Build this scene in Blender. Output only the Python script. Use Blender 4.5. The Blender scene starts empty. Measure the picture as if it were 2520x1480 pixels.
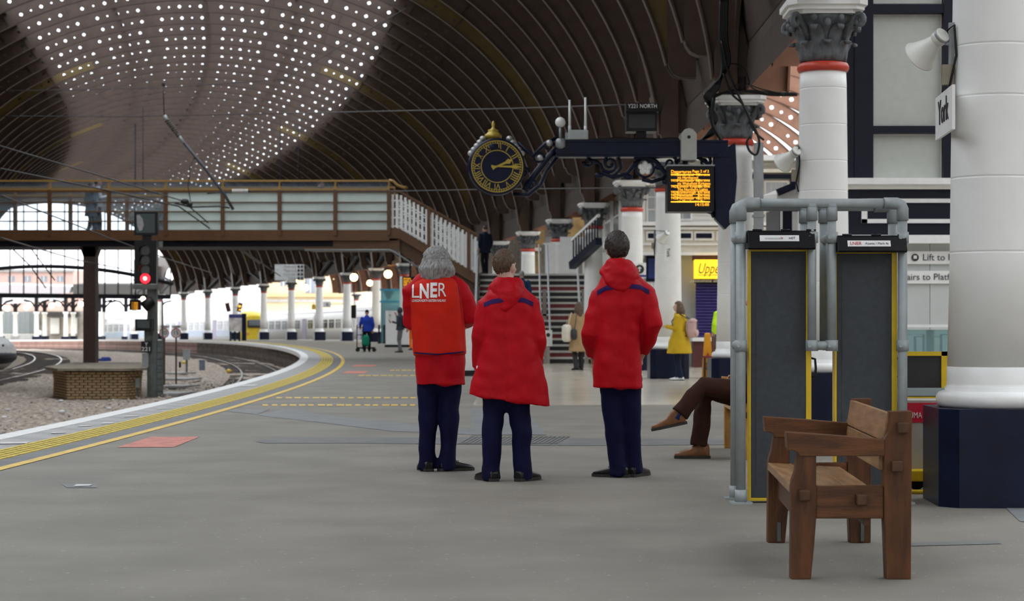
import bpy, bmesh, math, random
from mathutils import Vector, Matrix, noise, Quaternion
from mathutils.bvhtree import BVHTree
random.seed(7)
SC = bpy.context.scene
COL = SC.collection
PI = math.pi
# ------------------------------------------------------------------ camera
F, CH, CX, HY = 4900.0, 1.16, 1260.0, 797.0      # focal length in px (2520 wide), eye height, principal column, horizon row
cam_d = bpy.data.cameras.new('camera'); cam = bpy.data.objects.new('camera', cam_d); COL.objects.link(cam)
cam.location = (0, 0, CH); cam.rotation_euler = (PI / 2, 0, 0)
cam_d.sensor_width = 36.0; cam_d.lens = F / 2520 * 36.0
cam_d.shift_y = (HY - 740) / 2520
cam_d.clip_end = 2000
cam_d.dof.use_dof = True; cam_d.dof.focus_distance = 13.0; cam_d.dof.aperture_fstop = 5.0
SC.camera = cam
# ------------------------------------------------------------------ sky and exposure
W = bpy.data.worlds.new('overcast_sky'); SC.world = W; W.use_nodes = True
bg = W.node_tree.nodes['Background']; bg.inputs[0].default_value = (0.975, 0.985, 1.0, 1); bg.inputs[1].default_value = 1.0
vs = SC.view_settings
vs.view_transform = 'Standard'; vs.look = 'None'; vs.gamma = 1.0; vs.use_curve_mapping = False
vs.exposure = 1.80
SC.cycles.max_bounces = 6; SC.cycles.diffuse_bounces = 3; SC.cycles.transparent_max_bounces = 16
SC.cycles.adaptive_threshold = .03; SC.cycles.glossy_bounces = 3; SC.cycles.caustics_reflective = False; SC.cycles.caustics_refractive = False

# ------------------------------------------------------------------ materials
MATS = {}
def mat(name, col=(.5, .5, .5), rough=.6, metal=0, var=.12, scale=8.0, bump=0.0, bscale=60.0, col2=None, spec=.5, emit=None, estr=0, stretch=None, detail=4, coat=0, sheen=0):
    if name in MATS: return MATS[name]
    m = bpy.data.materials.new(name); m.use_nodes = True; MATS[name] = m
    nt = m.node_tree; N = nt.nodes; L = nt.links
    b = N['Principled BSDF']
    b.inputs['Roughness'].default_value = rough; b.inputs['Metallic'].default_value = metal
    b.inputs['Specular IOR Level'].default_value = spec
    if coat: b.inputs['Coat Weight'].default_value = coat
    if sheen: b.inputs['Sheen Weight'].default_value = sheen
    tc = N.new('ShaderNodeTexCoord'); mp = N.new('ShaderNodeMapping')
    L.new(tc.outputs['Object'], mp.inputs['Vector'])
    if stretch: mp.inputs['Scale'].default_value = stretch
    n = N.new('ShaderNodeTexNoise'); n.inputs['Scale'].default_value = scale; n.inputs['Detail'].default_value = detail
    L.new(mp.outputs['Vector'], n.inputs['Vector'])
    r = N.new('ShaderNodeValToRGB')
    c = Vector(col); d = Vector(col2) if col2 else c * (1 - var)
    r.color_ramp.elements[0].color = (*d, 1); r.color_ramp.elements[1].color = (*(c if col2 else c * (1 + var)), 1)
    r.color_ramp.elements[0].position = .35; r.color_ramp.elements[1].position = .65
    L.new(n.outputs['Fac'], r.inputs['Fac']); L.new(r.outputs['Color'], b.inputs['Base Color'])
    if emit:
        b.inputs['Emission Color'].default_value = (*emit, 1); b.inputs['Emission Strength'].default_value = estr
    if bump:
        n2 = N.new('ShaderNodeTexNoise'); n2.inputs['Scale'].default_value = bscale; n2.inputs['Detail'].default_value = 3
        L.new(mp.outputs['Vector'], n2.inputs['Vector'])
        bp = N.new('ShaderNodeBump'); bp.inputs['Strength'].default_value = bump; bp.inputs['Distance'].default_value = .02
        L.new(n2.outputs['Fac'], bp.inputs['Height']); L.new(bp.outputs['Normal'], b.inputs['Normal'])
    return m
def glass(name, col=(.8, .9, .9), trans=.75, rough=.1, diffuse=(.6, .7, .7)):
    """see-through pane: clear transmission mixed with a dusty, glossy surface"""
    if name in MATS: return MATS[name]
    m = bpy.data.materials.new(name); m.use_nodes = True; MATS[name] = m
    nt = m.node_tree; N = nt.nodes; L = nt.links
    b = N['Principled BSDF']; out = N['Material Output']
    n = N.new('ShaderNodeTexNoise'); n.inputs['Scale'].default_value = 2.5
    tc = N.new('ShaderNodeTexCoord'); L.new(tc.outputs['Object'], n.inputs['Vector'])
    r = N.new('ShaderNodeValToRGB'); r.color_ramp.elements[0].color = (*[x * .8 for x in diffuse], 1); r.color_ramp.elements[1].color = (*diffuse, 1)
    L.new(n.outputs['Fac'], r.inputs['Fac']); L.new(r.outputs['Color'], b.inputs['Base Color']); b.inputs['Roughness'].default_value = rough
    t = N.new('ShaderNodeBsdfTransparent'); t.inputs[0].default_value = (*col, 1)
    mx = N.new('ShaderNodeMixShader'); mx.inputs[0].default_value = trans
    L.new(b.outputs[0], mx.inputs[1]); L.new(t.outputs[0], mx.inputs[2]); L.new(mx.outputs[0], out.inputs[0])
    return m
def plain_glass(name, col, trans, dif):
    m = bpy.data.materials.new(name); m.use_nodes = True; MATS[name] = m
    nt = m.node_tree; N = nt.nodes; L = nt.links; N.remove(N['Principled BSDF']); out = N['Material Output']
    d = N.new('ShaderNodeBsdfDiffuse'); d.inputs[0].default_value = (*dif, 1); t = N.new('ShaderNodeBsdfTransparent'); t.inputs[0].default_value = (*col, 1)
    mx = N.new('ShaderNodeMixShader'); mx.inputs[0].default_value = trans
    L.new(d.outputs[0], mx.inputs[1]); L.new(t.outputs[0], mx.inputs[2]); L.new(mx.outputs[0], out.inputs[0]); return m
def frosted(name, col, mixv=.5):
    if name in MATS: return MATS[name]
    m = bpy.data.materials.new(name); m.use_nodes = True; MATS[name] = m
    nt = m.node_tree; N = nt.nodes; L = nt.links
    b = N['Principled BSDF']; out = N['Material Output']
    n = N.new('ShaderNodeTexNoise'); n.inputs['Scale'].default_value = 1.3
    tc = N.new('ShaderNodeTexCoord'); L.new(tc.outputs['Object'], n.inputs['Vector'])
    r = N.new('ShaderNodeValToRGB'); r.color_ramp.elements[0].color = (*[x * .75 for x in col], 1); r.color_ramp.elements[1].color = (*col, 1)
    L.new(n.outputs['Fac'], r.inputs['Fac']); L.new(r.outputs['Color'], b.inputs['Base Color']); b.inputs['Roughness'].default_value = .35
    t = N.new('ShaderNodeBsdfTranslucent'); L.new(r.outputs['Color'], t.inputs[0])
    mx = N.new('ShaderNodeMixShader'); mx.inputs[0].default_value = mixv
    L.new(b.outputs[0], mx.inputs[1]); L.new(t.outputs[0], mx.inputs[2]); L.new(mx.outputs[0], out.inputs[0])
    return m
def emis(name, col, s):
    return mat(name, tuple(x * .8 for x in col), .5, emit=col, estr=s, var=.02)

# ------------------------------------------------------------------ mesh builder
class MB:
    def __init__(s): s.v = []; s.f = []; s.m = []; s.sm = []
    def add(s, vs, fs, m=0, sm=False):
        o = len(s.v); s.v += [tuple(p) for p in vs]
        for f in fs: s.f.append(tuple(i + o for i in f)); s.m.append(m); s.sm.append(sm)
        return s
    def box(s, c, size, rot=None, m=0):
        x, y, z = (k / 2 for k in size); c = Vector(c)
        vs = [Vector((a * x, b * y, d * z)) for d in (-1, 1) for b in (-1, 1) for a in (-1, 1)]
        if rot is not None:
            R = rot if isinstance(rot, Matrix) else Matrix.Rotation(rot, 3, 'Z'); vs = [R @ p for p in vs]
        return s.add([p + c for p in vs], [(0, 2, 3, 1), (4, 5, 7, 6), (0, 1, 5, 4), (2, 6, 7, 3), (0, 4, 6, 2), (1, 3, 7, 5)], m)
    def b2(s, x0, y0, z0, x1, y1, z1, m=0):
        return s.box(((x0 + x1) / 2, (y0 + y1) / 2, (z0 + z1) / 2), (abs(x1 - x0), abs(y1 - y0), abs(z1 - z0)), None, m)
    def bar(s, p, q, w, h, m=0, up=(0, 0, 1)):
        p = Vector(p); q = Vector(q); t = (q - p); L = t.length; t.normalize(); u = Vector(up)
        sd = t.cross(u)
        if sd.length < 1e-4: sd = t.cross(Vector((1, 0, 0)))
        sd.normalize(); u = sd.cross(t)
        R = Matrix((sd, t, u)).transposed()
        return s.box((p + q) / 2, (w, L, h), R, m)
    def tube(s, pts, r, n=8, m=0, caps=True, sm=True, closed=False, ry=None):
        pts = [Vector(p) for p in pts]; k = len(pts); rs = r if isinstance(r, (list, tuple)) else [r] * k
        fr = None; rings = []
        for i in range(k):
            a = pts[i - 1] if (i > 0 or closed) else pts[i]; b = pts[(i + 1) % k] if (i < k - 1 or closed) else pts[i]
            t = (b - a).normalized()
            if fr is None:
                fr = t.cross(Vector((0, 0, 1)));
                if fr.length < .05: fr = t.cross(Vector((0, 1, 0)))
            fr = (fr - t * fr.dot(t)).normalized(); bn = t.cross(fr)
            rr = rs[i]; ra, rb = rr if isinstance(rr, (list, tuple)) else (rr, rr)
            rings.append([pts[i] + fr * ra * math.cos(2 * PI * j / n) + bn * rb * math.sin(2 * PI * j / n) for j in range(n)])
        return s.loft(rings, m, caps and not closed, sm, closed)
    def cyl(s, p, q, r, r2=None, n=16, m=0, caps=True, sm=True):
        return s.tube([p, q], [r, r if r2 is None else r2], n, m, caps, sm)
    def loft(s, rings, m=0, caps=True, sm=True, closed=False):
        n = len(rings[0]); k = len(rings); o = len(s.v)
        for R in rings: s.v += [tuple(p) for p in R]
        for i in range(k if closed else k - 1):
            i2 = (i + 1) % k
            for j in range(n):
                j2 = (j + 1) % n
                s.f.append((o + i * n + j, o + i * n + j2, o + i2 * n + j2, o + i2 * n + j)); s.m.append(m); s.sm.append(sm)
        if caps:
            s.f.append(tuple(o + j for j in range(n))[::-1]); s.m.append(m); s.sm.append(False)
            s.f.append(tuple(o + (k - 1) * n + j for j in range(n))); s.m.append(m); s.sm.append(False)
        return s
    def lathe(s, prof, n=24, c=(0, 0, 0), m=0, sm=True, caps=True, ph=0, sx=1, sy=1):
        return s.loft([[(c[0] + sx * r * math.cos(2 * PI * j / n + ph), c[1] + sy * r * math.sin(2 * PI * j / n + ph), c[2] + z) for j in range(n)] for r, z in prof], m, caps, sm)
    def sph(s, c, r, nu=16, nv=10, m=0, fn=None):
        rx, ry, rz = r if isinstance(r, (list, tuple)) else (r, r, r); c = Vector(c)
        rings = []
        for i in range(nv + 1):
            a = -PI / 2 + PI * min(max(i / nv, .012), .988)
            R = []
            for j in range(nu):
                d = Vector((math.cos(a) * math.cos(2 * PI * j / nu), math.cos(a) * math.sin(2 * PI * j / nu), math.sin(a)))
                k = fn(d) if fn else 1
                R.append(c + Vector((d.x * rx, d.y * ry, d.z * rz)) * k)
            rings.append(R)
        return s.loft(rings, m, True, True)
    def prism(s, poly, o, u, v, w, m=0):
        """2-D polygon in the plane (o; u, v), extruded by vector w"""
        o = Vector(o); u = Vector(u); v = Vector(v); w = Vector(w); n = len(poly)
        a = [o + u * p[0] + v * p[1] for p in poly]; vs = a + [p + w for p in a]
        fs = [tuple(range(n)), tuple(range(2 * n - 1, n - 1, -1))] + [(i, i + n, (i + 1) % n + n, (i + 1) % n) for i in range(n)]
        return s.add(vs, fs, m)
    def quad(s, a, b, c, d, m=0): return s.add([a, b, c, d], [(0, 1, 2, 3)], m)
    def mesh(s, name):
        me = bpy.data.meshes.new(name); me.from_pydata(s.v, [], s.f)
        me.polygons.foreach_set('material_index', s.m); me.polygons.foreach_set('use_smooth', s.sm)
        return me
    def fix(s, me):
        bm = bmesh.new(); bm.from_mesh(me); bmesh.ops.recalc_face_normals(bm, faces=bm.faces); bm.to_mesh(me); bm.free()
    def build(s, name, m, parent=None, bevel=0, fix=True):
        me = s.mesh(name)
        if fix: s.fix(me)
        o = put(name, me, m, parent)
        if bevel:
            b = o.modifiers.new('bevel', 'BEVEL'); b.width = bevel; b.segments = 2; b.limit_method = 'ANGLE'
        return o
def wmat(o):
    M = o.matrix_basis.copy()
    return wmat(o.parent) @ o.matrix_parent_inverse @ M if o.parent else M
def put(name, me, m, parent=None):
    for x in (m if isinstance(m, (list, tuple)) else [m]):
        me.materials.append(x)
    o = bpy.data.objects.new(name, me); COL.objects.link(o)
    if parent is not None: o.parent = parent; o.matrix_parent_inverse = wmat(parent).inverted()
    return o
def link(name, me, loc, rotz=0, parent=None, rot=None):
    """another object sharing mesh data (materials already on the mesh)"""
    o = bpy.data.objects.new(name, me); COL.objects.link(o)
    o.location = loc
    if rot is not None: o.rotation_euler = rot
    else: o.rotation_euler = (0, 0, rotz)
    if parent is not None: o.parent = parent; o.matrix_parent_inverse = wmat(parent).inverted()
    return o
def tag(o, label, cat, group=None):
    o['label'] = label; o['category'] = cat
    if group: o['group'] = group
    return o
def thing(name, label, cat, loc=(0, 0, 0), group=None, rotz=0):
    o = bpy.data.objects.new(name, None); COL.objects.link(o); o.location = loc; o.rotation_euler = (0, 0, rotz); o.empty_display_size = .1
    return tag(o, label, cat, group)
def struct(name, loc=(0, 0, 0)):
    o = bpy.data.objects.new(name, None); COL.objects.link(o); o.location = loc; o['kind'] = 'structure'; return o
def copy_tree(o, parent=None):
    c = o.copy(); COL.objects.link(c)
    if parent is not None: c.parent = parent
    for ch in list(o.children): copy_tree(ch, c)
    return c
def P(x, y, Y): return Vector(((x - CX) * Y / F, Y, CH - (y - HY) * Y / F))
def U(Y): return F / Y                       # px per metre at distance Y
def G(x, y, z=0):
    Y = F * (CH - z) / (y - HY); return Vector(((x - CX) * Y / F, Y, z))
def V3(*a): return Vector(a)

# ------------------------------------------------------------------ lettering
def text_mesh(s, size=1.0, depth=0, align='CENTER', res=3, shear=0, space=1.0, off=0, ya='CENTER'):
    cu = bpy.data.curves.new('lettering', 'FONT'); cu.body = s; cu.size = size; cu.align_x = align; cu.align_y = ya
    cu.extrude = depth; cu.resolution_u = res; cu.shear = shear; cu.space_character = space; cu.offset = off
    ob = bpy.data.objects.new('lettering', cu); me = bpy.data.meshes.new_from_object(ob)
    bpy.data.objects.remove(ob); bpy.data.curves.remove(cu)
    return me
def text(s, loc, size, m, parent, face=(0, -1, 0), up=(0, 0, 1), name='lettering', align='CENTER', depth=.002, fit=None, **k):
    """flat raised lettering facing direction face"""
    me = text_mesh(s, size, depth, align, **k)
    if fit:
        xs = [v.co.x for v in me.vertices]; w = max(xs) - min(xs)
        q = fit / w; me.transform(Matrix.Diagonal((q, 1, 1, 1)))
    n = Vector(face).normalized(); u = Vector(up).normalized(); x = u.cross(n).normalized(); u = n.cross(x)
    R = Matrix((x, u, n)).transposed().to_4x4()
    me.transform(Matrix.Translation(Vector(loc)) @ R)
    return put(name, me, m, parent)
def texts(lines, m, parent, name='lettering', **k):
    """several strings joined into one printed part; lines: (string, loc, size, align, face)"""
    bm = bmesh.new()
    for (s, loc, size, al, face) in lines:
        me = text_mesh(s, size, .001, al, res=2)
        n = Vector(face).normalized(); u = Vector((0, 0, 1)); x = u.cross(n).normalized(); u = n.cross(x)
        me.transform(Matrix.Translation(Vector(loc)) @ Matrix((x, u, n)).transposed().to_4x4()); bm.from_mesh(me); bpy.data.meshes.remove(me)
    me = bpy.data.meshes.new(name); bm.to_mesh(me); bm.free()
    return put(name, me, m, parent)

# ------------------------------------------------------------------ the curve of the station
K = 1.27e-3
def rowX(t): return 3.5 - K * (t - 29) ** 2
def slope(t): return -2 * K * (t - 29)
def theta(t): return math.atan(-slope(t))
def gz(Y): return -.24 * ((Y - 120) / 55) ** 1.6 if Y > 120 else 0.0
def C(d, t, z=0):
    """d metres right of the column row, at station t along it, z above the platform"""
    a = theta(t); x = rowX(t) + d * math.cos(a); y = t + d * math.sin(a)
    return Vector((x, y, z + gz(y)))
def t_at(px, d=0):
    lo, hi = 20, 290
    for _ in range(50):
        mid = (lo + hi) / 2; p = C(d, mid); x = CX + F * p.x / p.y
        if x > px: lo = mid
        else: hi = mid
    return lo
def arc_ts(t0, step, t1):
    out = []; t = t0
    while (t < t1) if step > 0 else (t > t1):
        out.append(t); t += step / math.sqrt(1 + slope(t) ** 2)
    return out
def strip(mb, d0, d1, ts, z0, z1=None, m=0, div=1):
    z1 = z0 if z1 is None else z1
    prev = None
    for t in ts:
        row = []
        for i in range(div + 1):
            q = i / div; row.append(C(d0 + (d1 - d0) * q, t, z0 + (z1 - z0) * q))
        if prev:
            for i in range(div): mb.quad(prev[i], prev[i + 1], row[i + 1], row[i], m)
        prev = row
def rng(a, b, n): return [a + (b - a) * i / n for i in range(n + 1)]
# ================================================================== THE SETTING
M_asph = mat('asphalt', (.215, .197, .167), .62, var=.13, scale=1.1, bump=.25, bscale=140, detail=9, spec=.35)
def speckle(m, col, thr=.73, sc=26, extra=None):
    """pale grit trodden into the surface"""
    nt = m.node_tree; N = nt.nodes; L = nt.links; b = N['Principled BSDF']
    src = b.inputs['Base Color'].links[0].from_socket
    tc = N.new('ShaderNodeTexCoord'); v = N.new('ShaderNodeTexNoise'); v.inputs['Scale'].default_value = sc; v.inputs['Detail'].default_value = 1
    L.new(tc.outputs['Object'], v.inputs['Vector'])
    r = N.new('ShaderNodeValToRGB'); r.color_ramp.elements[0].position = thr; r.color_ramp.elements[1].position = thr + .02
    L.new(v.outputs['Fac'], r.inputs['Fac'])
    mx = N.new('ShaderNodeMix'); mx.data_type = 'RGBA'; mx.inputs[7].default_value = (*col, 1)
    L.new(r.outputs['Color'], mx.inputs[0]); L.new(src, mx.inputs[6]); L.new(mx.outputs[2], b.inputs['Base Color'])
speckle(M_asph, (.36, .35, .32))
M_patch = mat('asphalt_patch', (.15, .15, .148), .6, var=.12, scale=3, bump=.2, bscale=150)
M_patch2 = mat('asphalt_patch_grey', (.19, .195, .195), .6, var=.1, scale=3, bump=.2, bscale=150)
M_flag = mat('flagstone', (.33, .32, .31), .55, var=.2, scale=2.2, bump=.1, detail=7)
M_wline = mat('white_edge_paint', (.78, .77, .74), .5, var=.1, scale=5)
M_yel = mat('yellow_paint', (.74, .48, .06), .5, var=.14, scale=6)
M_tact = mat('tactile_yellow', (.66, .50, .07), .6, var=.2, scale=5)
M_tactd = mat('tactile_groove', (.30, .24, .07), .7, var=.2, scale=9)
M_red = mat('red_floor_paint', (.55, .17, .12), .55, var=.22, scale=7, detail=8)
M_tile = mat('concourse_tile', (.60, .54, .44), .16, var=.07, scale=1.4, spec=.5)
M_ballast = mat('ballast', (.52, .44, .36), .95, scale=9, col2=(.15, .115, .09), bump=1.0, bscale=14, detail=10)
M_brickwall = mat('platform_wall', (.16, .11, .08), .9, scale=1.2, col2=(.06, .045, .035), bump=.4, bscale=20, stretch=(1, 1, 4))
M_pink = mat('painted_platform_wall', (.42, .25, .21), .85, scale=.8, col2=(.30, .17, .14), bump=.2, bscale=14)
M_rail = mat('rail_steel', (.62, .60, .58), .25, .9, var=.1, scale=3)
M_rust = mat('rail_rust', (.07, .045, .035), .85, var=.3, scale=9)
M_sleeper = mat('sleeper', (.10, .085, .075), .9, var=.2)
M_iron = mat('roof_ironwork', (.061, .034, .023), .5, var=.16, scale=3, bump=.05, bscale=20)
M_irong = mat('roof_ironwork_gold_lit', (.115, .072, .016), .5, var=.12, scale=3)  # golden light on some rib haunches, put into the web colour
M_irons = mat('side_roof_ironwork', (.30, .145, .085), .5, var=.12, scale=3)
M_board = mat('roof_boarding', (.045, .028, .020), .8, var=.2, scale=2, stretch=(6, 6, 1))
M_roofglass = plain_glass('roof_glass', (.9, .95, 1), .8, (.65, .7, .75))
M_col = mat('column_white', (.82, .82, .79), .38, var=.03, scale=3, bump=.12, bscale=9)
M_navy = mat('navy_paint', (.004, .0075, .026), .35, var=.25, scale=6, spec=.22)
M_capg = mat('capital_grey', (.105, .113, .122), .6, var=.3, scale=11, bump=.2)
M_ringred = mat('ring_red', (.52, .05, .025), .4, var=.08)
M_brown = mat('bridge_brown', (.115, .050, .017), .45, var=.12, scale=4)
M_gold = mat('bridge_gold', (.34, .20, .055), .4, var=.08)
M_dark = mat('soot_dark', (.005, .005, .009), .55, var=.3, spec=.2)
M_black = mat('black_plastic', (.006, .006, .007), .4, var=.1, spec=.3)
M_white = mat('white_paint', (.84, .84, .82), .4, var=.03)
M_cream = mat('cream_paint', (.72, .66, .54), .5, var=.04)
M_grey = mat('grey_metal', (.30, .32, .33), .4, .3, var=.08)
M_galv = mat('galvanised', (.34, .375, .38), .5, .15, var=.06, scale=14, spec=.4)
M_chrome = mat('chrome', (.80, .81, .82), .35, .5, var=.03)
M_amber = emis('amber_led', (1.0, .42, .02), .62)
M_lampw = emis('warm_globe', (1.0, .62, .16), 9)
M_lampg = emis('pale_globe', (1.0, .93, .62), 5)

# ---------------------------------------------------------------- floor (platform) with its paint and paving
floor = struct('floor')
E0 = -8.75                                                     # platform edge, metres left of the column row
mb = MB(); ts = rng(-66, 60, 30) + rng(64, 300, 60)
strip(mb, E0 + 1.1, 42, ts, 0, div=10)
mb.build('platform_surface', M_asph, floor)
# shiny tiled concourse, bounded by a straight joint
mb = MB(); mb.b2(-.55, 28.3, -.05, 16, 78, .006)
o = mb.build('tiled_floor', M_tile, floor)
# coping (white nosing) and flagstones as single slabs near the viewer, joined beyond
def slab_mesh(d0, d1, L, zt, zb, name, m, gap=.008):
    b = MB(); b.b2(d0, gap / 2, zb, d1, L - gap / 2, zt); me = b.mesh(name); b.fix(me); me.materials.append(m); return me
me_c = slab_mesh(E0, E0 + .26, .9, .004, -.16, 'coping_slab', M_wline)
me_f = slab_mesh(E0 + .26, E0 + .70, .9, 0, -.1, 'flagstone', M_flag)
for t in arc_ts(11.0, .9, 110):
    p = C(0, t); a = theta(t)
    link('coping_slab', me_c, p, a, floor); link('flagstone', me_f, p, a, floor)
mb = MB(); tf = rng(109, 290, 70)
strip(mb, E0, E0 + .26, tf, .004); strip(mb, E0, E0, tf, .004, -.16); o = mb.build('coping_run', M_wline, floor); o['kind'] = 'stuff'
mb = MB(); strip(mb, E0 + .26, E0 + .72, tf, 0); o = mb.build('flagstone_run', M_flag, floor); o['kind'] = 'stuff'
# tactile slabs with raised lozenges
b = MB(); b.b2(0, .004, -.05, .4, .396, 0, 1)
for i in range(5):
    for j in range(3):
        cx, cy = .04 + i * .08, .067 + j * .133
        b.prism([(-.026, -.055), (.026, -.055), (.026, .055), (-.026, .055)], (cx, cy, 0), (1, 0, 0), (0, 1, 0), (0, 0, .006), 0)
me_t = b.mesh('tactile_slab'); b.fix(me_t); me_t.materials.append(M_tact); me_t.materials.append(M_tactd)
for t in arc_ts(12.0, .4, 128):
    p = C(E0 + .7, t, .002); link('tactile_slab', me_t, p, theta(t), floor)
mb = MB(); tf = rng(127.6, 290, 60); strip(mb, E0 + .7, E0 + 1.1, tf, .004); o = mb.build('tactile_run', M_tact, floor); o['kind'] = 'stuff'
mb = MB(); strip(mb, E0 + 1.34, E0 + 1.45, rng(8, 290, 200), .005); mb.build('painted_yellow_line', M_yel, floor)
mb = MB(); strip(mb, E0 + 1.1, E0 + 1.34, rng(8, 120, 80), .003); mb.build('dark_asphalt_strip', M_patch, floor)
def floor_poly(name, pts, m, z=.004):
    b = MB(); b.add([(*(G(x, y).xy), z) for x, y in pts], [tuple(range(len(pts)))]); return b.build(name, m, floor)
floor_poly('painted_red_panel', [(288, 1102), (428, 1102), (492, 1076), (372, 1076)], M_red)
floor_poly('painted_red_panel', [(842, 920), (895, 920), (908, 914), (855, 914)], M_red)
floor_poly('painted_red_panel', [(862, 903), (918, 903), (930, 899), (875, 899)], M_red)
floor_poly('repair_patch', [(545, 1012), (632, 1021), (662, 1009), (592, 1008)], M_patch2)
floor_poly('repair_patch', [(632, 1023), (700, 1008), (760, 1008), (748, 1013), (790, 1022), (1010, 1044), (1190, 1060), (1190, 1072), (960, 1062), (800, 1042)], M_patch2, .003)
floor_poly('repair_patch', [(628, 1088), (680, 1078), (1140, 1078), (1790, 1082), (1790, 1096), (1400, 1098), (900, 1092), (650, 1092)], M_patch, .0035)
floor_poly('repair_patch', [(1160, 1006), (1290, 1006), (1345, 1072), (1160, 1072)], M_patch2, .0045)
floor_poly('repair_patch', [(150, 1192), (235, 1190), (240, 1202), (165, 1202)], M_patch2, .003)
floor_poly('repair_patch', [(2230, 1338), (2450, 1332), (2465, 1340), (2240, 1346)], M_patch, .003)
floor_poly('repair_patch', [(2455, 1232), (2620, 1215), (2620, 1290), (2510, 1285)], M_patch2, .003)
M_drain = mat('drain_grate', (.20, .20, .19), .5, .4)
b = MB()
q = [G(1125, 1094), G(1375, 1094), G(1408, 1075), G(1160, 1075)]
for i in range(22):
    k0, k1 = i / 22, (i + .6) / 22
    b.add([(*(q[0].lerp(q[1], k0)).xy, .008), (*(q[0].lerp(q[1], k1)).xy, .008), (*(q[3].lerp(q[2], k1)).xy, .008), (*(q[3].lerp(q[2], k0)).xy, .008)], [(0, 1, 2, 3)])
b.build('drain_grate', M_drain, floor)
for (x0, x1, y, n, th) in [(645, 1030, 998, 17, 3.6), (680, 1030, 980, 16, 3.0), (880, 1028, 925, 8, 2), (960, 1030, 912, 5, 2)]:
    for i in range(n):
        a = x0 + (x1 - x0) * (i + .12 * random.random()) / n; c = a + (x1 - x0) / n * random.uniform(.55, .85)
        floor_poly('painted_dash', [(a, y + th / 2), (c, y + th / 2), (c, y - th / 2), (a, y - th / 2)], M_yel)
M_litter = mat('chalk_mark', (.62, .6, .57), .7, var=.1)
for (x, y, w, h) in [(30, 1092, 70, 5), (140, 1067, 36, 3), (205, 1050, 30, 3), (262, 1043, 30, 4), (320, 1026, 34, 3), (395, 1008, 24, 2), (610, 950, 36, 4), (200, 1197, 40, 5)]:
    floor_poly('worn_paint_mark', [(x - w / 2, y + h / 2), (x + w / 2, y + h / 2 - 1), (x + w / 2 + 8, y - h / 2), (x - w / 2 + 8, y - h / 2)], M_litter, .007)

# ---------------------------------------------------------------- platform face and track bed
plat_wall = struct('wall_platform')
mb = MB(); strip(mb, E0 + .12, E0 + .12, rng(6, 150, 70), -.14, -1.3); mb.build('stone_face', M_brickwall, plat_wall)
mb = MB(); strip(mb, E0 + .12, E0 + .12, rng(150, 290, 60), -.14, -1.3); mb.build('painted_face', M_pink, plat_wall)
mb = MB()
for z in (-.42, -.78): strip(mb, E0 + .09, E0 + .09, rng(6, 290, 100), z, z - .04)
mb.build('string_course', M_rust, plat_wall)
bal = MB(); tsb = rng(-62, 40, 40) + rng(41, 110, 160) + rng(112, 300, 90)[1:]; ds = rng(E0 + .15, -32, 70)
grid = []
for t in tsb:
    row = []
    for d in ds:
        p = C(d, t, -1.02)
        p.z += .10 * (noise.noise(p * .45)) + .07 * noise.noise(p * 2.3) + .03 * noise.noise(p * 7)
        if p.y > 130: p.z -= .05
        row.append(p)
    grid.append(row)
for i in range(len(grid) - 1):
    for j in range(len(ds) - 1): bal.quad(grid[i][j], grid[i][j + 1], grid[i + 1][j + 1], grid[i + 1][j])
o = bal.build('ballast_gravel', M_ballast, None, fix=False)
o['kind'] = 'stuff'; o['label'] = 'brown and grey track ballast beside the platform'; o['category'] = 'gravel'
# loose stones along the near cess
st = MB(); rnd = random.Random(3)
for i in range(2600):
    t = rnd.uniform(18, 75); d = E0 + .2 - abs(rnd.gauss(0, 2.6)) - .05
    p = C(d, t, -1.0); p.z += .10 * noise.noise(p * .45) + .07 * noise.noise(p * 2.3) + .03; r = rnd.uniform(.02, .06)
    vs = [p + Vector((rnd.uniform(.6, 1) * r * x, rnd.uniform(.6, 1) * r * y, rnd.uniform(.5, .9) * r * z)) for x, y, z in ((1, 0, 0), (-1, 0, 0), (0, 1, 0), (0, -1, 0), (0, 0, 1), (0, 0, -1))]
    st.add(vs, [(0, 2, 4), (2, 1, 4), (1, 3, 4), (3, 0, 4), (2, 0, 5), (1, 2, 5), (3, 1, 5), (0, 3, 5)])
M_stone = mat('ballast_stone', (.46, .40, .35), .9, var=.5, scale=3)
o = st.build('ballast_stones', M_stone, None, fix=False); o['kind'] = 'stuff'; o['label'] = 'loose pale ballast stones below the platform edge'; o['category'] = 'gravel'
def track(dc, t0, t1, label, seg=160):
    root = thing('railway_track', label, 'track', C(dc, (t0 + t1) / 2, -1.0), 'tracks curving through the station')
    for sgn in (-1, 1):
        d = dc + sgn * .7525; r = MB(); tt = rng(t0, t1, seg)
        for (dd, z) in ((.035, -.90),): strip(r, d - dd, d + dd, tt, z)
        rail = r.build('rail_head', M_rail, root)
        w = MB(); strip(w, d + .036, d + .036, tt, -.899, -1.05); strip(w, d - .036, d - .036, tt, -.899, -1.05); w.build('rail_web', M_rust, rail)
    s = MB(); s.box((0, 0, -1.03), (2.5, .26, .12)); me = s.mesh('sleeper'); s.fix(me); me.materials.append(M_sleeper)
    for t in arc_ts(max(t0, 40), .9, min(t1, 150)): link('sleeper', me, C(dc, t), theta(t), root)
track(E0 - 1.45, 0, 290, 'pair of polished rails hugging the curved platform wall')
track(-20.4, 40, 290, 'pair of rails at far left beyond the brick pier')

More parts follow.
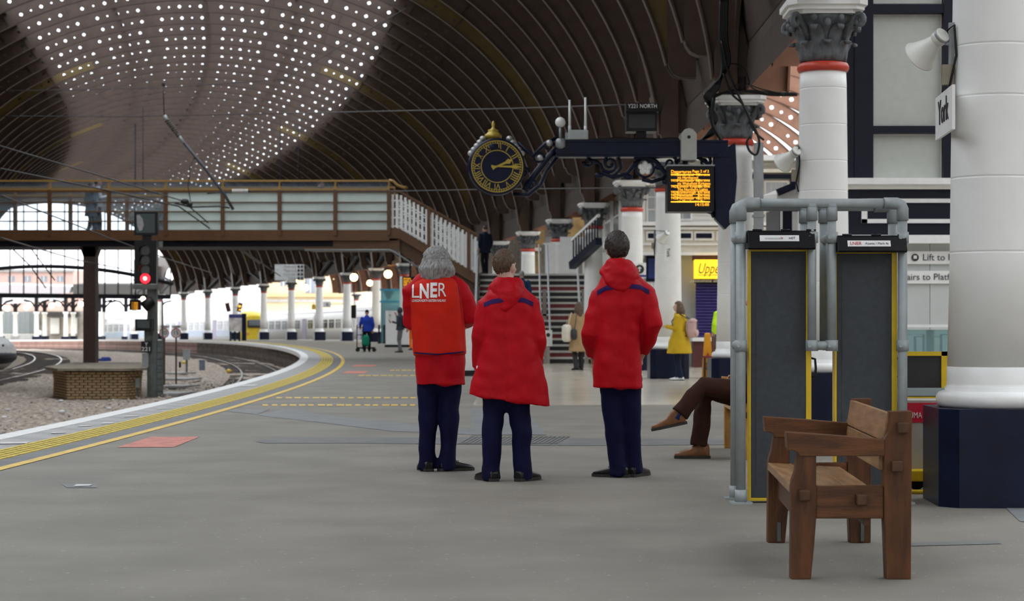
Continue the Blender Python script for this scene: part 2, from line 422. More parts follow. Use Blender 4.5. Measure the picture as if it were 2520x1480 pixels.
# ---------------------------------------------------------------- trainshed roofs
def rib_mesh(name, cxd, a, b, z0, depth, mats, panels, per, big, small, flange=.10, hol=(.2, .8), q0=0.0, foot=None, hpos=.46):
    m = MB(); n = panels * per
    def QQ(i): return q0 + (PI - 2 * q0) * i / n
    def el(q, off): return Vector((cxd + (a + off) * math.cos(q), 0, z0 + (b + off) * math.sin(q)))
    for i in range(n):
        qa, qb = QQ(i), QQ(i + 1); q0_, q1_ = qa, qb; qm = (qa + qb) / 2
        o8 = [el(qa, 0), el(qm, 0), el(qb, 0), el(qb, depth / 2), el(qb, depth), el(qm, depth), el(qa, depth), el(qa, depth / 2)]
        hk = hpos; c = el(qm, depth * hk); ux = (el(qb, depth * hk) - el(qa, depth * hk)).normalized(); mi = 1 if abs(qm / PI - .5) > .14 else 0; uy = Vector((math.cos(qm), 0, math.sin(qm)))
        k = i % per
        if (k == per - 1 and per > 2) or not hol[0] < qm / PI < hol[1]: m.add(o8, [tuple(range(8))], mi); continue
        r = big if k % 2 == 0 else small
        h8 = []
        for j, (sx, sy) in enumerate(((-1, -1), (0, -1), (1, -1), (1, 0), (1, 1), (0, 1), (-1, 1), (-1, 0))):
            f = r * (1.0 if j % 2 else .62); h8.append(c + ux * sx * f + uy * sy * f)
        m.add(o8 + h8, [(j, (j + 1) % 8, 8 + (j + 1) % 8, 8 + j) for j in range(8)], mi)
        if k == 0:                                                   # web stiffener
            p, q = el(qa, 0), el(qa, depth); m.bar(p, q, .06, .10, 0, up=(0, 1, 0))
    for i in range(n):                                               # bottom flange
        qa, qb = QQ(i), QQ(i + 1)
        A, B = el(qa, 0), el(qb, 0); A2, B2 = el(qa, -.035), el(qb, -.035); w = Vector((0, flange, 0))
        m.add([A - w, A + w, B + w, B - w, A2 - w, A2 + w, B2 + w, B2 - w], [(0, 1, 2, 3), (7, 6, 5, 4), (0, 4, 5, 1)[::-1], (0, 3, 7, 4), (1, 5, 6, 2)], 0)
        T0, T1 = el(qa, depth), el(qb, depth); m.quad(T0 - w, T0 + w, T1 + w, T1 - w, 0)
    for s in ((1, -1) if foot else ()):                              # foot at the column line
        A = el(q0 if s > 0 else PI - q0, 0); e = (-.02 if s > 0 else 2 * cxd + .02) if cxd < 0 else (2 * cxd - .02 if s > 0 else .02)
        if foot == 'corbel': pts = [(A.x, A.z + 1.6), (A.x, A.z), (A.x + (e - A.x) * .06, A.z - .09), (A.x + (e - A.x) * .2, A.z - .19), (A.x + (e - A.x) * .45, A.z - .25), (e, A.z - .25), (e, A.z + 1.6)]
        else: pts = [(A.x, A.z + .4), (A.x, A.z), (A.x + (e - A.x) * .2, 4.72), (e, 4.72), (e, A.z + 1.4)]
        m.prism(pts, (0, -.10, 0), (1, 0, 0), (0, 0, 1), (0, .20, 0), 0)
        if foot == 'corbel':
            lip = [Vector((x_, 0, z_)) for x_, z_ in pts[1:6]]
            for k in range(4): m.bar(lip[k], lip[k + 1], .28, .03, 0, up=(0, 1, 0)) if False else m.add([lip[k] + Vector((0, -.15, 0)), lip[k + 1] + Vector((0, -.15, 0)), lip[k + 1] + Vector((0, .15, 0)), lip[k] + Vector((0, .15, 0))], [(0, 1, 2, 3)], 0)
    me = m.mesh(name)
    for x in mats: me.materials.append(x)
    return me
ceil = struct('ceiling')
AX, AB, AZ = 12.0, 9.05, 4.30                                     # half span, rise and springing of the main arch
def q_at(z): return math.asin((z - AZ) / AB)
ribA = rib_mesh('roof_rib', -12.35, AX, AB, AZ, .58, [M_iron, M_iron], 14, 6, .068, .038, hol=(.25, .75), q0=q_at(5.95), foot='corbel', hpos=.36)
ribC = rib_mesh('roof_rib', -12.35, AX, AB, AZ, .58, [M_iron, M_iron], 14, 6, .068, .038, hol=(.25, .75), q0=q_at(4.95), foot='pier', hpos=.36)
ribG = ribA.copy(); ribG.name = 'roof_rib_gold_lit'; ribG.materials[1] = M_irong  # haunch cells coloured as if warmly lit, crown cells left plain
RIB = arc_ts(30.8, -3.04, -62)[::-1] + arc_ts(30.8 + 3.04, 3.04, 201)
k0 = min(range(len(RIB)), key=lambda i: abs(RIB[i] - 30.8))
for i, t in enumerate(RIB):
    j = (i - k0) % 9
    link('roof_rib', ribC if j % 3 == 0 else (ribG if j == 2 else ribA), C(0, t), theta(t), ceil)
def shell(name, cxd, a, b, z0, off, q0, q1, n, tt, m, parent, per_bay=True, sub=1):
    for i in range(len(tt) - 1):
        mm = MB()
        t0, t1 = tt[i], tt[i + 1]
        for j in range(n):
            qa, qb = q0 + (q1 - q0) * j / n, q0 + (q1 - q0) * (j + 1) / n
            pt = lambda q, t: C(cxd + (a + off) * math.cos(q), t, z0 + (b + off) * math.sin(q))
            mm.quad(pt(qa, t0), pt(qb, t0), pt(qb, t1), pt(qa, t1))
        mm.build(name, m, parent, fix=False)
BAY = RIB[::3] + [RIB[-1]]
shell('roof_boarding', -12.35, AX, AB, AZ, .60, .04 * PI, .315 * PI, 14, BAY, M_board, ceil)
shell('roof_boarding', -12.35, AX, AB, AZ, .60, .685 * PI, .96 * PI, 14, BAY, M_board, ceil)
shell('roof_glazing', -12.35, AX, AB, AZ, .64, .315 * PI, .685 * PI, 14, BAY, M_roofglass, ceil)
# purlins
pu = MB()
for q in (.315, .41, .5, .59, .685, .17, .83):
    d = -12.35 + (AX + .56) * math.cos(q * PI); z = AZ + (AB + .56) * math.sin(q * PI)
    strip(pu, d - .07, d + .07, RIB, z - .12); strip(pu, d, d, RIB, z - .12, z)
pu.build('roof_purlins', M_iron, ceil, fix=False)['kind'] = 'stuff'
side = struct('ceiling_aisle')
ribS = rib_mesh('aisle_rib', 8.4, 7.65, 6.3, 4.75, .62, [M_irons, M_irons], 10, 5, .10, .075, hol=(.05, .95))
for t in RIB[::1]: link('aisle_rib', ribS, C(0, t), theta(t), side)
shell('aisle_boarding', 8.4, 7.65, 6.3, 4.75, .64, 0, .16 * PI, 8, BAY, M_board, side)
shell('aisle_boarding', 8.4, 7.65, 6.3, 4.75, .64, .80 * PI, PI, 8, BAY, M_board, side)
shell('aisle_glazing', 8.4, 7.65, 6.3, 4.75, .70, .16 * PI, .80 * PI, 14, BAY, M_roofglass, side)

# ---------------------------------------------------------------- column stations
NEAR = arc_ts(12.9, 9.12, 92)
FAR = [t_at(p) for p in (1078, 995, 926, 854, 786, 717, 649, 579, 511, 452, 395, 330)]
NEAR[3] += 1.7
COLT = [3.75] + NEAR + [t for t in FAR if t > NEAR[-1] + 5]
# piers and arched spandrels over the columns (part of the roof)
for i in range(len(COLT) - 1):
    t0, t1 = COLT[i], COLT[i + 1]; p0, p1 = C(0, t0), C(0, t1)
    b = MB(); R = Matrix.Rotation(theta(t0), 3, 'Z')
    b.prism([(-.20, 4.69), (.20, 4.69), (.33, 5.9), (.75, 7.6), (-.75, 7.6), (-.33, 5.9)], p0 - R @ Vector((0, .20, 0)), R @ Vector((1, 0, 0)), (0, 0, 1), R @ Vector((0, .40, 0)))
    for sx in (-1, 1): b.bar(Vector((p0.x, p0.y, p0.z + 4.69)) + R @ Vector((sx * .21, 0, 0)), Vector((p0.x, p0.y, p0.z + 5.95)) + R @ Vector((sx * .35, 0, 0)), .04, .58, up=R @ Vector((0, 1, 0)))
    b.box((p0.x, p0.y, p0.z + 4.72), (.62, .66, .06), R)
    for sx in (-.08, .08): b.bar(Vector((p0.x, p0.y, p0.z + 4.75)) + R @ Vector((sx, -.22, 0)), Vector((p0.x, p0.y, p0.z + 6.6)) + R @ Vector((sx * 1.6, -.22, 0)), .03, .06)
    b.build('spandrel_pier', M_iron, ceil)
    u = p1 - p0; L = u.length; u.normalize(); pts = [(0, 8.6), (0, 5.0)]
    for k in range(11):
        q = PI * k / 10; pts.append((L / 2 - (L / 2 - .3) * math.cos(q), 5.0 + 2.3 * math.sin(q)))
    pts += [(L, 5.0), (L, 8.6)]
    b = MB(); b.prism(pts, p0, (u.x, u.y, 0), (0, 0, 1), (-u.y * .06, u.x * .06, 0)); b.build('spandrel_web', M_iron, ceil)
    if t0 > 95:                                                   # raking struts seen against the sky
        b = MB(); mid = (p0 + p1) / 2
        for (A, Bq) in ((p0, p1), (p1, p0)):
            pp = [Vector((A.x, A.y, A.z + 4.75)).lerp(Vector((Bq.x, Bq.y, Bq.z + 5.4)), k / 8) + Vector((0, 0, 1.1 * math.sin(PI * k / 8 * .5))) for k in range(9)]
            b.tube(pp, .14, 6)
        b.build('spandrel_strut', M_dark, ceil)
# column prototype ---------------------------------------------------
def leaf(b, ang, r0, z0, h, w, out, m=0):
    """curled acanthus leaf hugging the bell"""
    c, s = math.cos(ang), math.sin(ang); rad = Vector((c, s, 0)); tan = Vector((-s, c, 0)); rows = []
    prof = [(0, 0, .7), (.012, .3, 1), (.02, .55, 1.05), (.05, .8, .9), (.095, .95, .7), (.125, .9, .5), (.12, .78, .3)]
    for (o, k, ww) in prof:
        base = rad * (r0 + o * out) + Vector((0, 0, z0 + h * k))
        rows.append([base - tan * w * ww * .5 - rad * .012, base - tan * w * ww * .28 + rad * .008, base + rad * .022, base + tan * w * ww * .28 + rad * .008, base + tan * w * ww * .5 - rad * .012])
    fr = [[p for p in r] + [p - rad * .03 for p in reversed(r)] for r in rows]
    b.loft(fr, m, True, True)
def column_meshes():
    out = {}
    b = MB(); b.prism([(-.41, -.30), (-.30, -.41), (.30, -.41), (.41, -.30), (.41, .30), (.30, .41), (-.30, .41), (-.41, .30)], (0, 0, 0), (1, 0, 0), (0, 1, 0), (0, 0, .62)); out['plinth'] = (b, M_navy)
    b = MB(); b.lathe([(.20, .62), (.345, .62), (.362, .635), (.372, .66), (.372, .69), (.358, .715), (.335, .725), (.318, .728), (.316, .75), (.308, .756), (.303, .775), (.302, .88), (.28, .9)], 40); out['base_moulding'] = (b, M_white)
    pr = [(.300, .86)]; z = 1.2
    for zj in (1.62, 2.1, 2.62, 2.95, 3.35, 3.75):
        r = .302 - .046 * (zj / 4); pr += [(r, zj - .03), (r, zj - .012), (r, zj - .006), (r - .0035, zj - .002), (r - .0035, zj + .002), (r, zj + .006), (r, zj + .012), (r, zj + .03)]
    pr += [(.252, 3.95)]
    b = MB(); b.lathe(pr, 40); out['shaft'] = (b, M_col)
    b = MB(); b.lathe([(.24, 3.93), (.27, 3.94), (.285, 3.97), (.285, 4.0), (.27, 4.03), (.24, 4.04)], 40); out['ring'] = (b, M_ringred)
    b = MB(); b.lathe([(.235, 4.03), (.24, 4.2), (.27, 4.36), (.35, 4.5), (.37, 4.54), (.2, 4.56)], 32)
    for i in range(8): leaf(b, PI / 4 * i, .235, 4.04, .23, .17, 1.0)
    for i in range(8): leaf(b, PI / 4 * (i + .5), .24, 4.05, .40, .17, 1.35)
    for i in range(4):                                             # corner volutes and small scrolls
        a = PI / 4 + PI / 2 * i; c = Vector((math.cos(a), math.sin(a), 0)); tn = Vector((-c.y, c.x, 0))
        ctr = c * .49 + Vector((0, 0, 4.46)); sp = []
        for k in range(15):
            q = k * .55; r = .085 * (1 - k / 17); sp.append(ctr + c * (-r * math.cos(q)) + Vector((0, 0, r * math.sin(q))))
        sp = [c * .27 + Vector((0, 0, 4.28)), c * .33 + Vector((0, 0, 4.42))] + sp
        b.tube(sp, .034, 6)
        for sg in (-1, 1):
            f = Vector((math.cos(a + sg * .42), math.sin(a + sg * .42), 0)); b.sph(f * .41 + Vector((0, 0, 4.49)), (.034, .034, .04), 10, 6)
        e = Vector((math.cos(a + PI / 4), math.sin(a + PI / 4), 0)); b.sph(e * .37 + Vector((0, 0, 4.44)), (.04, .04, .05), 10, 6)
    out['capital'] = (b, M_capg)
    b = MB(); h = .40; k = .08
    for (hh, z0, z1) in ((.37, 4.54, 4.58), (.41, 4.58, 4.63), (.44, 4.63, 4.69)):
        q = hh - .10; b.prism([(-hh, -q), (-q, -hh), (q, -hh), (hh, -q), (hh, q), (q, hh), (-q, hh), (-hh, q)], (0, 0, z0), (1, 0, 0), (0, 1, 0), (0, 0, z1 - z0))
    out['abacus'] = (b, M_white)
    res = {}
    for k, (bb, mm) in out.items():
        me = bb.mesh(k); bb.fix(me); me.materials.append(mm); res[k] = me
    return res
COLM = column_meshes()
CLAB = ['white iron column just outside the right of the frame behind the viewer', 'nearest white iron column, carrying the York plate, beside the red trauma box',
        'white iron column with dark leafy capital above the ramp rack', 'white iron column carrying the clock bracket, its lower half behind the rack',
        'white iron column behind the woman in the yellow coat', 'white iron column with red ring just left of the departures board',
        'white iron column rising behind the tallest red-coated man', 'iron column with dark capital behind the white stair balustrade', 'pale column seen behind the chrome rails in mid stair',
        'column at the stair landing behind the second red-coated man']
def make_column(loc, rz, label, cat='column'):
    root = thing('iron_column', label, cat, loc, 'columns along the curving row', rz)
    for k, me in COLM.items():
        o = bpy.data.objects.new(k, me); COL.objects.link(o); o.parent = root
    return root
flab = {1078: 'column hidden behind the grey-haired man', 995: 'column top above the grey-haired man\'s left shoulder', 926: 'white column right of the porter in blue', 854: 'white column left of the porter in blue, under a globe lamp',
        786: 'white column beside the platform 2 sign', 717: 'white column under the white platform sign', 649: 'white column in front of the yellow-nosed train cab',
        579: 'white column with the split screen board', 511: 'white column left of the poster stand', 452: 'white column behind the speed limit signs', 395: 'column right behind the red signal post', 330: 'distant column left of the red signal post'}
COLS = []
for i, t in enumerate(COLT):
    p = C(0, t)
    if i == 0 or (90 < t < 115 and abs(CX + F * p.x / p.y - 1078) < 25): continue      # wholly out of sight
    if i < len(CLAB): lab = CLAB[i]
    else:
        p = C(0, t); px = CX + F * p.x / p.y; lab = flab[min(flab, key=lambda k: abs(k - px))]
    COLS.append(make_column(C(-.045 if i == 1 else 0, t), theta(t), lab))
# outer row beyond the aisle
for i, px in enumerate((956, 877)):
    t = t_at(px, 16.8); make_column(C(16.8, t), theta(t), ['distant column under the orange lamp right of the porter', 'distant column top behind the porter\'s column'][i])

# ---------------------------------------------------------------- far gable of the roof: glazed end screen
gab = struct('wall_gable')
tg = 201.0; gm = MB(); gp = MB()
def gpt(d, z): return C(d, tg, z)
def ell(d): 
    k = max(0, 1 - ((d + 12.35) / (AX + .6)) ** 2); return AZ + (AB + .7) * math.sqrt(k)
xs = rng(-24.3, -.4, 18)
M_pane = glass('gable_pane', (.95, .97, 1), .85, .2, (.8, .85, .9))
zl = 4.3
for i in range(18):
    for (z0, z1f) in ((zl, 0), (7.2, 1)):
        a, c = xs[i], xs[i + 1]; za, zc = (min(7.2, ell(a)), min(7.2, ell(c))) if z1f == 0 else (ell(a), ell(c))
        if max(za, zc) <= z0 + .05: continue
        q = MB(); q.quad(gpt(a, z0), gpt(c, z0), gpt(c, max(z0, zc)), gpt(a, max(z0, za))); q.build('pane', M_pane, gab, fix=False)
for x in xs:
    gm.bar(gpt(x, zl), gpt(x, max(zl + .1, ell(x))), .09, .12)
gm.bar(gpt(xs[0], zl), gpt(xs[-1], zl), .3, .45)
arcp = [gpt(-24.5 + 24.3 * k / 24, 7.2 - 1.6 * abs(k / 12 - 1) ** 2) for k in range(25)]; gm.tube(arcp, .22, 6)
gm.build('mullions', M_dark, gab)

# ---------------------------------------------------------------- boundary wall right of the aisle
wr = struct('wall_right')
mb = MB(); strip(mb, 17.6, 17.6, rng(-62, 104, 60), 0, 5.2); mb.build('stone_face', mat('buff_stone', (.52, .43, .30), .85, var=.15, scale=1.5, bump=.2, bscale=10), wr, fix=False)

wlft = struct('wall_left_blocker')  # unseen wall, added to keep ambient light out from the left
mb = MB(); strip(mb, -25.2, -25.2, rng(-62, 200, 70), -1.3, 5.6); mb.build('blocker_face', mat('blocker_brick', (.06, .045, .04), .9, var=.3, scale=1.5), wlft, fix=False)

def roof_z(p):
    """height of the roof ironwork over a point"""
    t = p.y
    for _ in range(6): t = p.y - (p.x - rowX(t)) * math.sin(theta(t))
    d = (p.x - rowX(t)) / math.cos(theta(t))
    a, b_, c = (AX, AB, -12.35) if d < 0 else (7.65, 6.3, 8.4)
    return (AZ if d < 0 else 4.75) + b_ * math.sqrt(max(0, 1 - ((d - c) / a) ** 2)) + gz(p.y) + .8
# ================================================================== FOREGROUND FURNITURE
def woodmat(name, a, b, sc=3.0, st=(1, 14, 14), rough=.45):
    m = mat(name, a, rough, scale=sc, col2=b, bump=.12, bscale=20, stretch=st, detail=8, spec=.3); return m
M_oak_s = woodmat('dark_oak', (.125, .046, .014), (.058, .022, .008), 3.5, (6, 6, 1.2))
M_oak_a = woodmat('dark_oak_arm', (.145, .056, .017), (.068, .027, .010), 3.5, (1.2, 6, 9))
M_oak_t = woodmat('worn_oak', (.36, .205, .095), (.22, .115, .05), 3.5, (9, 1.0, 9), .4)
M_oak_p = woodmat('peg_oak', (.10, .045, .02), (.06, .027, .014), 6, (3, 3, 3))
M_oak_l = woodmat('light_oak', (.50, .27, .08), (.36, .18, .05), 4, (6, 6, 1.2))
def bench(label, Yn, L, shift, px_off, sc, mats, name='wooden_bench'):
    """settle with shaped arms: two side frames, seat planks, apron and raked back boards. Profile measured in the near frame's plane."""
    s = U(9.06)
    def q(x, y): return ((x - CX) / s, CH - (y - HY) / s)
    ms, ma, mt, mp = mats
    root = thing(name, label, 'bench', (1.55 + px_off, Yn + L / 2, 0))
    T = .075
    fl = [q(*p) for p in [(1944, 1425), (1993, 1425), (2001, 1340), (2006, 1276), (2006, 1120), (1961, 1114), (1958, 1138), (1955, 1160), (1948, 1180), (1945, 1200), (1945, 1276)]]
    bl = [q(*p) for p in [(2178, 1428), (2238, 1428), (2241, 1011), (2187, 1012), (2186, 1040), (2181, 1064), (2172, 1081), (2172, 1276)]]
    ar = [q(*p) for p in [(1933, 1063), (2050, 1071), (2172, 1081), (2172, 1122), (1965, 1122), (1958, 1112), (1950, 1108), (1936, 1107)]]
    rl = [q(*p) for p in [(2006, 1197), (2172, 1195), (2172, 1276), (2006, 1276)]]
    fl = [(x, max(z, 0)) for x, z in fl]; bl = [(x, max(z, 0)) for x, z in bl]
    z0 = min(z for x, z in fl + bl); fl = [(x, z - z0 if z < .05 else z) for x, z in fl]; bl = [(x, z - z0 if z < .05 else z) for x, z in bl]
    ax = Vector((shift, L, 0))
    for e in (0, 1):
        o = Vector((px_off, Yn, 0)) + ax * e; o.y -= T / 2
        for nm, poly, m, t in (('front_leg', fl, ms, T), ('back_leg', bl, ms, T), ('armrest', ar, ma, T * 1.25), ('side_rail', rl, ma, T * .7)):
            b = MB(); b.prism(poly, o - Vector((0, (t - T) / 2, 0)), (1, 0, 0), (0, 0, 1), (0, t, 0)); b.build(nm, m, root, bevel=.004)
        for (x, y) in ((2215, 1052), (2201, 1146), (1975, 1217), (2115, 1228)):
            X, Z = q(x, y); sg = -1 if e == 0 else 1
            b = MB(); yy = o.y + (0 if e == 0 else T)
            b.box((o.x + X, yy + sg * .012, Z), (.05, .05, .05)); b.build('peg', mp, root, bevel=.006)
    o = Vector((px_off, Yn, 0))
    def plank(nm, x0, z0, x1, z1, th, m):
        """board from profile point 0 to 1, running the length of the bench"""
        a = Vector((x0, 0, z0)); c = Vector((x1, 0, z1)); u = (c - a); n = Vector((-u.z, 0, u.x)).normalized() * th
        pts = [a, c, c - n, a - n]
        b = MB(); b.add([o + p for p in pts] + [o + p + ax for p in pts], [(0, 1, 2, 3), (7, 6, 5, 4), (0, 4, 5, 1), (1, 5, 6, 2), (2, 6, 7, 3), (3, 7, 4, 0)]); b.build(nm, m, root, bevel=.004)
    xs = [1.268, 1.40, 1.53, 1.655]
    for i in range(3): plank('seat_plank', xs[i], .425 - i * .008, xs[i + 1] - .006, .419 - i * .008, .04, mt)
    plank('apron', 1.315, .24, 1.318, .385, .03, ms); plank('apron', 1.60, .24, 1.60, .385, .03, ms)
    plank('back_board', 1.668, .495, 1.686, .62, .03, mt); plank('back_board', 1.687, .625, 1.706, .755, .03, mt)
    return root
B1 = bench('dark wooden bench with shaped arms in the right foreground', 9.06, 1.50, .088, 0, 1, (M_oak_s, M_oak_a, M_oak_t, M_oak_p))
M_sgrey_ = mat('worn_bracket', (.10, .11, .10), .6)
# small worn metal brackets at the far feet
b = MB(); b.box((1.41, 10.517, .06), (.018, .012, .10)); b.build('floor_bracket', M_sgrey_, B1); b = MB(); b.box((1.85, 10.517, .06), (.018, .012, .10)); b.build('floor_bracket', M_sgrey_, B1)
B2 = bench('lighter oak bench under the seated man, partly behind the ramp rack', 16.95, 1.6, .05, .66, 1, (M_oak_l, M_oak_l, M_oak_l, M_oak_p))

# ---------------------------------------------------------------- rack holding two boarding ramps
RY = 12.83; M_ramp = mat('ramp_grit', (.046, .053, .060), .75, var=.1, scale=30, bump=.3, bscale=220)
M_rampy = mat('ramp_yellow', (.68, .46, .01), .4, var=.08)
rack = thing('pipe_rack', 'galvanised pipe rack of two bays holding the grey boarding ramps', 'rack', (P(2020, 1240, RY).x, RY + .15, 0))
def xz(x, y, Y=RY): p = P(x, y, Y); return p.x, p.z
rr = .031; zt = xz(0, 501)[1]; zm = xz(0, 851)[1]
X0, X1, X2, X3 = (xz(x, 0)[0] for x in (1823, 1998, 2047, 2221))
for Y in (RY, RY + .33):
    for X in (X0, X3):
        b = MB(); b.cyl((X, Y, .01), (X, Y, zt - .04), rr, n=20); b.build('post', M_galv, rack)
        b = MB(); b.box((X, Y, .006), (.14, .12, .012)); b.cyl((X, Y, .01), (X, Y, .09), rr * 1.25, n=20); b.build('foot_flange', M_galv, rack)
    for X in (X1, X2):
        b = MB(); b.cyl((X, Y, zm), (X, Y, zt - .02), rr * .92, n=20); b.build('post', M_galv, rack)
        b = MB(); b.cyl((X, Y, zt - .11), (X, Y, zt), rr * 1.2, n=20); b.sph((X, Y, zt - .02), rr * 1.25, 14, 8); b.build('tee_fitting', M_galv, rack)
    b = MB(); b.cyl((X0 + .03, Y, zt), (X3 - .03, Y, zt), rr, n=20); b.build('top_rail', M_galv, rack)
    for X, sg in ((X0, 1), (X3, -1)):
        b = MB(); b.tube([(X, Y, zt - .11), (X, Y, zt - .035), (X + sg * .01, Y, zt - .012), (X + sg * .035, Y, zt), (X + sg * .12, Y, zt)], rr * 1.25, 20); b.build('elbow_fitting', M_galv, rack)
    b = MB(); b.cyl((X1, Y, zm), (X2, Y, zm), rr * .95, n=20); b.sph((X1, Y, zm), rr * 1.15, 14, 8); b.sph((X2, Y, zm), rr * 1.15, 14, 8); b.build('cross_rail', M_galv, rack)
for X in (X0, X3, X1, X2):
    for z in (zm, xz(0, 585)[1]):
        b = MB(); b.cyl((X, RY, z), (X, RY + .33, z), rr * .9, n=16); b.build('tie_rail', M_galv, rack)
        b = MB(); b.cyl((X, RY, z - .035), (X, RY, z + .035), rr * 1.3, n=20); b.cyl((X - .02, RY - .045, z), (X - .02, RY - .02, z), .012, n=10); b.build('clamp', M_galv, rack)
def ramp(x0, x1, y0, y1, label):
    a = xz(x0, y0); c = xz(x1, y1); Y = RY + .06; root = thing('boarding_ramp', label, 'ramp', ((a[0] + c[0]) / 2, Y + .05, 0))
    zb = max(c[1], .012)
    b = MB(); b.b2(a[0] + .012, Y, zb + .02, c[0] - .035, Y + .09, a[1] - .01); b.build('deck', M_ramp, root, bevel=.003)
    b = MB(); b.b2(a[0] + .045, Y - .003, zb + .09, c[0] - .07, Y + .004, a[1] - .085); b.build('grip_panel', M_ramp, root)
    for nm, q in (('edge_strip', (a[0], zb, a[0] + .012, a[1])), ('edge_strip', (c[0] - .035, zb, c[0], a[1])), ('end_strip', (a[0] + .012, a[1] - .011, c[0] - .035, a[1])), ('end_strip', (a[0] + .012, zb, c[0] - .035, zb + .02))):
        b = MB(); b.b2(q[0], Y - .006, q[1], q[2], Y + .1, q[3]); b.build(nm, M_rampy, root, bevel=.002)
    b = MB(); X = c[0] + .012; z = xz(0, 908)[1]
    b.tube([(X - .02, Y + .05, z + .07), (X + .02, Y + .05, z + .06), (X + .025, Y + .05, z), (X + .02, Y + .05, z - .05), (X - .02, Y + .05, z - .06)], .008, 8); b.build('handle', M_black, root)
    return root
ramp(1846, 2000, 614, 1240, 'left boarding ramp, grey grit deck with yellow edges')
ramp(2058, 2212, 619, 1240, 'right boarding ramp, grey grit deck with yellow edges, behind the bench')
def hood(x0, x1, y0, y1, lx0, lx1, ly0, ly1, label, strs):
    a = xz(x0, y0); c = xz(x1, y1); root = thing('rack_lid', label, 'lid', ((a[0] + c[0]) / 2, RY, c[1]))
    prof = [(RY - .075, c[1]), (RY - .06, c[1] - .012), (RY + .20, c[1]), (RY + .20, a[1]), (RY - .02, a[1]), (RY - .035, a[1] - .01)]
    b = MB(); b.prism(prof, (a[0], 0, 0), (0, 1, 0), (0, 0, 1), (c[0] - a[0], 0, 0)); b.build('lid_shell', M_black, root, bevel=.004)
    for k in (.08, .5, .88):
        X = a[0] + (c[0] - a[0]) * k; b = MB(); b.cyl((X, RY - .02, a[1] + .002), (X + .06, RY - .02, a[1] + .002), .008, n=10); b.build('hinge', M_black, root)
    n = Vector((0, -(a[1] - .01 - c[1]), -.04)).normalized()
    l0 = xz(lx0, ly0, RY - .06); l1 = xz(lx1, ly1, RY - .06)
    def on(X, Z):
        k = (Z - c[1]) / (a[1] - .01 - c[1]); return Vector((X, RY - .075 + .04 * k - .003, Z))
    b = MB(); b.quad(on(l0[0], l1[1]), on(l1[0], l1[1]), on(l1[0], l0[1]), on(l0[0], l0[1])); b.build('paper_label', M_white, root)
    zc = (l0[1] + l1[1]) / 2
    for (st, kx, sz, m) in strs:
        text(st, on(l0[0] + (l1[0] - l0[0]) * kx, zc) + Vector((0, -.003, 0)), sz, m, root, face=(0, -1, .25), depth=.0003)
M_txtr = mat('print_red', (.5, .03, .05), .5); M_txtn = mat('print_navy', (.03, .04, .12), .5); M_txtk = mat('print_black', (.02, .02, .02), .5); M_txtg = mat('print_grey', (.35, .35, .38), .5)
hood(1838, 2003, 568, 611, 1870, 1967, 579, 594, 'left black hinged lid with white paper label above a ramp', [('crosscountry', .36, .022, M_txtg), ('>', .56, .03, M_txtr), ('HST', .82, .024, M_txtn)])
hood(2058, 2228, 580, 618, 2086, 2192, 592, 607, 'right black hinged lid with a red-lettered paper label above a ramp', [('LNER', .19, .032, M_txtr), ('Azuma / Mark 4s', .68, .022, M_txtn)])

# ---------------------------------------------------------------- trauma box and folded yellow wheelchair lift behind the bench
TY = 13.75
def tz(x, y): return xz(x, y, TY)
root = thing('trauma_cabinet', 'pale cabinet with red TRAUMA header between rack and nearest column', 'cabinet', (tz(2260, 0)[0], TY + .2, 0))
M_beige = mat('cabinet_beige', (.40, .37, .32), .5, var=.04); M_redp = mat('red_panel', (.62, .01, .04), .4, var=.04)
a, c = tz(2120, 985), tz(2330, 1158)
b = MB(); b.b2(a[0], TY, c[1], c[0], TY + .32, a[1]); b.build('cabinet_body', M_beige, root, bevel=.005)
d0, d1 = tz(2120, 992), tz(2330, 1040)
b = MB(); b.b2(d0[0], TY - .006, d1[1], d1[0], TY, d0[1]); b.build('header_panel', M_redp, root)
text('TRAUMA', (tz(2239, 0)[0], TY - .008, tz(0, 1023)[1]), .058, M_white, root, fit=.165)
text('LNER', (tz(2288, 0)[0], TY - .008, tz(0, 1013)[1]), .03, M_white, root); text('AED', (tz(2310, 0)[0], TY - .008, tz(0, 1024)[1]), .058, M_white, root)
for X in (a[0] + .05, c[0] - .05):
    b = MB(); b.b2(X - .03, TY + .05, 0, X + .03, TY + .3, c[1]); b.build('leg', M_black, root)
LY = 14.25
def lz(x, y): return xz(x, y, LY)
root = thing('wheelchair_lift', 'black and yellow folded wheelchair lift behind the trauma cabinet', 'lift', (lz(2260, 0)[0], LY + .2, 0))
a, c = lz(2150, 866), lz(2336, 982)
b = MB(); b.b2(a[0], LY + .02, c[1], c[0], LY + .06, a[1]); b.build('screen_panel', mat('lift_black', (.018, .018, .02), .4), root)
b = MB(); b.b2(a[0], LY, a[1] - .03, c[0], LY + .08, a[1]); b.build('top_bar', M_rampy, root)
b = MB(); b.b2(a[0], LY, c[1] - .02, c[0], LY + .08, c[1] + .015); b.build('mid_bar', M_rampy, root)
b = MB(); b.b2(a[0], LY - .004, lz(0, 975)[1], c[0], LY, lz(0, 955)[1]); b.build('clear_strip', glass('lift_strip', (.8, .85, .9), .5), root)
for X in (a[0] + .03, c[0] - .03):
    b = MB(); b.b2(X - .025, LY, 0.02, X + .025, LY + .07, a[1]); b.build('upright', M_rampy, root)
FY = 13.6
b = MB(); p0 = P(2150, 1158, FY); p1 = P(2300, 1186, FY); b.b2(p0.x, FY, p1.z, p1.x, FY + .5, p0.z); b.build('base_tray', M_rampy, root, bevel=.01)
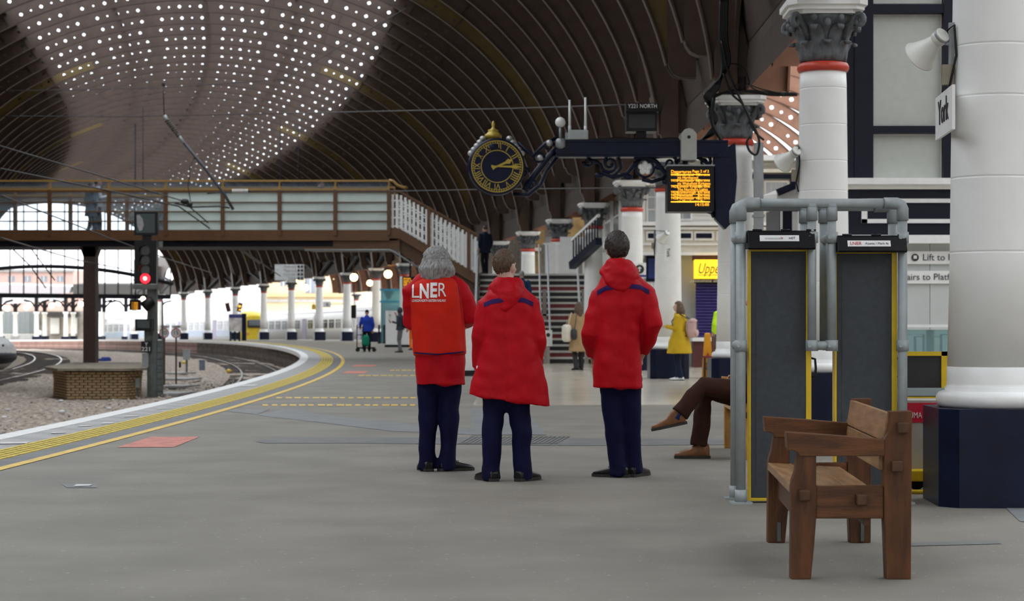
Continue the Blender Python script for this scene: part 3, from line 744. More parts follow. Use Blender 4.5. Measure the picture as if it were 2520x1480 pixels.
b = MB(); b.tube([P(2160, 1212, FY - .05), P(2270, 1212, FY - .05), P(2288, 1204, FY - .05), P(2296, 1188, FY - .05), P(2299, 1160, FY - .05)], .018, 10); b.build('curved_tube', M_rampy, root)
for (cx_, cy_) in ((p0.x + .2, FY + .1), (p1.x - .06, FY + .3)): b = MB(); b.cyl((cx_, cy_, .06), (cx_, cy_ + .06, .06), .06, n=16); b.build('castor', M_black, root)

# ---------------------------------------------------------------- things fixed to the columns
def horn(pb, pm, r, label, colx, group='horn loudspeakers'):
    """reflex horn: pb back of driver, pm centre of mouth"""
    pb = Vector(pb); pm = Vector(pm); ax = (pm - pb); L = ax.length; ax.normalize()
    Rm = ax.to_track_quat('Z', 'Y').to_matrix()
    root = thing('horn_loudspeaker', label, 'loudspeaker', (colx[0], colx[1], colx[2]), group)
    def lathe(prof, nm, m, n=24):
        b = MB(); b.lathe(prof, n); b.v = [tuple(pb + Rm @ Vector(p)) for p in b.v]; return b.build(nm, m, root)
    Mh = mat('horn_white', (.74, .74, .68), .4, var=.03)
    lathe([(r * .42, 0), (r * .46, .02 * L), (r * .46, .26 * L), (r * .38, .28 * L)], 'driver', Mh)
    lathe([(r * .47, .04 * L), (r * .49, .06 * L), (r * .49, .10 * L), (r * .47, .12 * L)], 'driver_band', M_grey)
    lathe([(r * .36, .27 * L), (r * .40, .30 * L), (r * .52, .5 * L), (r * .74, .75 * L), (r * .96, .97 * L), (r * 1.03, L), (r * 1.0, 1.01 * L), (r * .9, .97 * L), (r * .5, .55 * L), (r * .2, .5 * L), (r * .1, .45 * L)], 'bell', Mh, 32)
    cp = Vector(colx); j = pb.lerp(pm, .34)
    b = MB(); b.bar(j, Vector((cp.x, cp.y, j.z - .02)), .03, .018); b.bar(Vector((cp.x, cp.y, j.z + .12)), Vector((cp.x, cp.y, j.z - .42)), .03, .05); b.build('bracket', M_grey, root)
    b = MB(); b.box((cp.x - .04, cp.y - .02, j.z - .22), (.07, .05, .13)); b.build('junction_box', mat('weathered_brass', (.25, .22, .16), .6), root)
    b = MB(); b.tube([pb + Vector((.02, 0, .02)), Vector((cp.x, cp.y - .05, j.z + .1)), Vector((cp.x + .01, cp.y - .06, j.z - .1)), Vector((cp.x - .03, cp.y - .05, j.z - .3)), Vector((cp.x, cp.y - .03, j.z - .4))], .008, 6); b.build('cable', M_black, root)
cn = C(-.045, COLT[1])
horn(P(2322, 84, 12.85), P(2262, 140, 13.02), .112, 'largest white horn loudspeaker, on the nearest column above the York plate', (cn.x - .275, cn.y - .02, 2.98))
c2 = C(0, COLT[2])
horn(P(1962, 370, 21.8), P(1926, 402, 22.0), .115, 'white horn loudspeaker on the column above the ramp rack', (c2.x - .275, c2.y, 3.0))
c4 = C(0, COLT[4])
horn(P(1643, 572, 41.5), P(1625, 589, 41.7), .115, 'small white horn loudspeaker on the column behind the woman in yellow', (c4.x - .275, c4.y, 2.95))
root = thing('name_plate', 'white plate reading York on the nearest column', 'sign', (cn.x - .29, cn.y + .3, 2.25))
A = Vector((2.785, 12.6)); Bp = Vector((2.845, 13.38)); z0, z1 = 2.392, 2.675
b = MB(); b.add([(A.x, A.y, z0), (A.x, A.y, z1), (Bp.x, Bp.y, z1), (Bp.x, Bp.y, z0), (A.x + .02, A.y, z0), (A.x + .02, A.y, z1), (Bp.x + .02, Bp.y, z1), (Bp.x + .02, Bp.y, z0)], [(0, 1, 2, 3), (7, 6, 5, 4), (0, 4, 5, 1), (3, 2, 6, 7), (1, 5, 6, 2), (0, 3, 7, 4)]); b.build('plate', M_white, root)
text('York', ((A.x + Bp.x) / 2 - .004, (A.y + Bp.y) / 2, (z0 + z1) / 2 + .01), .23, M_txtk, root, face=(-1, .077, 0))
b = MB(); b.bar((2.82, 12.85, 2.6), (2.90, 12.88, 2.6), .03, .03); b.bar((2.83, 13.05, 2.5), (2.92, 13.0, 2.5), .03, .03); b.build('fixing_bracket', M_grey, root)
# yellow safety stickers wrapped on the near column
root = thing('safety_sticker', 'yellow and white stickers on the left edge of the nearest column', 'sticker', (cn.x - .26, cn.y, 1.6))
for (y0, y1, m, nm) in ((507, 546, M_white, 'white_sticker'), (548, 610, mat('sticker_yellow', (.72, .72, .06), .4), 'yellow_sticker')):
    b = MB(); za, zb = xz(0, y1, 12.9)[1], xz(0, y0, 12.9)[1]; n = 8
    for i in range(n):
        q0, q1 = PI * 1.0 + .55 * i / n, PI * 1.0 + .55 * (i + 1) / n; r = .272
        f = lambda q, z: (cn.x + r * math.cos(q), cn.y + r * math.sin(q), z)
        b.quad(f(q0, za), f(q1, za), f(q1, zb), f(q0, zb))
    b.build(nm, m, root, fix=False)

# ---------------------------------------------------------------- clock bracket
KY = 30.0
def k3(x, y, dy=0): p = P(x, y, KY); p.y += dy; return p
ck = C(0, COLT[3])
root = thing('clock_bracket', 'navy cast iron bracket arm with scrolls and white rose', 'bracket', (ck.x - .3, KY, 3.3))
b = MB()
pts = [k3(1385, 350), k3(1790, 350), k3(1790, 384), k3(1370, 384), k3(1366, 374)]
b.add([p - Vector((0, .11, 0)) for p in pts] + [p + Vector((0, .11, 0)) for p in pts], [(0, 1, 2, 3, 4), (9, 8, 7, 6, 5)] + [(i, (i + 1) % 5, (i + 1) % 5 + 5, i + 5) for i in range(5)]); b.build('arm_beam', M_navy, root, bevel=.01)
b = MB(); b.bar(k3(1366, 386), k3(1790, 386), .30, .025); b.bar(k3(1380, 349), k3(1790, 349), .26, .03); b.build('beam_flange', M_navy, root)
b = MB(); pts = [k3(1755, 384), k3(1808, 352), k3(1812, 440), k3(1803, 545), k3(1783, 566), k3(1758, 540)]
b.add([p - Vector((0, .12, 0)) for p in pts] + [p + Vector((0, .12, 0)) for p in pts], [tuple(range(6)), tuple(range(11, 5, -1))] + [(i, (i + 1) % 6, (i + 1) % 6 + 6, i + 6) for i in range(6)]); b.build('wall_plate', M_navy, root, bevel=.012)
def spiral(b, cx, cy, r, a0, turns, sg=1, th=.028, n=22, tail=None):
    pts = []
    for i in range(n + 1):
        q = i / n; a = a0 + sg * 2 * PI * turns * q; rr_ = r * (1 - .88 * q); pts.append(k3(cx + rr_ * math.cos(a), cy - rr_ * math.sin(a)))
    if tail: pts = [k3(*p) for p in tail] + pts
    b.tube(pts, [th * (1 - .5 * i / len(pts)) for i in range(len(pts))], 8)
b = MB()
spiral(b, 1500, 405, 22, PI * 1.0, 1.6, 1, tail=[(1448, 392), (1465, 398)])
spiral(b, 1503, 402, 30, -PI / 2, 1.3, 1, tail=[(1575, 392), (1560, 405), (1545, 425), (1525, 434)])
spiral(b, 1448, 398, 13, PI, 1.4, 1); spiral(b, 1650, 402, 18, PI * .5, 1.5, -1, tail=[(1600, 388), (1625, 386)])
spiral(b, 1735, 398, 16, PI * .5, 1.4, -1)
b.tube([k3(1560, 390), k3(1590, 386), k3(1615, 398), k3(1632, 420), k3(1650, 445), k3(1690, 460), k3(1740, 500), k3(1758, 535)], .035, 8)
b.tube([k3(1480, 425), k3(1510, 438), k3(1540, 430), k3(1560, 408), k3(1575, 392)], .03, 8)
b.tube([k3(1660, 400), k3(1690, 386), k3(1720, 388), k3(1745, 405), k3(1755, 440)], .03, 8)
b.tube([k3(1580, 442), k3(1605, 448), k3(1630, 440), k3(1650, 420)], .03, 8)
for (x, y) in ((1600, 395), (1622, 412), (1546, 436), (1640, 448), (1475, 432), (1748, 520), (1752, 495)): b.sph(k3(x, y), (.07, .03, .045), 8, 6)
b.build('scrollwork', M_navy, root)
b = MB(); ctr = k3(1587, 414); b.tube([ctr + Vector((.135 * math.cos(q), 0, .135 * math.sin(q))) for q in rng(0, 2 * PI, 24)[:-1]], .02, 8, closed=True); b.build('rose_ring', M_navy, root)
rose = MB()
for i in range(5):
    q = PI / 2 + 2 * PI * i / 5; rose.sph(ctr + Vector((.062 * math.cos(q), -.02, .062 * math.sin(q))), (.045, .022, .045), 12, 8)
for i in range(5):
    q = PI / 2 + PI / 5 + 2 * PI * i / 5; rose.sph(ctr + Vector((.04 * math.cos(q), -.035, .04 * math.sin(q))), (.028, .016, .028), 10, 6)
rose.sph(ctr + Vector((0, -.045, 0)), (.022, .016, .022), 10, 6); rose.build('white_rose', M_white, root)
# raking link from arm end down to the clock
b = MB()
b.tube([k3(1290, 470), k3(1320, 425), k3(1352, 385), k3(1385, 352)], .05, 8); b.tube([k3(1275, 350), k3(1310, 385), k3(1345, 352), k3(1370, 340)], .03, 8)
b.tube([k3(1262, 478), k3(1300, 480), k3(1330, 455), k3(1345, 420), k3(1372, 385)], .03, 8)
for (x, y, r) in ((1325, 390, 15), (1350, 360, 14), (1305, 455, 16), (1290, 425, 14)):
    spiral(b, x, y, r, 0, 1.5, 1, .022)
b.build('raking_scrolls', M_navy, root)
b = MB(); b.sph(k3(1329, 389, -.05), .045, 12, 8); b.sph(k3(1352, 353, -.05), .05, 12, 8); b.build('silver_rosette', mat('silver_paint', (.5, .5, .5), .4, .4), root)
# clock
CYAW = .10; cpos = k3(1221, 412); fr_n = Vector((math.sin(CYAW), -math.cos(CYAW), 0)); fr_x = Vector((math.cos(CYAW), math.sin(CYAW), 0)); fr_u = Vector((0, 0, 1))
clock = thing('platform_clock', 'round navy double-faced clock with gold roman numerals and crown', 'clock', (cpos.x, cpos.y, cpos.z - .5))
M_goldl = mat('gilt', (.52, .38, .06), .4, .2, var=.08); M_clk = mat('clock_navy', (.005, .008, .03), .35, var=.1, spec=.25)
def drum(prof, m, nm, n=48):
    b = MB(); b.lathe(prof, n); b.v = [tuple(cpos + fr_x * p[0] + fr_u * p[1] - fr_n * p[2]) for p in b.v]; return b.build(nm, m, clock)
drum([(.20, -.17), (.40, -.17), (.425, -.15), (.43, -.10), (.41, -.08), (.41, .12), (.43, .14), (.42, .17), (.2, .17)], M_clk, 'case')
def face_ring(r0, r1, off, m, nm, n=72, dash=None):
    b = MB()
    for i in range(n):
        if dash and i % 2: continue
        a0, a1 = 2 * PI * i / n, 2 * PI * (i + 1) / n
        f = lambda r, a: cpos + fr_x * r * math.sin(a) + fr_u * r * math.cos(a) + fr_n * off
        b.quad(f(r0, a0), f(r0, a1), f(r1, a1), f(r1, a0))
    return b.build(nm, m, clock, fix=False)
face_ring(0, .40, .172, M_clk, 'dial'); face_ring(.375, .39, .176, M_goldl, 'minute_ring'); face_ring(.352, .366, .176, M_goldl, 'minute_track', 120, True); face_ring(.235, .247, .176, M_goldl, 'inner_ring')
face_ring(.345, .350, .176, M_goldl, 'track_ring')
ROM = ['XII', 'I', 'II', 'III', 'IIII', 'V', 'VI', 'VII', 'VIII', 'IX', 'X', 'XI']; bmx = bmesh.new()
for i, s in enumerate(ROM):
    a = 2 * PI * i / 12; me = text_mesh(s, .12, .001); 
    xs_ = [v.co.x for v in me.vertices]; w = max(xs_) - min(xs_); wt = .034 * len(s) + .02; me.transform(Matrix.Diagonal((min(1.15, wt / w), 1.05, 1, 1)))
    rad = fr_x * math.sin(a) + fr_u * math.cos(a); tg_ = fr_x * math.cos(a) - fr_u * math.sin(a)
    me.transform(Matrix.Translation(cpos + rad * .297 + fr_n * .177) @ Matrix((tg_, rad, fr_n)).transposed().to_4x4()); bmx.from_mesh(me)
me = bpy.data.meshes.new('roman_numerals'); bmx.to_mesh(me); bmx.free(); put('roman_numerals', me, M_goldl, clock)
def hand(a, L, w, nm, back=.08):
    d = fr_x * math.sin(a) + fr_u * math.cos(a); t = fr_x * math.cos(a) - fr_u * math.sin(a); o = cpos + fr_n * .19
    b = MB(); pts = [-d * back + t * w * 1.2, -d * back * .5 + t * w * .5, d * L * .55 + t * w * .8, d * L * .75 + t * w * 1.8, d * L, d * L * .75 - t * w * 1.8, d * L * .55 - t * w * .8, -d * back * .5 - t * w * .5, -d * back - t * w * 1.2]
    b.prism([(p.dot(fr_x), p.dot(fr_u)) for p in pts], o, fr_x, fr_u, fr_n * .006); b.build(nm, M_goldl, clock)
hand(math.radians(66), .25, .022, 'hour_hand'); hand(math.radians(91), .36, .017, 'minute_hand', .09)
b = MB(); tp = k3(1214, 360); b.lathe([(.10, 0), (.11, .02), (.11, .05), (.085, .08), (.09, .12), (.125, .13), (.13, .17), (.10, .19), (.075, .22), (.085, .24), (.035, .26), (.02, .29), (.03, .33), (.008, .38)], 20, tp); b.build('gilt_crown', M_goldl, clock)
b = MB(); b.lathe([(.10, 0), (.2, .02), (.19, .10), (.16, .12)], 20, k3(1214, 362) + Vector((0, 0, -.07))); b.build('neck', M_clk, clock)
b = MB()
for sg in (-1, 1):
    for i in range(5): b.sph(cpos + Vector((sg * (.20 + .045 * i), .0, .43 - .055 * i)), (.05, .07, .045), 10, 6)
b.build('side_scroll', mat('silver_paint', (.5, .5, .5), .4, .4), clock)
# apparatus standing on the arm
root = thing('radio_box', 'grey radio box with two tall aerials on the clock arm', 'radio box', (k3(1422, 0).x, KY, k3(0, 348).z))
b = MB(); p, q = k3(1398, 322), k3(1447, 348); b.b2(p.x, KY - .15, q.z + .015, q.x, KY + .1, p.z); b.build('box', mat('box_grey', (.38, .42, .42), .5, var=.05), root, bevel=.015)
b = MB(); p, q = k3(1391, 328), k3(1398, 345); b.b2(p.x, KY - .1, q.z, q.x, KY + .05, p.z); b.build('side_fins', M_grey, root)
for (x, yt) in ((1402, 246), (1441, 240)):
    b = MB(); b.cyl(k3(x, 323), k3(x, yt), .020, .017, 12); b.cyl(k3(x, 323), k3(x, 310), .024, n=12); b.build('aerial', M_white, root)
root = thing('ball_aerial', 'white ball on a short stalk at the end of the clock arm', 'aerial', (k3(1379, 0).x, KY, k3(0, 349).z))
b = MB(); b.sph(k3(1379, 301), .077, 20, 14); b.build('ball', M_white, root)
b = MB(); b.cyl(k3(1379, 312), k3(1379, 346), .02, n=10); b.lathe([(.03, 0), (.075, .03), (.07, .13), (.05, .15)], 12, k3(1379, 368, -.13)); b.build('stalk', M_grey, root)
root = thing('signal_repeater', 'black display box headed Y221 NORTH above the clock arm', 'display', (k3(1578, 0).x, KY, k3(0, 349).z))
b = MB(); p, q = k3(1538, 259), k3(1617, 280); b.b2(p.x, KY - .30, q.z, q.x, KY + .1, p.z); b.build('header', M_black, root)
b = MB(); p, q = k3(1540, 280), k3(1615, 326); b.b2(p.x, KY - .18, q.z, q.x, KY + .2, p.z); b.build('housing', M_black, root)
b = MB(); p2, q2 = k3(1546, 285), k3(1610, 318); b.b2(p2.x, KY - .186, q2.z, q2.x, KY - .18, p2.z); b.build('dark_screen', mat('dead_screen', (.03, .032, .035), .5), root)
b = MB(); b.b2(k3(1565, 0).x, KY - .05, k3(0, 347).z, k3(1590, 0).x, KY + .05, q.z); b.build('mount', M_black, root)
text('Y221 NORTH', (k3(1578, 0).x, KY - .306, k3(0, 267).z), .085, M_white, root, fit=.43)
root = thing('terminal_box', 'pale rounded box with a dark hole clamped over the clock arm', 'box', (k3(1692, 0).x, KY - .2, k3(0, 398).z))
b = MB(); s_ = U(KY); poly = [(-19, -40), (19, -40), (19, 25), (10, 36), (0, 39), (-10, 36), (-19, 25)]
b.prism([(x / s_, y / s_) for x, y in poly], k3(1692, 358, -.24), (1, 0, 0), (0, 0, 1), (0, .45, 0)); b.build('box', mat('box_beige', (.40, .40, .36), .5, var=.05), root, bevel=.01)
b = MB(); b.cyl(k3(1692, 341, -.245), k3(1692, 341, -.235), .026, n=16); b.build('hole', M_black, root)
# departures board hanging under the arm
DY = 29.7
root = thing('departure_board', 'amber lit departures board hanging under the clock arm', 'board', (P(1698, 0, DY).x, DY + .2, P(0, 522, DY).z))
p, q = P(1643, 409, DY), P(1757, 521, DY)
b = MB(); b.b2(p.x, DY, q.z, q.x, DY + .5, p.z); b.build('housing', M_black, root, bevel=.01)
b = MB(); b.b2(p.x - .01, DY - .03, p.z, q.x + .01, DY + .52, p.z + .02); b.build('top_lip', M_grey, root)
b = MB(); b.cyl((P(1690, 0, DY).x, DY + .25, p.z), (P(1690, 0, DY).x, DY + .25, P(0, 386, DY).z), .04, n=10); b.build('hanger', M_navy, root)
rows = [('Departures', 'Page 2 of 2', '', 1.3), ('1415', 'Sunderland', '10', 1), ('', 'via Hartlepool', '', 1), ('1418', 'Manchester Pic', '10', 1), ('', 'via Wakefield Kirkgate', '', 1), ('1423', 'London Kings X', '3', 1), ('', 'The Northern Lights', '', 1),
        ('1424', 'Scarborough', '5', 1), ('1427', 'Newcastle', '5', 1), ('1428', 'Manchester Vic', '5', 1), ('', 'via Manchester Pic', '', 1), ('', '', '14:15:00', 1)]
L_ = []; yy0, yy1 = 423, 503
for i, r in enumerate(rows):
    y = yy0 + (yy1 - yy0) * i / 11 ; f = DY - .004
    if i == 0: L_ += [(r[0], P(1651, y, f), .066, 'LEFT', (0, -1, 0)), (r[1], P(1745, y - 1, f), .056, 'RIGHT', (0, -1, 0))]; continue
    if i == 11: L_ += [(r[2], P(1745, y + 1, f), .062, 'RIGHT', (0, -1, 0))]; continue
    if r[0]: L_ += [(r[0], P(1651, y, f), .054, 'LEFT', (0, -1, 0)), ('On time', P(1747, y, f), .052, 'RIGHT', (0, -1, 0)), (r[2], P(1721, y, f), .052, 'RIGHT', (0, -1, 0))]
    L_ += [(r[1], P(1667, y, f), .054, 'LEFT', (0, -1, 0))]
texts(L_, M_amber, root, 'display_text')
b = MB()
for (y, t) in ((430, 2), (443, .8), (457, .8), (471, .8), (479, .8), (486, .8), (497, 2.6)):
    a, c = P(1651, y - t / 2, DY - .003), P(1747, y + t / 2, DY - .003); b.quad((a.x, a.y, c.z), (c.x, a.y, c.z), (c.x, a.y, a.z), (a.x, a.y, a.z))
b.build('display_rule', M_amber, root, fix=False)
# cables
cab = thing('cable_bundle', 'tangle of black cables around the clock column capital', 'cables', (ck.x, ck.y - .5, 3.0))
def cable(pts, r, Y=30.2):
    b = MB(); pp = [P(x, y, Y + (dz[0] if dz else 0)) for (x, y, *dz) in pts]
    fine = []
    for i in range(len(pp) - 1):
        p0 = pp[max(i - 1, 0)]; p1 = pp[i]; p2 = pp[i + 1]; p3 = pp[min(i + 2, len(pp) - 1)]
        for k in range(5):
            t = k / 5; fine.append(.5 * ((2 * p1) + (p2 - p0) * t + (2 * p0 - 5 * p1 + 4 * p2 - p3) * t * t + (3 * p1 - p0 - 3 * p2 + p3) * t ** 3))
    fine.append(pp[-1]); b.tube(fine, r, 6); b.build('cable', M_black, cab)
for k in range(5):
    j = k * 4
    cable([(1774 + j, 0), (1772 + j, 90), (1778 + j, 160), (1768 - j, 215), (1750 - j, 240), (1748 + j, 290), (1760 - j, 325), (1722, 347 + k)], .022)
cable([(1776, 100), (1790, 170), (1820, 240), (1850, 300), (1868, 345), (1862, 380), (1845, 372), (1838, 350), (1846, 335)], .02, 30.0)
cable([(1780, 180), (1800, 230), (1830, 260), (1855, 320), (1880, 345)], .018, 30.0)
for k in range(4): cable([(1752, 236 + 2 * k), (1800, 226 - k), (1850, 224 + k), (1900, 228 + 2 * k), (1962, 231 + k)], .02, 30.25)
cable([(1770, 215), (1785, 165), (1810, 158), (1835, 175), (1850, 215), (1890, 230)], .012, 30.2); cable([(1790, 220), (1830, 205), (1870, 218), (1930, 232)], .010, 30.2)
for k in range(5): cable([(1455, 347 - k), (1520, 340 + k), (1590, 346 - k), (1650, 341 + k), (1672, 344)], .018, 29.9)
cable([(1757, 240), (1752, 300), (1775, 345), (1790, 372), (1793, 420), (1798, 470)], .03, 30.1)
duct = thing('cable_duct', 'grey steel duct running up the right of the clock column', 'duct', (P(1866, 0, 30.7).x, 30.7, 0))
b = MB(); p, q = P(1857, 352, 30.65), P(1878, 797, 30.65); b.b2(p.x, 30.6, 0.62, q.x, 30.8, p.z); b.build('duct_box', M_grey, duct)
for z in (1.2, 2.0, 2.8): b = MB(); b.b2(p.x - .02, 30.58, z, q.x + .02, 30.82, z + .04); b.build('strap', M_grey, duct)
# ================================================================== FOOTBRIDGE
def BY(x): return 64.0 - 1.6 * x / 958
def B(x, y, dy=0): p = P(x, y, BY(x)); p.y += dy; return p
M_frost = frosted('frosted_panel', (.92, 1.0, .96), .55); M_clear = glass('bridge_glass', (.95, .98, 1.0), .9, .08, (.6, .7, .75))
M_clear2 = glass('bridge_glass_upper', (.85, .92, 1.0), .8, .08, (.25, .30, .38))
br = thing('footbridge', 'brown footbridge with glazed parapets crossing above the tracks', 'bridge', B(222, 600, 1.5), None)
DEP = 3.0
def band(x0, x1, y0, y1, th, m, nm, dy=0, y2=None, y3=None):
    """board between two px columns; y0/y1 top/bottom at x0, y2/y3 at x1"""
    y2 = y0 if y2 is None else y2; y3 = y1 if y3 is None else y3
    pts = [B(x0, y0, dy), B(x1, y2, dy), B(x1, y3, dy), B(x0, y1, dy)]; w = Vector((0, th, 0))
    b = MB(); b.add(pts + [p + w for p in pts], [(0, 1, 2, 3), (7, 6, 5, 4), (0, 4, 5, 1), (1, 5, 6, 2), (2, 6, 7, 3), (3, 7, 4, 0)])
    return b.build(nm, m, br)
XS = [-300, -160, -20, 122, 268, 408, 548, 688, 825, 957]
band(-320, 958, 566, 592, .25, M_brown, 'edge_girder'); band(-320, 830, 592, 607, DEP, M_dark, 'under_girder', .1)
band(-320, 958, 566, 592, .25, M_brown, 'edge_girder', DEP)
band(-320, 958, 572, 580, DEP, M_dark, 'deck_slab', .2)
for dy in (0, DEP):
    for (y0, y1, m, nm, th) in ((443, 447.5, M_gold, 'hand_rail', .10), (464, 468.5, M_gold, 'glazing_rail', .07), (469, 474, M_brown, 'top_rail', .12), (497, 500, M_brown, 'mid_rail', .06), (520, 523, M_brown, 'mid_rail', .06), (543.5, 546.5, M_brown, 'mid_rail', .06)):
        if dy and nm == 'mid_rail': continue
        band(-320, 958, y0, y1, th, m, nm, dy - th * .3)
    for i, x in enumerate(XS):
        band(x - 4.5, x + 4.5, 468, 580, .16, M_brown, 'post', dy - .06); band(x - 2, x + 2, 444, 468, .06, M_gold, 'upper_post', dy - .02)
    for i in range(len(XS) - 1):
        x0, x1 = XS[i] + 4.5, XS[i + 1] - 4.5
        band(x0, x1, 448, 464, .012, M_clear2, 'upper_pane', dy + .03)
        band(x0, x1, 474, 566, .015, M_frost if (i >= 5 and dy == 0) else M_clear, 'lower_pane', dy + .04)
# curled end of the hand rail
b = MB(); b.tube([B(957, 436 + 8), B(968, 446), B(978, 456), B(990, 461), B(1003, 462)], .045, 8); b.build('rail_curl', M_gold, br)
# left flight of stairs, its stringers and white lattice balustrades
FX0, FX1 = 958, 1178
def sy(x, y0, y1, bend=983):      # runs level to the bend, then falls
    return y0 if x < bend else y0 + (y1 - y0) * (x - bend) / (FX1 - bend)
for dy in (0, DEP):
    band(958, 983, 563, 587, .18, M_brown, 'stringer', dy); band(983, 1178, 563, 587, .18, M_brown, 'stringer', dy, 678, 704)
    band(958, 983, 468, 474, .12, M_brown, 'stair_hand_rail', dy - .03); band(983, 1178, 468, 474, .12, M_brown, 'stair_hand_rail', dy - .03, 577, 583)
    for x in (958, 1055, 1153): band(x - 4, x + 4, sy(x, 468, 577), sy(x, 572, 690), .14, M_brown, 'newel_post', dy - .03)
    for k in range(4):
        y = 492 + k * 21
        for (xa, xb) in ((962, 983), (983, 1051), (1059, 1149), (1157, 1174)): band(xa, xb, sy(xa, y, y + 112), sy(xa, y + 3.6, y + 115.6), .05, M_white, 'lattice_rail', dy + .02, sy(xb, y, y + 112), sy(xb, y + 3.6, y + 115.6))
    for x in [966 + 10.4 * i for i in range(9)] + [1064 + 10.6 * i for i in range(9)] + [1160, 1170]:
        band(x - 2.9, x + 2.9, sy(x, 478, 588), sy(x, 561, 676), .05, M_white, 'baluster', dy + .03)
    if dy: continue
    band(745, 983, 592, 612, DEP, M_brown, 'soffit_beam', .1); 
    b = MB(); q = [B(983, 588, .2), B(1178, 704, .2), B(1178, 745, .2), B(983, 622, .2)]; w = Vector((0, DEP, 0))
    b.add(q + [p + w for p in q], [(0, 1, 2, 3), (7, 6, 5, 4), (0, 4, 5, 1), (1, 5, 6, 2), (2, 6, 7, 3), (3, 7, 4, 0)]); b.build('stair_soffit', mat('soffit_brown', (.09, .045, .02), .6), br)
    b = MB(); b.tube([B(750, 616, .05), B(958, 615, .05), B(970, 620, .05), B(1100, 705, .05)], .03, 6); b.build('conduit', M_grey, br)
# bridge column (brown post) on its brick pier
post = thing('bridge_post', 'brown steel post carrying the footbridge from the brick pier', 'post', (B(222, 0).x, 64.2, -.1))
def pp(x, y, Y=64.2): return P(x, y, Y)
b = MB(); b.b2(pp(208, 0).x, 64.0, -.1, pp(238, 0).x, 64.5, pp(0, 606).z); b.build('shaft', mat('post_brown', (.045, .022, .014), .6), post)
b = MB(); zz = pp(0, 606).z; b.prism([(pp(208, 0).x - .12, zz), (pp(238, 0).x + .12, zz), (pp(238, 0).x, zz - .35), (pp(208, 0).x, zz - .35)], (0, 64.0, 0), (1, 0, 0), (0, 0, 1), (0, .5, 0)); b.build('flared_head', mat('post_brown'), post)
M_brk = mat('pier_brick', (.34, .235, .125), .85, var=.25, scale=2.2, bump=.2, bscale=25); M_mort = mat('mortar', (.035, .03, .022), .9)
M_slab = mat('pier_slab', (.24, .20, .15), .85, var=.3, scale=3, bump=.3, bscale=12)
pier = thing('brick_pier', 'buff brick pier with stone cap standing in the ballast', 'pier', P(222, 985, 57.5))
xa, xb = P(104, 0, 57).x, P(335, 0, 56.2).x
plan = [(xa - .6, 64.8), (xa, 58.4), (xa + .93, 56.0), (xb - .25, 56.0), (xb, 57.0), (-12.3, 64.8)]
b = MB(); ins = [(x + (.1 if x < -12.31 else -.1), y + .1 if y < 60 else y) for x, y in plan]; b.prism(ins, (0, 0, -1.15), (1, 0, 0), (0, 1, 0), (0, 0, 1.0)); b.build('core', M_mort, pier)
bk = MB(); bk.box((0, 0, 0), (.214, .10, .058)); mebk = bk.mesh('brick'); bk.fix(mebk); mebk.materials.append(M_brk)
nb = 0
for i in range(5):
    p0, p1 = Vector(plan[i]), Vector(plan[i + 1]); 
    u = p1 - p0; L = u.length; u.normalize(); n = max(1, round(L / .235)); pit = L / n; nrm = Vector((u.y, -u.x))
    for c in range(12):
        z = -1.07 + c * .076; corb = -.04 + .012 * max(0, c - 8)
        row = [((k + .5) * pit, 1) for k in range(n)] if c % 2 == 0 else [(.25 * pit, .46), (L - .25 * pit, .46)] + [((k + 1) * pit, 1) for k in range(n - 1)]
        if i == 0: row = [r for r in row if r[0] > L - 1.6]
        if i == 4: row = [r for r in row if r[0] < 1.6]
        for q, sc_ in row:
            p = p0 + u * q + nrm * (corb + random.uniform(-.004, .004)); o = link('brick', mebk, (p.x, p.y, z), math.atan2(u.y, u.x), pier); o.scale.x = sc_; nb += 1
b = MB(); ov = .22; big = [(x + (-ov if x < -12.31 else ov), (y - ov if y < 60 else y)) for x, y in plan]; b.prism(big, (0, 0, -.17), (1, 0, 0), (0, 1, 0), (0, 0, .075)); b.build('cap_slab', M_slab, pier, bevel=.01)

# ================================================================== MAIN STAIRS
st = thing('staircase', 'broad staircase with black risers and white nosings behind the men', 'staircase', (.7, 60, 0))
M_nose = mat('step_nosing', (.62, .60, .54), .5, var=.06); M_riser = mat('step_riser', (.02, .018, .02), .5); M_riserr = mat('step_riser_red', (.20, .02, .025), .5)
SX0, SX1 = -1.0, 2.28; n = 15; Y0, Y1 = 58.0, 62.5; ZL = 2.72
for i in range(n):
    y0 = Y0 + (Y1 - Y0) * i / n; z1 = ZL * (i + 1) / n; z0 = ZL * i / n
    b = MB(); b.b2(SX0, y0, max(0, z0 - .02), SX1, y0 + .42, z1); s_ = b.build('step', M_riserr if i in (1, 4, 7, 9, 12) else M_riser, st)
    b = MB(); b.b2(SX0, y0 - .03, z1 - .055, SX1, y0 + .30, z1 + .004); b.build('nosing', M_nose, s_)
b = MB(); b.b2(SX0 - .9, Y1, ZL - .25, SX1 + .3, Y1 + 3.4, ZL + .002); b.build('landing', M_nose, st)
b = MB(); b.b2(SX0, Y1 + .4, 0, SX1, Y1 + .5, ZL - .25); b.build('landing_wall', M_white, st)
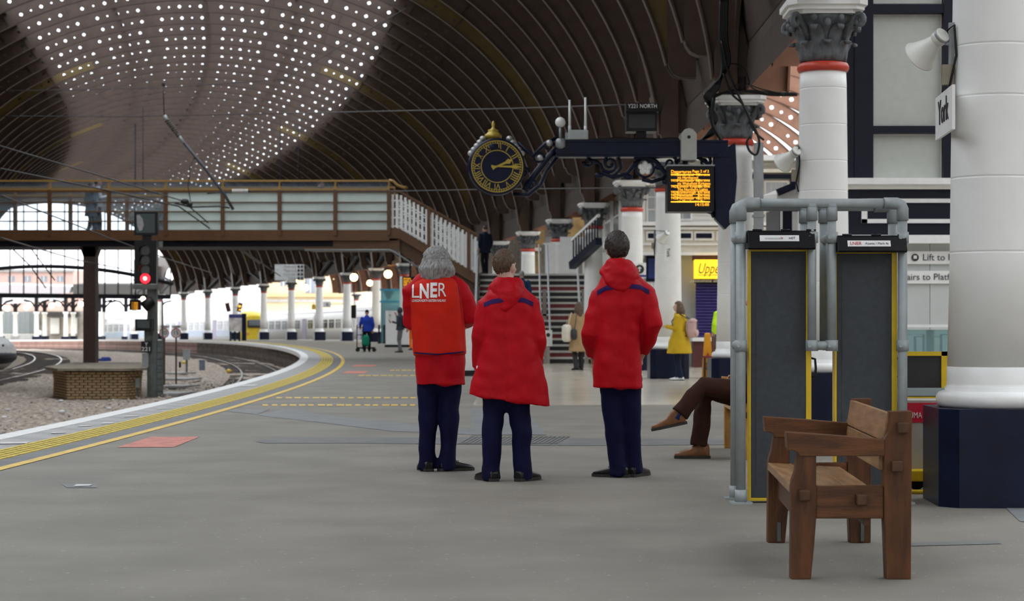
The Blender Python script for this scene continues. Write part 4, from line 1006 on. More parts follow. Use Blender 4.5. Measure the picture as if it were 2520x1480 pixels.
# right parapet: white boards under a sloping brown rail
def sl(y): return ZL * (y - Y0) / (Y1 - Y0)
for i in range(14):
    ya, yb = Y0 + .3 + (Y1 - Y0) * i / 14, Y0 + .3 + (Y1 - Y0) * (i + 1) / 14 - .02
    b = MB(); b.prism([(ya, max(0, sl(ya) - .1)), (yb, max(0, sl(yb) - .1)), (yb, sl(yb) + .95), (ya, sl(ya) + .95)], (SX1 + .02, 0, 0), (0, 1, 0), (0, 0, 1), (.05, 0, 0)); b.build('parapet_board', M_white, st)
b = MB(); b.bar((SX1 + .06, Y0 + .2, sl(Y0 + .2) + 1.0), (SX1 + .06, Y1 + .2, sl(Y1 + .2) + 1.0), .14, .12); b.bar((SX1 + .06, Y0 + .05, 0.0), (SX1 + .06, Y0 + .05, 1.1), .14, .12); b.build('parapet_rail', M_brown, st)
b = MB(); b.b2(SX1 - .7, Y1 + 3.0, ZL, SX1 + .3, Y1 + 3.06, ZL + 1.3); b.b2(SX1 - 1.25, Y1 + 3.0, ZL, SX1 - .85, Y1 + 3.06, ZL + 1.1); b.build('landing_panel', M_white, st)
# chrome hand rails: centre pair and right pair
def rails(x, nm, ends=True, zz=(.92, .62)):
    for dx in (-.13, .13):
        for h in zz:
            b = MB(); pts = [(x + dx, Y0 - .25, h - .12), (x + dx, Y0 - .2, h), (x + dx, Y0 + .1, h)] if False else []
            b.tube([(x + dx, Y0 - .3, h), (x + dx, Y0, h), (x + dx, Y0 + 2.0, sl(Y0 + 2.0) + h), (x + dx, Y0 + 2.3, sl(Y0 + 2) + h), (x + dx, Y1 + .1, sl(Y1) + h), (x + dx, Y1 + .4, sl(Y1) + h)], .024, 10); b.build('hand_rail', M_chrome, st)
    for y in (Y0 - .25, Y0 + 2.1, Y1 + .3):
        zb = 0 if y < Y0 else min(sl(y), ZL); b = MB(); b.box((x, y, zb + .47), (.12, .06, .92)); b.build('rail_post', mat('rail_post', (.30, .26, .23), .5), st)
rails(.98, 'centre'); rails(SX1 - .12, 'right', zz=(.95, .6))
b = MB(); b.box((SX0 - .05, Y0 + 2.4, sl(Y0 + 2.4) + .5), (.06, 4.9, .06), Matrix.Rotation(math.atan(ZL / (Y1 - Y0)), 3, 'X')); b.build('hand_rail', M_chrome, st)
b = MB(); b.prism([(Y0, 0), (Y1 + .2, 0), (Y1 + .2, ZL + .9), (Y0 + .2, 1.0), (Y0, .95)], (SX0 - .12, 0, 0), (0, 1, 0), (0, 0, 1), (.06, 0, 0)); b.build('left_wall', mat('pale_plaster', (.45, .45, .45), .7), st)
sg = thing('stair_notice', 'small white notice with a round symbol at the foot of the stairs', 'notice', (P(1349, 0, 57.6).x, 57.6, 0))
a, c = P(1339, 813, 57.6), P(1359, 852, 57.6); b = MB(); b.b2(a.x, 57.58, c.z, c.x, 57.61, a.z); b.build('panel', M_white, sg)
b = MB(); b.cyl((P(1349, 0, 57.6).x, 57.575, P(0, 825, 57.6).z), (P(1349, 0, 57.6).x, 57.579, P(0, 825, 57.6).z), .06, n=20); b.build('round_symbol', M_txtk, sg)
b = MB(); b.b2(P(1345, 0, 57.6).x, 57.6, 0, P(1353, 0, 57.6).x, 57.64, c.z); b.build('stand_post', mat('rail_post'), sg)
for k in range(4): b = MB(); b.b2(a.x + .04, 57.575, c.z + .05 + k * .045, c.x - .04, 57.58, c.z + .06 + k * .045); b.build('text_rule', M_txtg, sg)

# ================================================================== SIGNAL, SIGNS AND BOXES BY THE TRACK
SY = 57.8
def S(x, y, dy=0): p = P(x, y, SY); p.y += dy; return p
M_sgrey = mat('signal_grey', (.12, .135, .125), .6, var=.15)
sig = thing('colour_light_signal', 'signal post showing a red light, numbered Y 221', 'signal', (S(375, 0).x, SY, -1.0))
def sbox(x0, y0, x1, y1, d0, d1, m, nm, par=None): 
    p, q = S(x0, y0), S(x1, y1); b = MB(); b.b2(p.x, SY + d0, q.z, q.x, SY + d1, p.z); return b.build(nm, m, par or sig, bevel=.008)
sbox(361, 700, 384, 984, .05, .3, M_sgrey, 'post'); sbox(384, 838, 398, 982, .1, .16, M_sgrey, 'ladder_side'); sbox(396, 740, 400, 982, .1, .16, M_sgrey, 'ladder_side')
for y in range(850, 980, 16): sbox(384, y, 398, y + 1.6, .08, .2, M_sgrey, 'ladder_rung')
sbox(384, 838, 398, 975, .18, .22, mat('ladder_guard', (.20, .215, .19), .6), 'ladder_guard')
sbox(332, 592, 386, 699, -.1, .15, M_black, 'signal_head'); sbox(331, 521, 388, 580, -.05, .2, M_black, 'route_indicator'); sbox(336, 527, 382, 574, -.06, -.05, mat('indicator_face', (.035, .05, .05), .3), 'indicator_glass')
b = MB(); b.prism([(x / U(SY), -y / U(SY)) for x, y in ((-7, -18), (0, -20), (8, -10), (11, 5), (7, 18), (0, 20), (-5, 8))], S(344, 549, -.07), (1, 0, 0), (0, 0, 1), (0, .004, 0)); b.build('pale_reflection', mat('reflection_pale', (.3, .3, .3), .3), sig)  # reflection on the indicator glass, put in as a pale plate
sbox(350, 580, 372, 592, 0, .1, M_black, 'neck'); sbox(388, 594, 399, 610, .1, .12, M_sgrey, 'side_frame')
for i, y in enumerate((618, 642, 666, 686)):
    x = 359; red = i == 3
    b = MB(); c = S(x, y, -.1); r = .135
    b.cyl(c + Vector((0, 0, 0)), c + Vector((0, -.01, 0)), r if not red else .14, n=20); b.build('lens', emis('signal_red', (1, .004, .008), 4) if red else mat('lens_dark', (.015, .018, .012), .15), sig)
    if red: continue
    b = MB(); pts = [c + Vector((r * 1.15 * math.cos(q), 0, r * 1.15 * math.sin(q))) for q in rng(-.2, PI + .2, 14)]
    for k in range(14): b.quad(pts[k], pts[k + 1], pts[k + 1] + Vector((0, -.22, .0)), pts[k] + Vector((0, -.22, 0)))
    b.build('visor', mat('visor_olive', (.06, .06, .025), .5), sig, fix=False)
b = MB(); c = S(359, 686, -.13); b.cyl(c, c + Vector((0, -.01, 0)), .055, n=16); b.build('lamp_core', emis('signal_core', (1, .30, .22), 2.2), sig)
sbox(328, 700, 392, 712, -.1, .2, M_sgrey, 'head_bracket'); sbox(336, 786, 378, 815, -.25, .1, M_black, 'lower_box'); sbox(341, 790, 372, 808, -.26, -.25, mat('indicator_face'), 'lower_glass')
b = MB(); b.lathe([(.16, 0), (.17, .1), (.15, .3), (.12, .34)], 16); b.v = [tuple(S(357, 757, -.2) + Matrix.Rotation(.9, 3, 'Y') @ Vector(p)) for p in b.v]; b.build('side_lamp', M_black, sig)
sbox(349, 840, 375, 868, -.12, -.1, M_black, 'number_plate'); text('Y', S(362, 848, -.125), .15, M_white, sig); text('221', S(362, 860, -.125), .17, M_white, sig, fit=.24)
sbox(350, 870, 366, 905, -.05, .1, M_grey, 'case'); sbox(355, 815, 372, 840, -.02, .1, M_sgrey, 'sleeve')
for (x, s, arrow) in ((404, '30', -1), (433, '15', 1)):
    Y = 70.5; q = lambda xx, yy, dy=0: P(xx, yy, Y) + Vector((0, dy, 0))
    r_ = thing('speed_sign', 'round white speed sign with left arrow by the signal' if arrow < 0 else 'round white speed sign with right arrow beside the other', 'sign', (q(x, 0).x, Y, -1.0))
    c = q(x, 820); b = MB(); b.cyl(c + Vector((0, .02, 0)), c, .165, n=28); b.build('disc', M_white, r_); 
    b = MB(); b.tube([c + Vector((.165 * math.cos(k), -.005, .165 * math.sin(k))) for k in rng(0, 2 * PI, 28)[:-1]], .014, 6, closed=True); b.build('red_rim', M_ringred, r_)
    text(s, c + Vector((0, -.006, -.0)), .2, M_txtk, r_)
    b = MB(); b.b2(q(x - 10, 0).x, Y, q(0, 808).z, q(x + 13, 0).x, Y + .02, q(0, 801).z); b.build('arrow_plate', M_white, r_); b = MB(); b.bar(q(x - 6, 804.5, -.005), q(x + 8, 804.5, -.005), .01, .02); 
    e = q(x - 8 if arrow < 0 else x + 10, 804.5, -.005); b.add([e, e + Vector((-arrow * .06, 0, .04)), e + Vector((-arrow * .06, 0, -.04))], [(0, 1, 2)]); b.build('arrow', M_txtk, r_)
    b = MB(); b.b2(q(x - 2, 0).x, Y + .02, -1.02, q(x + 2, 0).x, Y + .06, q(0, 801).z); b.build('post', mat('sign_post', (.10, .07, .05), .7), r_)
def track_box(x0, y0, x1, y1, label, m, nm='location_box', post_y=None):
    yb = post_y or y1; Y = F * (CH + 1.0) / (yb - HY); p, q = P(x0, y0, Y), P(x1, y1, Y)
    r_ = thing(nm, label, 'box', ((p.x + q.x) / 2, Y, -1.0))
    b = MB(); b.b2(p.x, Y, q.z, q.x, Y + .2, p.z); b.build('case', m, r_, bevel=.01)
    b = MB(); b.b2(p.x - .02, Y - .02, p.z, q.x + .02, Y + .22, p.z + .03); b.build('lid', m, r_)
    if post_y: b = MB(); b.b2((p.x + q.x) / 2 - .03, Y + .05, -1.03, (p.x + q.x) / 2 + .05, Y + .12, q.z); b.build('post', M_sgrey, r_)
    return r_
track_box(450, 862, 466, 886, 'grey box on a post left of the curving rails', M_galv, post_y=922)
track_box(490, 888, 503, 912, 'low blue grey box on the ballast between rails', mat('blue_grey', (.16, .19, .26), .6), 'ground_box')
track_box(331, 934, 341, 955, 'small grey case on the right of the brick pier', M_galv, post_y=984)
track_box(440, 893, 444, 908, 'slim dark marker peg behind the grey post box', M_dark, 'marker_peg')
for (x, y, lab) in ((453, 893, 'yellow ball marker beside the grey post box'), (563, 914, 'yellow ball marker near the inner rail')):
    p = G(x, y, -.93); b = MB(); b.sph(p, (.12, .12, .1), 12, 8); o = b.build('marker_ball', M_yel); tag(o, lab, 'marker')
p = G(252, 888, -.98); b = MB(); b.box((p.x, p.y, -.93), (1.0, .4, .16), .1); b.box((p.x + .2, p.y, -.82), (.5, .3, .1), .1); o = b.build('blue_equipment', mat('deep_blue', (.02, .05, .3), .4), None, bevel=.03); tag(o, 'small deep blue piece of equipment right of the bridge post', 'equipment')
# slab path between rails
b = MB()
for (x, y) in ((425, 968), (437, 950), (450, 932), (440, 918)): p = G(x, y, -.93); b.box((p.x, p.y, -.95), (.9, 1.9, .08), -.15)
o = b.build('trough_lid', M_flag, None); o['kind'] = 'stuff'; tag(o, 'concrete cable trough lids across the ballast', 'trough')
# litter
M_lit = mat('litter_white', (.72, .72, .74), .7, var=.1)
for i, (x, y, w, lab) in enumerate(((152, 1017, 20, 'crumpled white plastic bag on the ballast near the platform edge'), (150, 990, 16, 'scrap of white paper below the brick pier'), (10, 1031, 16, 'pale paper scrap at the left edge'), (18, 1012, 14, 'flat white wrapper left of the pier'), (268, 1008, 14, 'small white tissue right of the plastic bag'))):
    p = G(x, y, -.95); r = w / U(p.y) / 2; b = MB(); rd = random.Random(i); b.sph((p.x, p.y, -.92), (r, r * .7, r * .4), 10, 7, fn=lambda d: rd.uniform(.6, 1.15)); o = b.build('litter_scrap', M_lit); tag(o, lab, 'litter')

# ================================================================== OVERHEAD LINE
M_wire = mat('wire', (.02, .018, .018), .5)
def wire(lab, pts, r=.02):
    b = MB(); pp = [P(x, y, Y) for x, y, Y in pts]; fine = []
    for i in range(len(pp) - 1):
        for k in range(8): fine.append(pp[i].lerp(pp[i + 1], k / 8))
    fine.append(pp[-1]); b.tube(fine, r, 5); o = b.build('overhead_wire', M_wire); return tag(o, lab, 'wire', 'overhead line wires')
wire('wire falling from upper left past the bridge people to mid bridge', [(0, 415, 52), (270, 470, 56), (440, 508, 60), (575, 605, 66), (640, 650, 72)], .022)
wire('long wire from the left edge dropping below the bridge at centre', [(-5, 358, 50), (220, 425, 55), (450, 495, 60), (560, 590, 66), (690, 680, 80)], .02)
wire('lower wire crossing the left bridge panels towards the signal', [(0, 480, 50), (130, 532, 54), (265, 585, 58), (420, 640, 66), (520, 672, 80)], .02)
wire('wire passing just under the bridge at far left', [(0, 585, 48), (75, 607, 52), (190, 640, 60), (330, 668, 75)], .02)
wire('level wire near the top left corner', [(0, 224, 70), (200, 221, 70), (420, 215, 72), (700, 195, 72), (1000, 20, 60)], .014)
wire('level wire across the upper left roof', [(0, 286, 66), (300, 287, 66), (700, 279, 66), (1230, 268, 45), (1545, 258, 31)], .014)
wire('thin wire crossing in front of the clock', [(600, 470, 62), (960, 471, 60), (1215, 466, 45), (1640, 462, 31)], .012)
wire('short slanting wire at left under the bridge', [(30, 612, 55), (75, 655, 58), (112, 708, 62)], .02)
wire('steeper slanting wire beside the bridge post', [(75, 610, 55), (105, 650, 58), (135, 690, 62)], .02)
cant = thing('overhead_cantilever', 'slanting overhead line arm with ribbed insulator in front of the bridge', 'cantilever', P(570, 515, 60))
b = MB(); b.tube([P(403, 205, 60), P(402, 230, 60), P(404, 283, 60)], .015, 6); b.sph(P(402, 207, 60), (.05, .05, .08), 8, 6); b.build('drop_wire', M_wire, cant)
b = MB(); b.tube([P(405, 284, 60), P(412, 298, 60)], .05, 8); b.tube([P(437, 330, 60), P(452, 352, 60)], .05, 8); b.build('clamp', M_galv, cant)
b = MB(); A_, B_ = P(412, 298, 60), P(440, 334, 60)
for i in range(9): c = A_.lerp(B_, i / 8); u_ = (B_ - A_).normalized(); b.cyl(c - u_ * .018, c + u_ * .018, .085, .06, 12)
b.build('insulator', mat('insulator_brown', (.05, .04, .03), .3), cant)
b = MB(); b.tube([P(450, 348, 60), P(505, 415, 60), P(550, 475, 60), P(574, 516, 60)], .045, 10); b.build('arm', mat('arm_grey', (.05, .05, .06), .5), cant)
b = MB(); b.tube([P(478, 388, 60), P(468, 412, 60), P(463, 460, 60), P(470, 505, 60)], .014, 6); b.tube([P(430, 500, 60), P(470, 510, 60), P(540, 508, 60), P(565, 512, 60)], .03, 6); b.tube([P(510, 476, 60), P(540, 474, 60), P(615, 472, 60)], .025, 6); b.build('stay', M_wire, cant)
b = MB(); 
for i in range(10): c = P(572 + i * 4, 471, 60); b.cyl(c, c + Vector((.02, 0, 0)), .07, n=10)
b.build('registration_insulator', M_white, cant)
b = MB(); b.sph(P(455, 496, 60), (.13, .08, .09), 10, 6); b.sph(P(468, 503, 60), (.08, .06, .08), 8, 6); b.build('fitting', M_wire, cant)

# ================================================================== HANGING SIGN, LAMPS, FAR FURNITURE
hs = thing('hanging_sign', 'white hanging sign listing platforms and toilets with arrows', 'sign', P(712, 690, 112))
p, q = P(676, 651, 112), P(748, 690, 112); b = MB(); b.b2(p.x, 112, q.z, q.x, 112.08, p.z); b.build('panel', mat('sign_white', (.72, .74, .75), .5), hs)
for i, s in enumerate(('Platform 4', 'Platform 2', 'Gentlemen', 'Toilets')):
    text(s, P(728, 656.5 + i * 9.6, 111.98), .155, M_txtg, hs, align='RIGHT'); 
    for k in (0, 1): 
        c = P(735 + k * 8, 656.5 + i * 9.6, 111.98); b = MB(); b.cyl(c, c + Vector((0, -.01, 0)), .07, n=14); b.build('arrow_roundel' if k == 0 else 'symbol_roundel', M_txtk, hs)
for x in (690, 735): b = MB(); b.cyl(P(x, 651, 112.04), Vector((P(x, 0, 112.04).x, 112.04, roof_z(P(x, 0, 112)))), .025, n=6); b.build('hanger', M_dark, hs)
def globe(x, y, Y, r, m, lab, stem=True, grp='globe lamps'):
    rt = thing('globe_lamp', lab, 'lamp', P(x, y, Y) + Vector((0, 0, -r)), grp)
    b = MB(); b.sph(P(x, y, Y), r, 16, 12); b.build('globe', m, rt)
    b = MB(); c = P(x, y, Y); b.cyl(c + Vector((0, 0, r * .9)), c + Vector((0, 0, r * 1.35)), r * .35, n=10); 
    b.cyl(c + Vector((0, 0, r)), Vector((c.x, c.y, max(c.z + r + .1, roof_z(c) if c.y < 200 else gz(236) + 6.2))), .025, n=6)
    b.build('fitting', M_dark, rt)
globe(871, 683, 122, .23, M_lampw, 'amber globe lamp beside the porter\'s column'); globe(955, 675, 122, .24, M_lampw, 'amber globe lamp below the bridge stairs')
globe(910, 697, 150, .22, M_lampw, 'fainter amber globe lamp between the two bright ones'); globe(752, 708, 160, .26, emis('pale_amber', (1, .75, .4), 4), 'pale globe lamp right of the hanging sign', False)
globe(727, 692, 165, .18, M_lampw, 'tiny amber lamp under the hanging sign', False); globe(352, 736, 110, .13, M_lampg, 'small pale lamp above the yellow display', False)
# information kiosks, bollards, glass lift
def kiosk(x0, y0, x1, y1, label, arrow=True, Yb=None):
    Y = Yb or F * CH / (y1 + 2 - HY); p, q = P(x0, y0, Y), P(x1, y1, Y); rt = thing('information_totem', label, 'totem', ((p.x + q.x) / 2, Y + .1, 0))
    b = MB(); b.b2(p.x, Y, .12, q.x, Y + .25, p.z); b.build('panel', M_white, rt, bevel=.01); b = MB(); b.b2(p.x - .05, Y - .04, 0, q.x + .05, Y + .3, .12); b.build('base', M_black, rt)
    if arrow:
        c = P((x0 + x1) / 2 - 18, y0 + 9, Y - .01); b = MB(); b.bar(c, c + Vector((0, 0, -.2)), .02, .01); b.bar(c, c + Vector((-.07, 0, -.07)), .02, .01); b.bar(c, c + Vector((.07, 0, -.07)), .02, .01); b.build('arrow', M_txtk, rt)
kiosk(949, 765, 1006, 853, 'white information totem with an up arrow beside the hooded man')
kiosk(1140, 745, 1165, 920, 'white totem between the grey-haired man and his neighbour', False, 44)
for (x, lab) in ((933, 'dark bollard right of the porter'), (946, 'dark bollard beside the white totem')):
    p = G(x, 846); b = MB(); b.lathe([(.09, 0), (.09, .08), (.06, .1), (.055, .85), (.08, .88), (.08, .93), (.05, .96), (.07, 1.03), (.03, 1.1)], 14, p); o = b.build('bollard', M_dark); tag(o, lab, 'bollard', 'dark bollards')
gl = thing('glass_shelter', 'teal glazed lift shaft behind the white totem', 'shelter', (P(962, 0, 118).x, 119.5, 0))
a, c = P(937, 712, 118), P(988, 846, 118); Mt = glass('teal_glass', (.35, .62, .66), .45, .1, (.12, .30, .34)); Mtb = mat('teal_frame', (.05, .32, .48), .4)
b = MB(); b.b2(a.x, 118, .0, c.x, 118.05, a.z); b.build('front_pane', Mt, gl); b = MB(); b.b2(a.x, 118, 0, a.x + .04, 121, a.z); b.build('side_pane', Mt, gl)
for y in (712, 741): q = P(0, y, 118); b = MB(); b.b2(a.x - .05, 117.95, q.z - .1, c.x + .05, 118.1, q.z + .02); b.build('frame_rail', Mtb, gl)
db = thing('platform_display', 'amber display left of the grey-haired man\'s head', 'display', P(1007, 716, 110))
p, q = P(990, 681, 110), P(1030, 716, 110); b = MB(); b.b2(p.x, 110, q.z, q.x, 110.3, p.z); b.build('housing', M_black, db)
texts([(('Arrivals', 'Leeds  4', 'Hull  7', 'Selby  8', 'London  3', 'Derby  9')[i], P(993, 686 + i * 5.2, 109.98), .125, 'LEFT', (0, -1, 0)) for i in range(6)], M_amber, db, 'display_text')
b = MB(); b.cyl(P(1010, 681, 110.1), Vector((P(1010, 0, 110.1).x, 110.1, roof_z(P(1010, 0, 110)))), .05, n=6); b.build('hanger', M_dark, db)
# split screens on a column, amber display by the signal
ss = thing('split_screen', 'pair of angled amber screens on a far column', 'display', P(577, 768, 168)); 
for (x, sgn) in ((561, -1), (590, 1)):
    c = P(x, 757, 168); b = MB(); b.box(c, (.36, .12, .75), Matrix.Rotation(sgn * .25, 3, 'Y')); b.build('screen_case', mat('case_brown', (.06, .02, .015), .5), ss)
    if sgn > 0: b = MB(); b.box(c + Vector((0, -.07, .1)), (.2, .02, .16)); b.box(c + Vector((.05, -.07, -.2)), (.24, .02, .08)); b.build('lit_text', M_amber, ss)
ad = thing('far_display', 'small amber display left of the signal head lamp', 'display', P(333, 760, 120)); p, q = P(322, 742, 120), P(342, 760, 120)
b = MB(); b.b2(p.x - .1, 120, q.z - .1, q.x + .1, 120.3, p.z + .1); b.build('housing', M_black, ad)
texts([('1  Leeds', P(324, 745.5 + i * 4.8, 119.97), .11, 'LEFT', (0, -1, 0)) for i in range(4)], M_amber, ad, 'display_text')
sn = thing('platform_number', 'square sign with the number 2 on a far column', 'sign', P(805, 757, 142)); p, q = P(795, 743, 142), P(814, 757, 142); b = MB(); b.b2(p.x, 142, q.z, q.x, 142.06, p.z); b.build('panel', M_white, sn); text('2', P(805, 750, 141.98), .32, M_txtk, sn)
yl = thing('yellow_box', 'small yellow warning box left of the platform 2 sign', 'box', P(772, 762, 142)); p, q = P(767, 752, 142), P(777, 762, 142); b = MB(); b.b2(p.x, 142, q.z, q.x, 142.2, p.z); b.prism([(p.x, p.z), (q.x, p.z), ((p.x + q.x) / 2, p.z + .12)], (0, 142, 0), (1, 0, 0), (0, 0, 1), (0, .2, 0)); b.build('case', M_yel, yl)
ps = thing('poster_stand', 'free standing poster board with blue header near the yellow train nose', 'poster stand', G(582, 839)); Y = G(582, 839).y
p, q = P(563, 783, Y), P(595, 816, Y); b = MB(); b.b2(p.x, Y, q.z, q.x, Y + .08, p.z); b.build('poster_panel', mat('poster_pale', (.55, .52, .52), .6, var=.3, scale=3), ps)
b = MB(); b.b2(p.x, Y, p.z, q.x, Y + .08, p.z + .25); b.build('header', mat('header_blue', (.05, .05, .2), .5), ps); b = MB(); b.b2(q.x, Y, .0, q.x + .3, Y + .1, p.z + .3); b.build('side_post', M_navy, ps)
for x in (567, 578, 589): c = P(x, 816, Y); b = MB(); b.b2(c.x - .06, Y, gz(Y), c.x + .06, Y + .08, c.z); b.build('leg', M_navy, ps)
bx_ = thing('speaker_box', 'black hanging box to the right of the porter\'s column', 'box', P(870, 786, 124)); p, q = P(864, 751, 124), P(876, 784, 124); b = MB(); b.b2(p.x, 124, q.z, q.x, 124.3, p.z); b.build('case', M_black, bx_); b = MB(); b.cyl(P(871, 751, 124.1), Vector((P(871, 0, 124.1).x, 124.1, roof_z(P(871, 0, 124)))), .02, n=6); b.build('hanger', M_dark, bx_)

# ================================================================== TRAINS (lofted along the curve)
def train(d, t0, t1, label, body, roofc, bandc, win, n=30, nose=None, zf=-.05, doors=(), roof_z=2.9):
    hw = 1.38; prof = [(-hw, zf - .55), (-hw, 1.0), (-hw * .99, 1.9), (-hw * .9, 2.45), (-hw * .6, roof_z - .1), (0, roof_z), (hw * .6, roof_z - .1), (hw * .9, 2.45), (hw * .99, 1.9), (hw, 1.0), (hw, zf - .55)]
    rt = thing('train', label, 'train', C(d, (t0 + t1) / 2, -.95)); tt = rng(t0, t1, n)
    def ring(t, k=1, zs=1): return [C(d + x * k, t, z if z < .8 else .8 + (z - .8) * zs) for x, z in prof]
    b = MB(); b.loft([ring(t) for t in tt], 0, True, True)
    o = b.build('body', body, rt)
    b = MB(); strip(b, d - hw * .86, d, tt, 2.56, roof_z + .02); strip(b, d, d + hw * .86, tt, roof_z + .02, 2.56); b.build('roof', roofc, rt)
    b = MB(); strip(b, d - hw - .02, d - hw - .02, tt, zf - .1, zf - .55); b.build('skirt', M_dark, rt)
    if bandc: b = MB(); strip(b, d - hw - .015, d - hw - .015, tt, .95, .35); b.build('lower_band', bandc, rt)
    Lw = (t1 - t0); m_ = int(Lw / 2.05)
    for i in range(m_):
        ta = t0 + 1.0 + i * 2.05; w = 1.45
        isd = any(abs(i - q) < .5 for q in doors); b = MB()
        if isd: strip(b, d - hw - .02, d - hw - .02, rng(ta, ta + 1.2, 2), 2.0, .05); b.build('door', mat('door_lilac', (.30, .28, .42), .4), rt, fix=False)
        else:
            strip(b, d - hw - .022, d - hw - .022, rng(ta, ta + w, 2), 1.85, 1.05); b.build('window', win, rt, fix=False)
            b = MB(); strip(b, d - hw - .03, d - hw - .03, rng(ta, ta + w, 2), 1.66, 1.60); strip(b, d - hw - .03, d - hw - .03, rng(ta + w / 2 - .04, ta + w / 2 + .04, 1), 1.85, 1.05); b.build('window_bar', body, rt, fix=False)
    if nose is not None:
        yel, blue = nose
        segs = [ring(t0)]
        for k in range(1, 7):
            q = k / 6; kk = math.sqrt(1 - (q * .8) ** 2) ; segs.append([C(d + x * (.55 + .45 * kk), t0 - 1.5 * q, (z if z < .3 else .3 + (z - .3) * (.45 + .55 * kk))) for x, z in prof])
        b = MB(); b.loft(segs[:], 0, True, True); b.build('nose', yel, rt)
        b = MB(); b.loft([[p + Vector((0, -.01, 0)) for p in r_] for r_ in ([[C(d + x * 1.01, t0 + .3, z) for x, z in prof]] + [[C(d + x * 1.012, t0 - .25, z) for x, z in prof]])], 0, False, True); b.build('nose_band', blue, rt)
        e = C(d, t0 - 1.42, 1.55); a_ = theta(t0); b = MB(); b.box(e, (1.5, .5, .8), Matrix.Rotation(a_, 3, 'Z') @ Matrix.Rotation(-.35, 3, 'X')); b.build('windscreen', mat('dark_glass', (.03, .035, .04), .12), rt, bevel=.12)
        for sx in (-.75, .75): b = MB(); b.box(C(d + sx, t0 - 1.4, .55), (.35, .3, .2), a_); b.build('headlamp', mat('lamp_orange', (.7, .25, .1), .3), rt)
    return rt
M_tsil = mat('train_silver', (.46, .46, .45), .35, .2, var=.05); M_twh = mat('train_white', (.62, .64, .68), .35, var=.04); M_troof = mat('train_roof', (.55, .54, .55), .6, var=.08)
M_win = mat('train_window', (.05, .055, .06), .12, var=.5, scale=.4)
tn = t_at(616, 6.0)
train(6.0, tn, 248, 'white and blue train with a yellow nose behind the far columns', M_twh, mat('train_roof_white', (.72, .74, .78), .5), mat('pale_blue', (.36, .44, .56), .4), mat('train_window_pale', (.30, .33, .38), .15), n=24, nose=(mat('nose_yellow', (.75, .55, .03), .35), mat('nose_blue', (.12, .42, .52), .35)), doors=(3, 9))
t1_ = t_at(642, 11.0); t2_ = t_at(815, 11.0)
train(11.0, t2_ + .4, t1_, 'grey railcar with dark windows behind the left columns', M_tsil, M_troof, None, M_win, n=20, doors=(1, 11))
train(11.0, 146, t2_ - .4, 'second grey railcar partly behind the porter', M_tsil, M_troof, None, M_win, n=20, doors=(10, 12))
# pale nose of a train at the extreme left
ln = thing('train', 'rounded pale train nose at the extreme left edge', 'train', P(-20, 885, 92)); b = MB(); b.sph(P(-22, 870, 92), (1.0, 2.5, .85), 20, 14); b.build('nose', mat('nose_grey', (.45, .45, .44), .4), ln); b = MB(); b.sph(P(-22, 879, 91.8), (1.05, 2.5, .45), 20, 10); b.build('skirt', M_dark, ln)
b = MB(); b.tube([P(7, 853, 91), P(7, 848, 91)], .06, 8); b.build('lamp', M_dark, ln)

# ================================================================== FAR PLATFORM CANOPY
cn_ = thing('platform_canopy', 'far platform canopy with white valance and dark arched brackets', 'canopy', P(150, 838, 236)); CYY = 236
M_val = mat('valance_white', (.74, .75, .80), .6)
def Q(x, y, Y=CYY): return P(x, y, Y)
for i in range(8):
    x0, x1 = -20 + i * 23.3, 2.6 + i * 23.3; sh = lambda x: 22 * (170 - x) / 170 * .4
    pts = [Q(x0, 724 + sh(x0)), Q(x1, 724 + sh(x1)), Q(x1, 740 + sh(x1)), Q(x0, 740 + sh(x0))]; b = MB(); b.add(pts + [p + Vector((0, .1, 0)) for p in pts], [(0, 1, 2, 3), (7, 6, 5, 4), (0, 4, 5, 1), (1, 5, 6, 2), (2, 6, 7, 3), (3, 7, 4, 0)]); b.build('valance_board', M_val, cn_)
b = MB(); pts = [Q(-20, 700), Q(176, 706), Q(170, 722), Q(-20, 728)]; b.add(pts + [p + Vector((0, 6, .3)) for p in pts], [(0, 1, 2, 3), (7, 6, 5, 4), (0, 4, 5, 1), (1, 5, 6, 2), (2, 6, 7, 3), (3, 7, 4, 0)]); b.build('canopy_roof', mat('canopy_roof', (.50, .47, .48), .7), cn_)
b = MB(); pts = [Q(180, 700), Q(460, 700), Q(460, 726), Q(180, 726)]; b.add(pts + [p + Vector((0, 6, .3)) for p in pts], [(0, 1, 2, 3), (7, 6, 5, 4), (0, 4, 5, 1), (1, 5, 6, 2), (2, 6, 7, 3), (3, 7, 4, 0)]); b.build('dark_fascia', mat('fascia_dark', (.05, .045, .04), .7), cn_)
for i, x in enumerate((1, 38, 90, 110, 162, 180, 245, 256, 310, 392)):
    Y = CYY + (0 if i % 2 == 0 else 8); c = Q(x, 838, Y); zb = gz(CYY) - .05; b = MB(); b.lathe([(.42, zb), (.42, zb + .5), (.26, zb + .52), (.24, zb + 3.1), (.38, zb + 3.3), (.3, zb + 3.4)], 10, (c.x, Y, 0)); b.build('canopy_column', M_col, cn_)
    b = MB(); b.b2(c.x - .45, Y - .45, zb, c.x + .45, Y + .45, zb + .5); b.build('column_plinth', M_navy, cn_)
    b = MB()
    for sg_ in (-1, 1):
        b.tube([(c.x, Y, zb + 3.3), (c.x + sg_ * .15, Y, zb + 4.0), (c.x + sg_ * .7, Y, zb + 4.6), (c.x + sg_ * 1.5, Y, zb + 4.8)], .13, 6)
    b.b2(c.x - .2, Y - .2, zb + 3.3, c.x + .2, Y + .2, zb + 5.2); b.build('arched_bracket', M_dark, cn_)
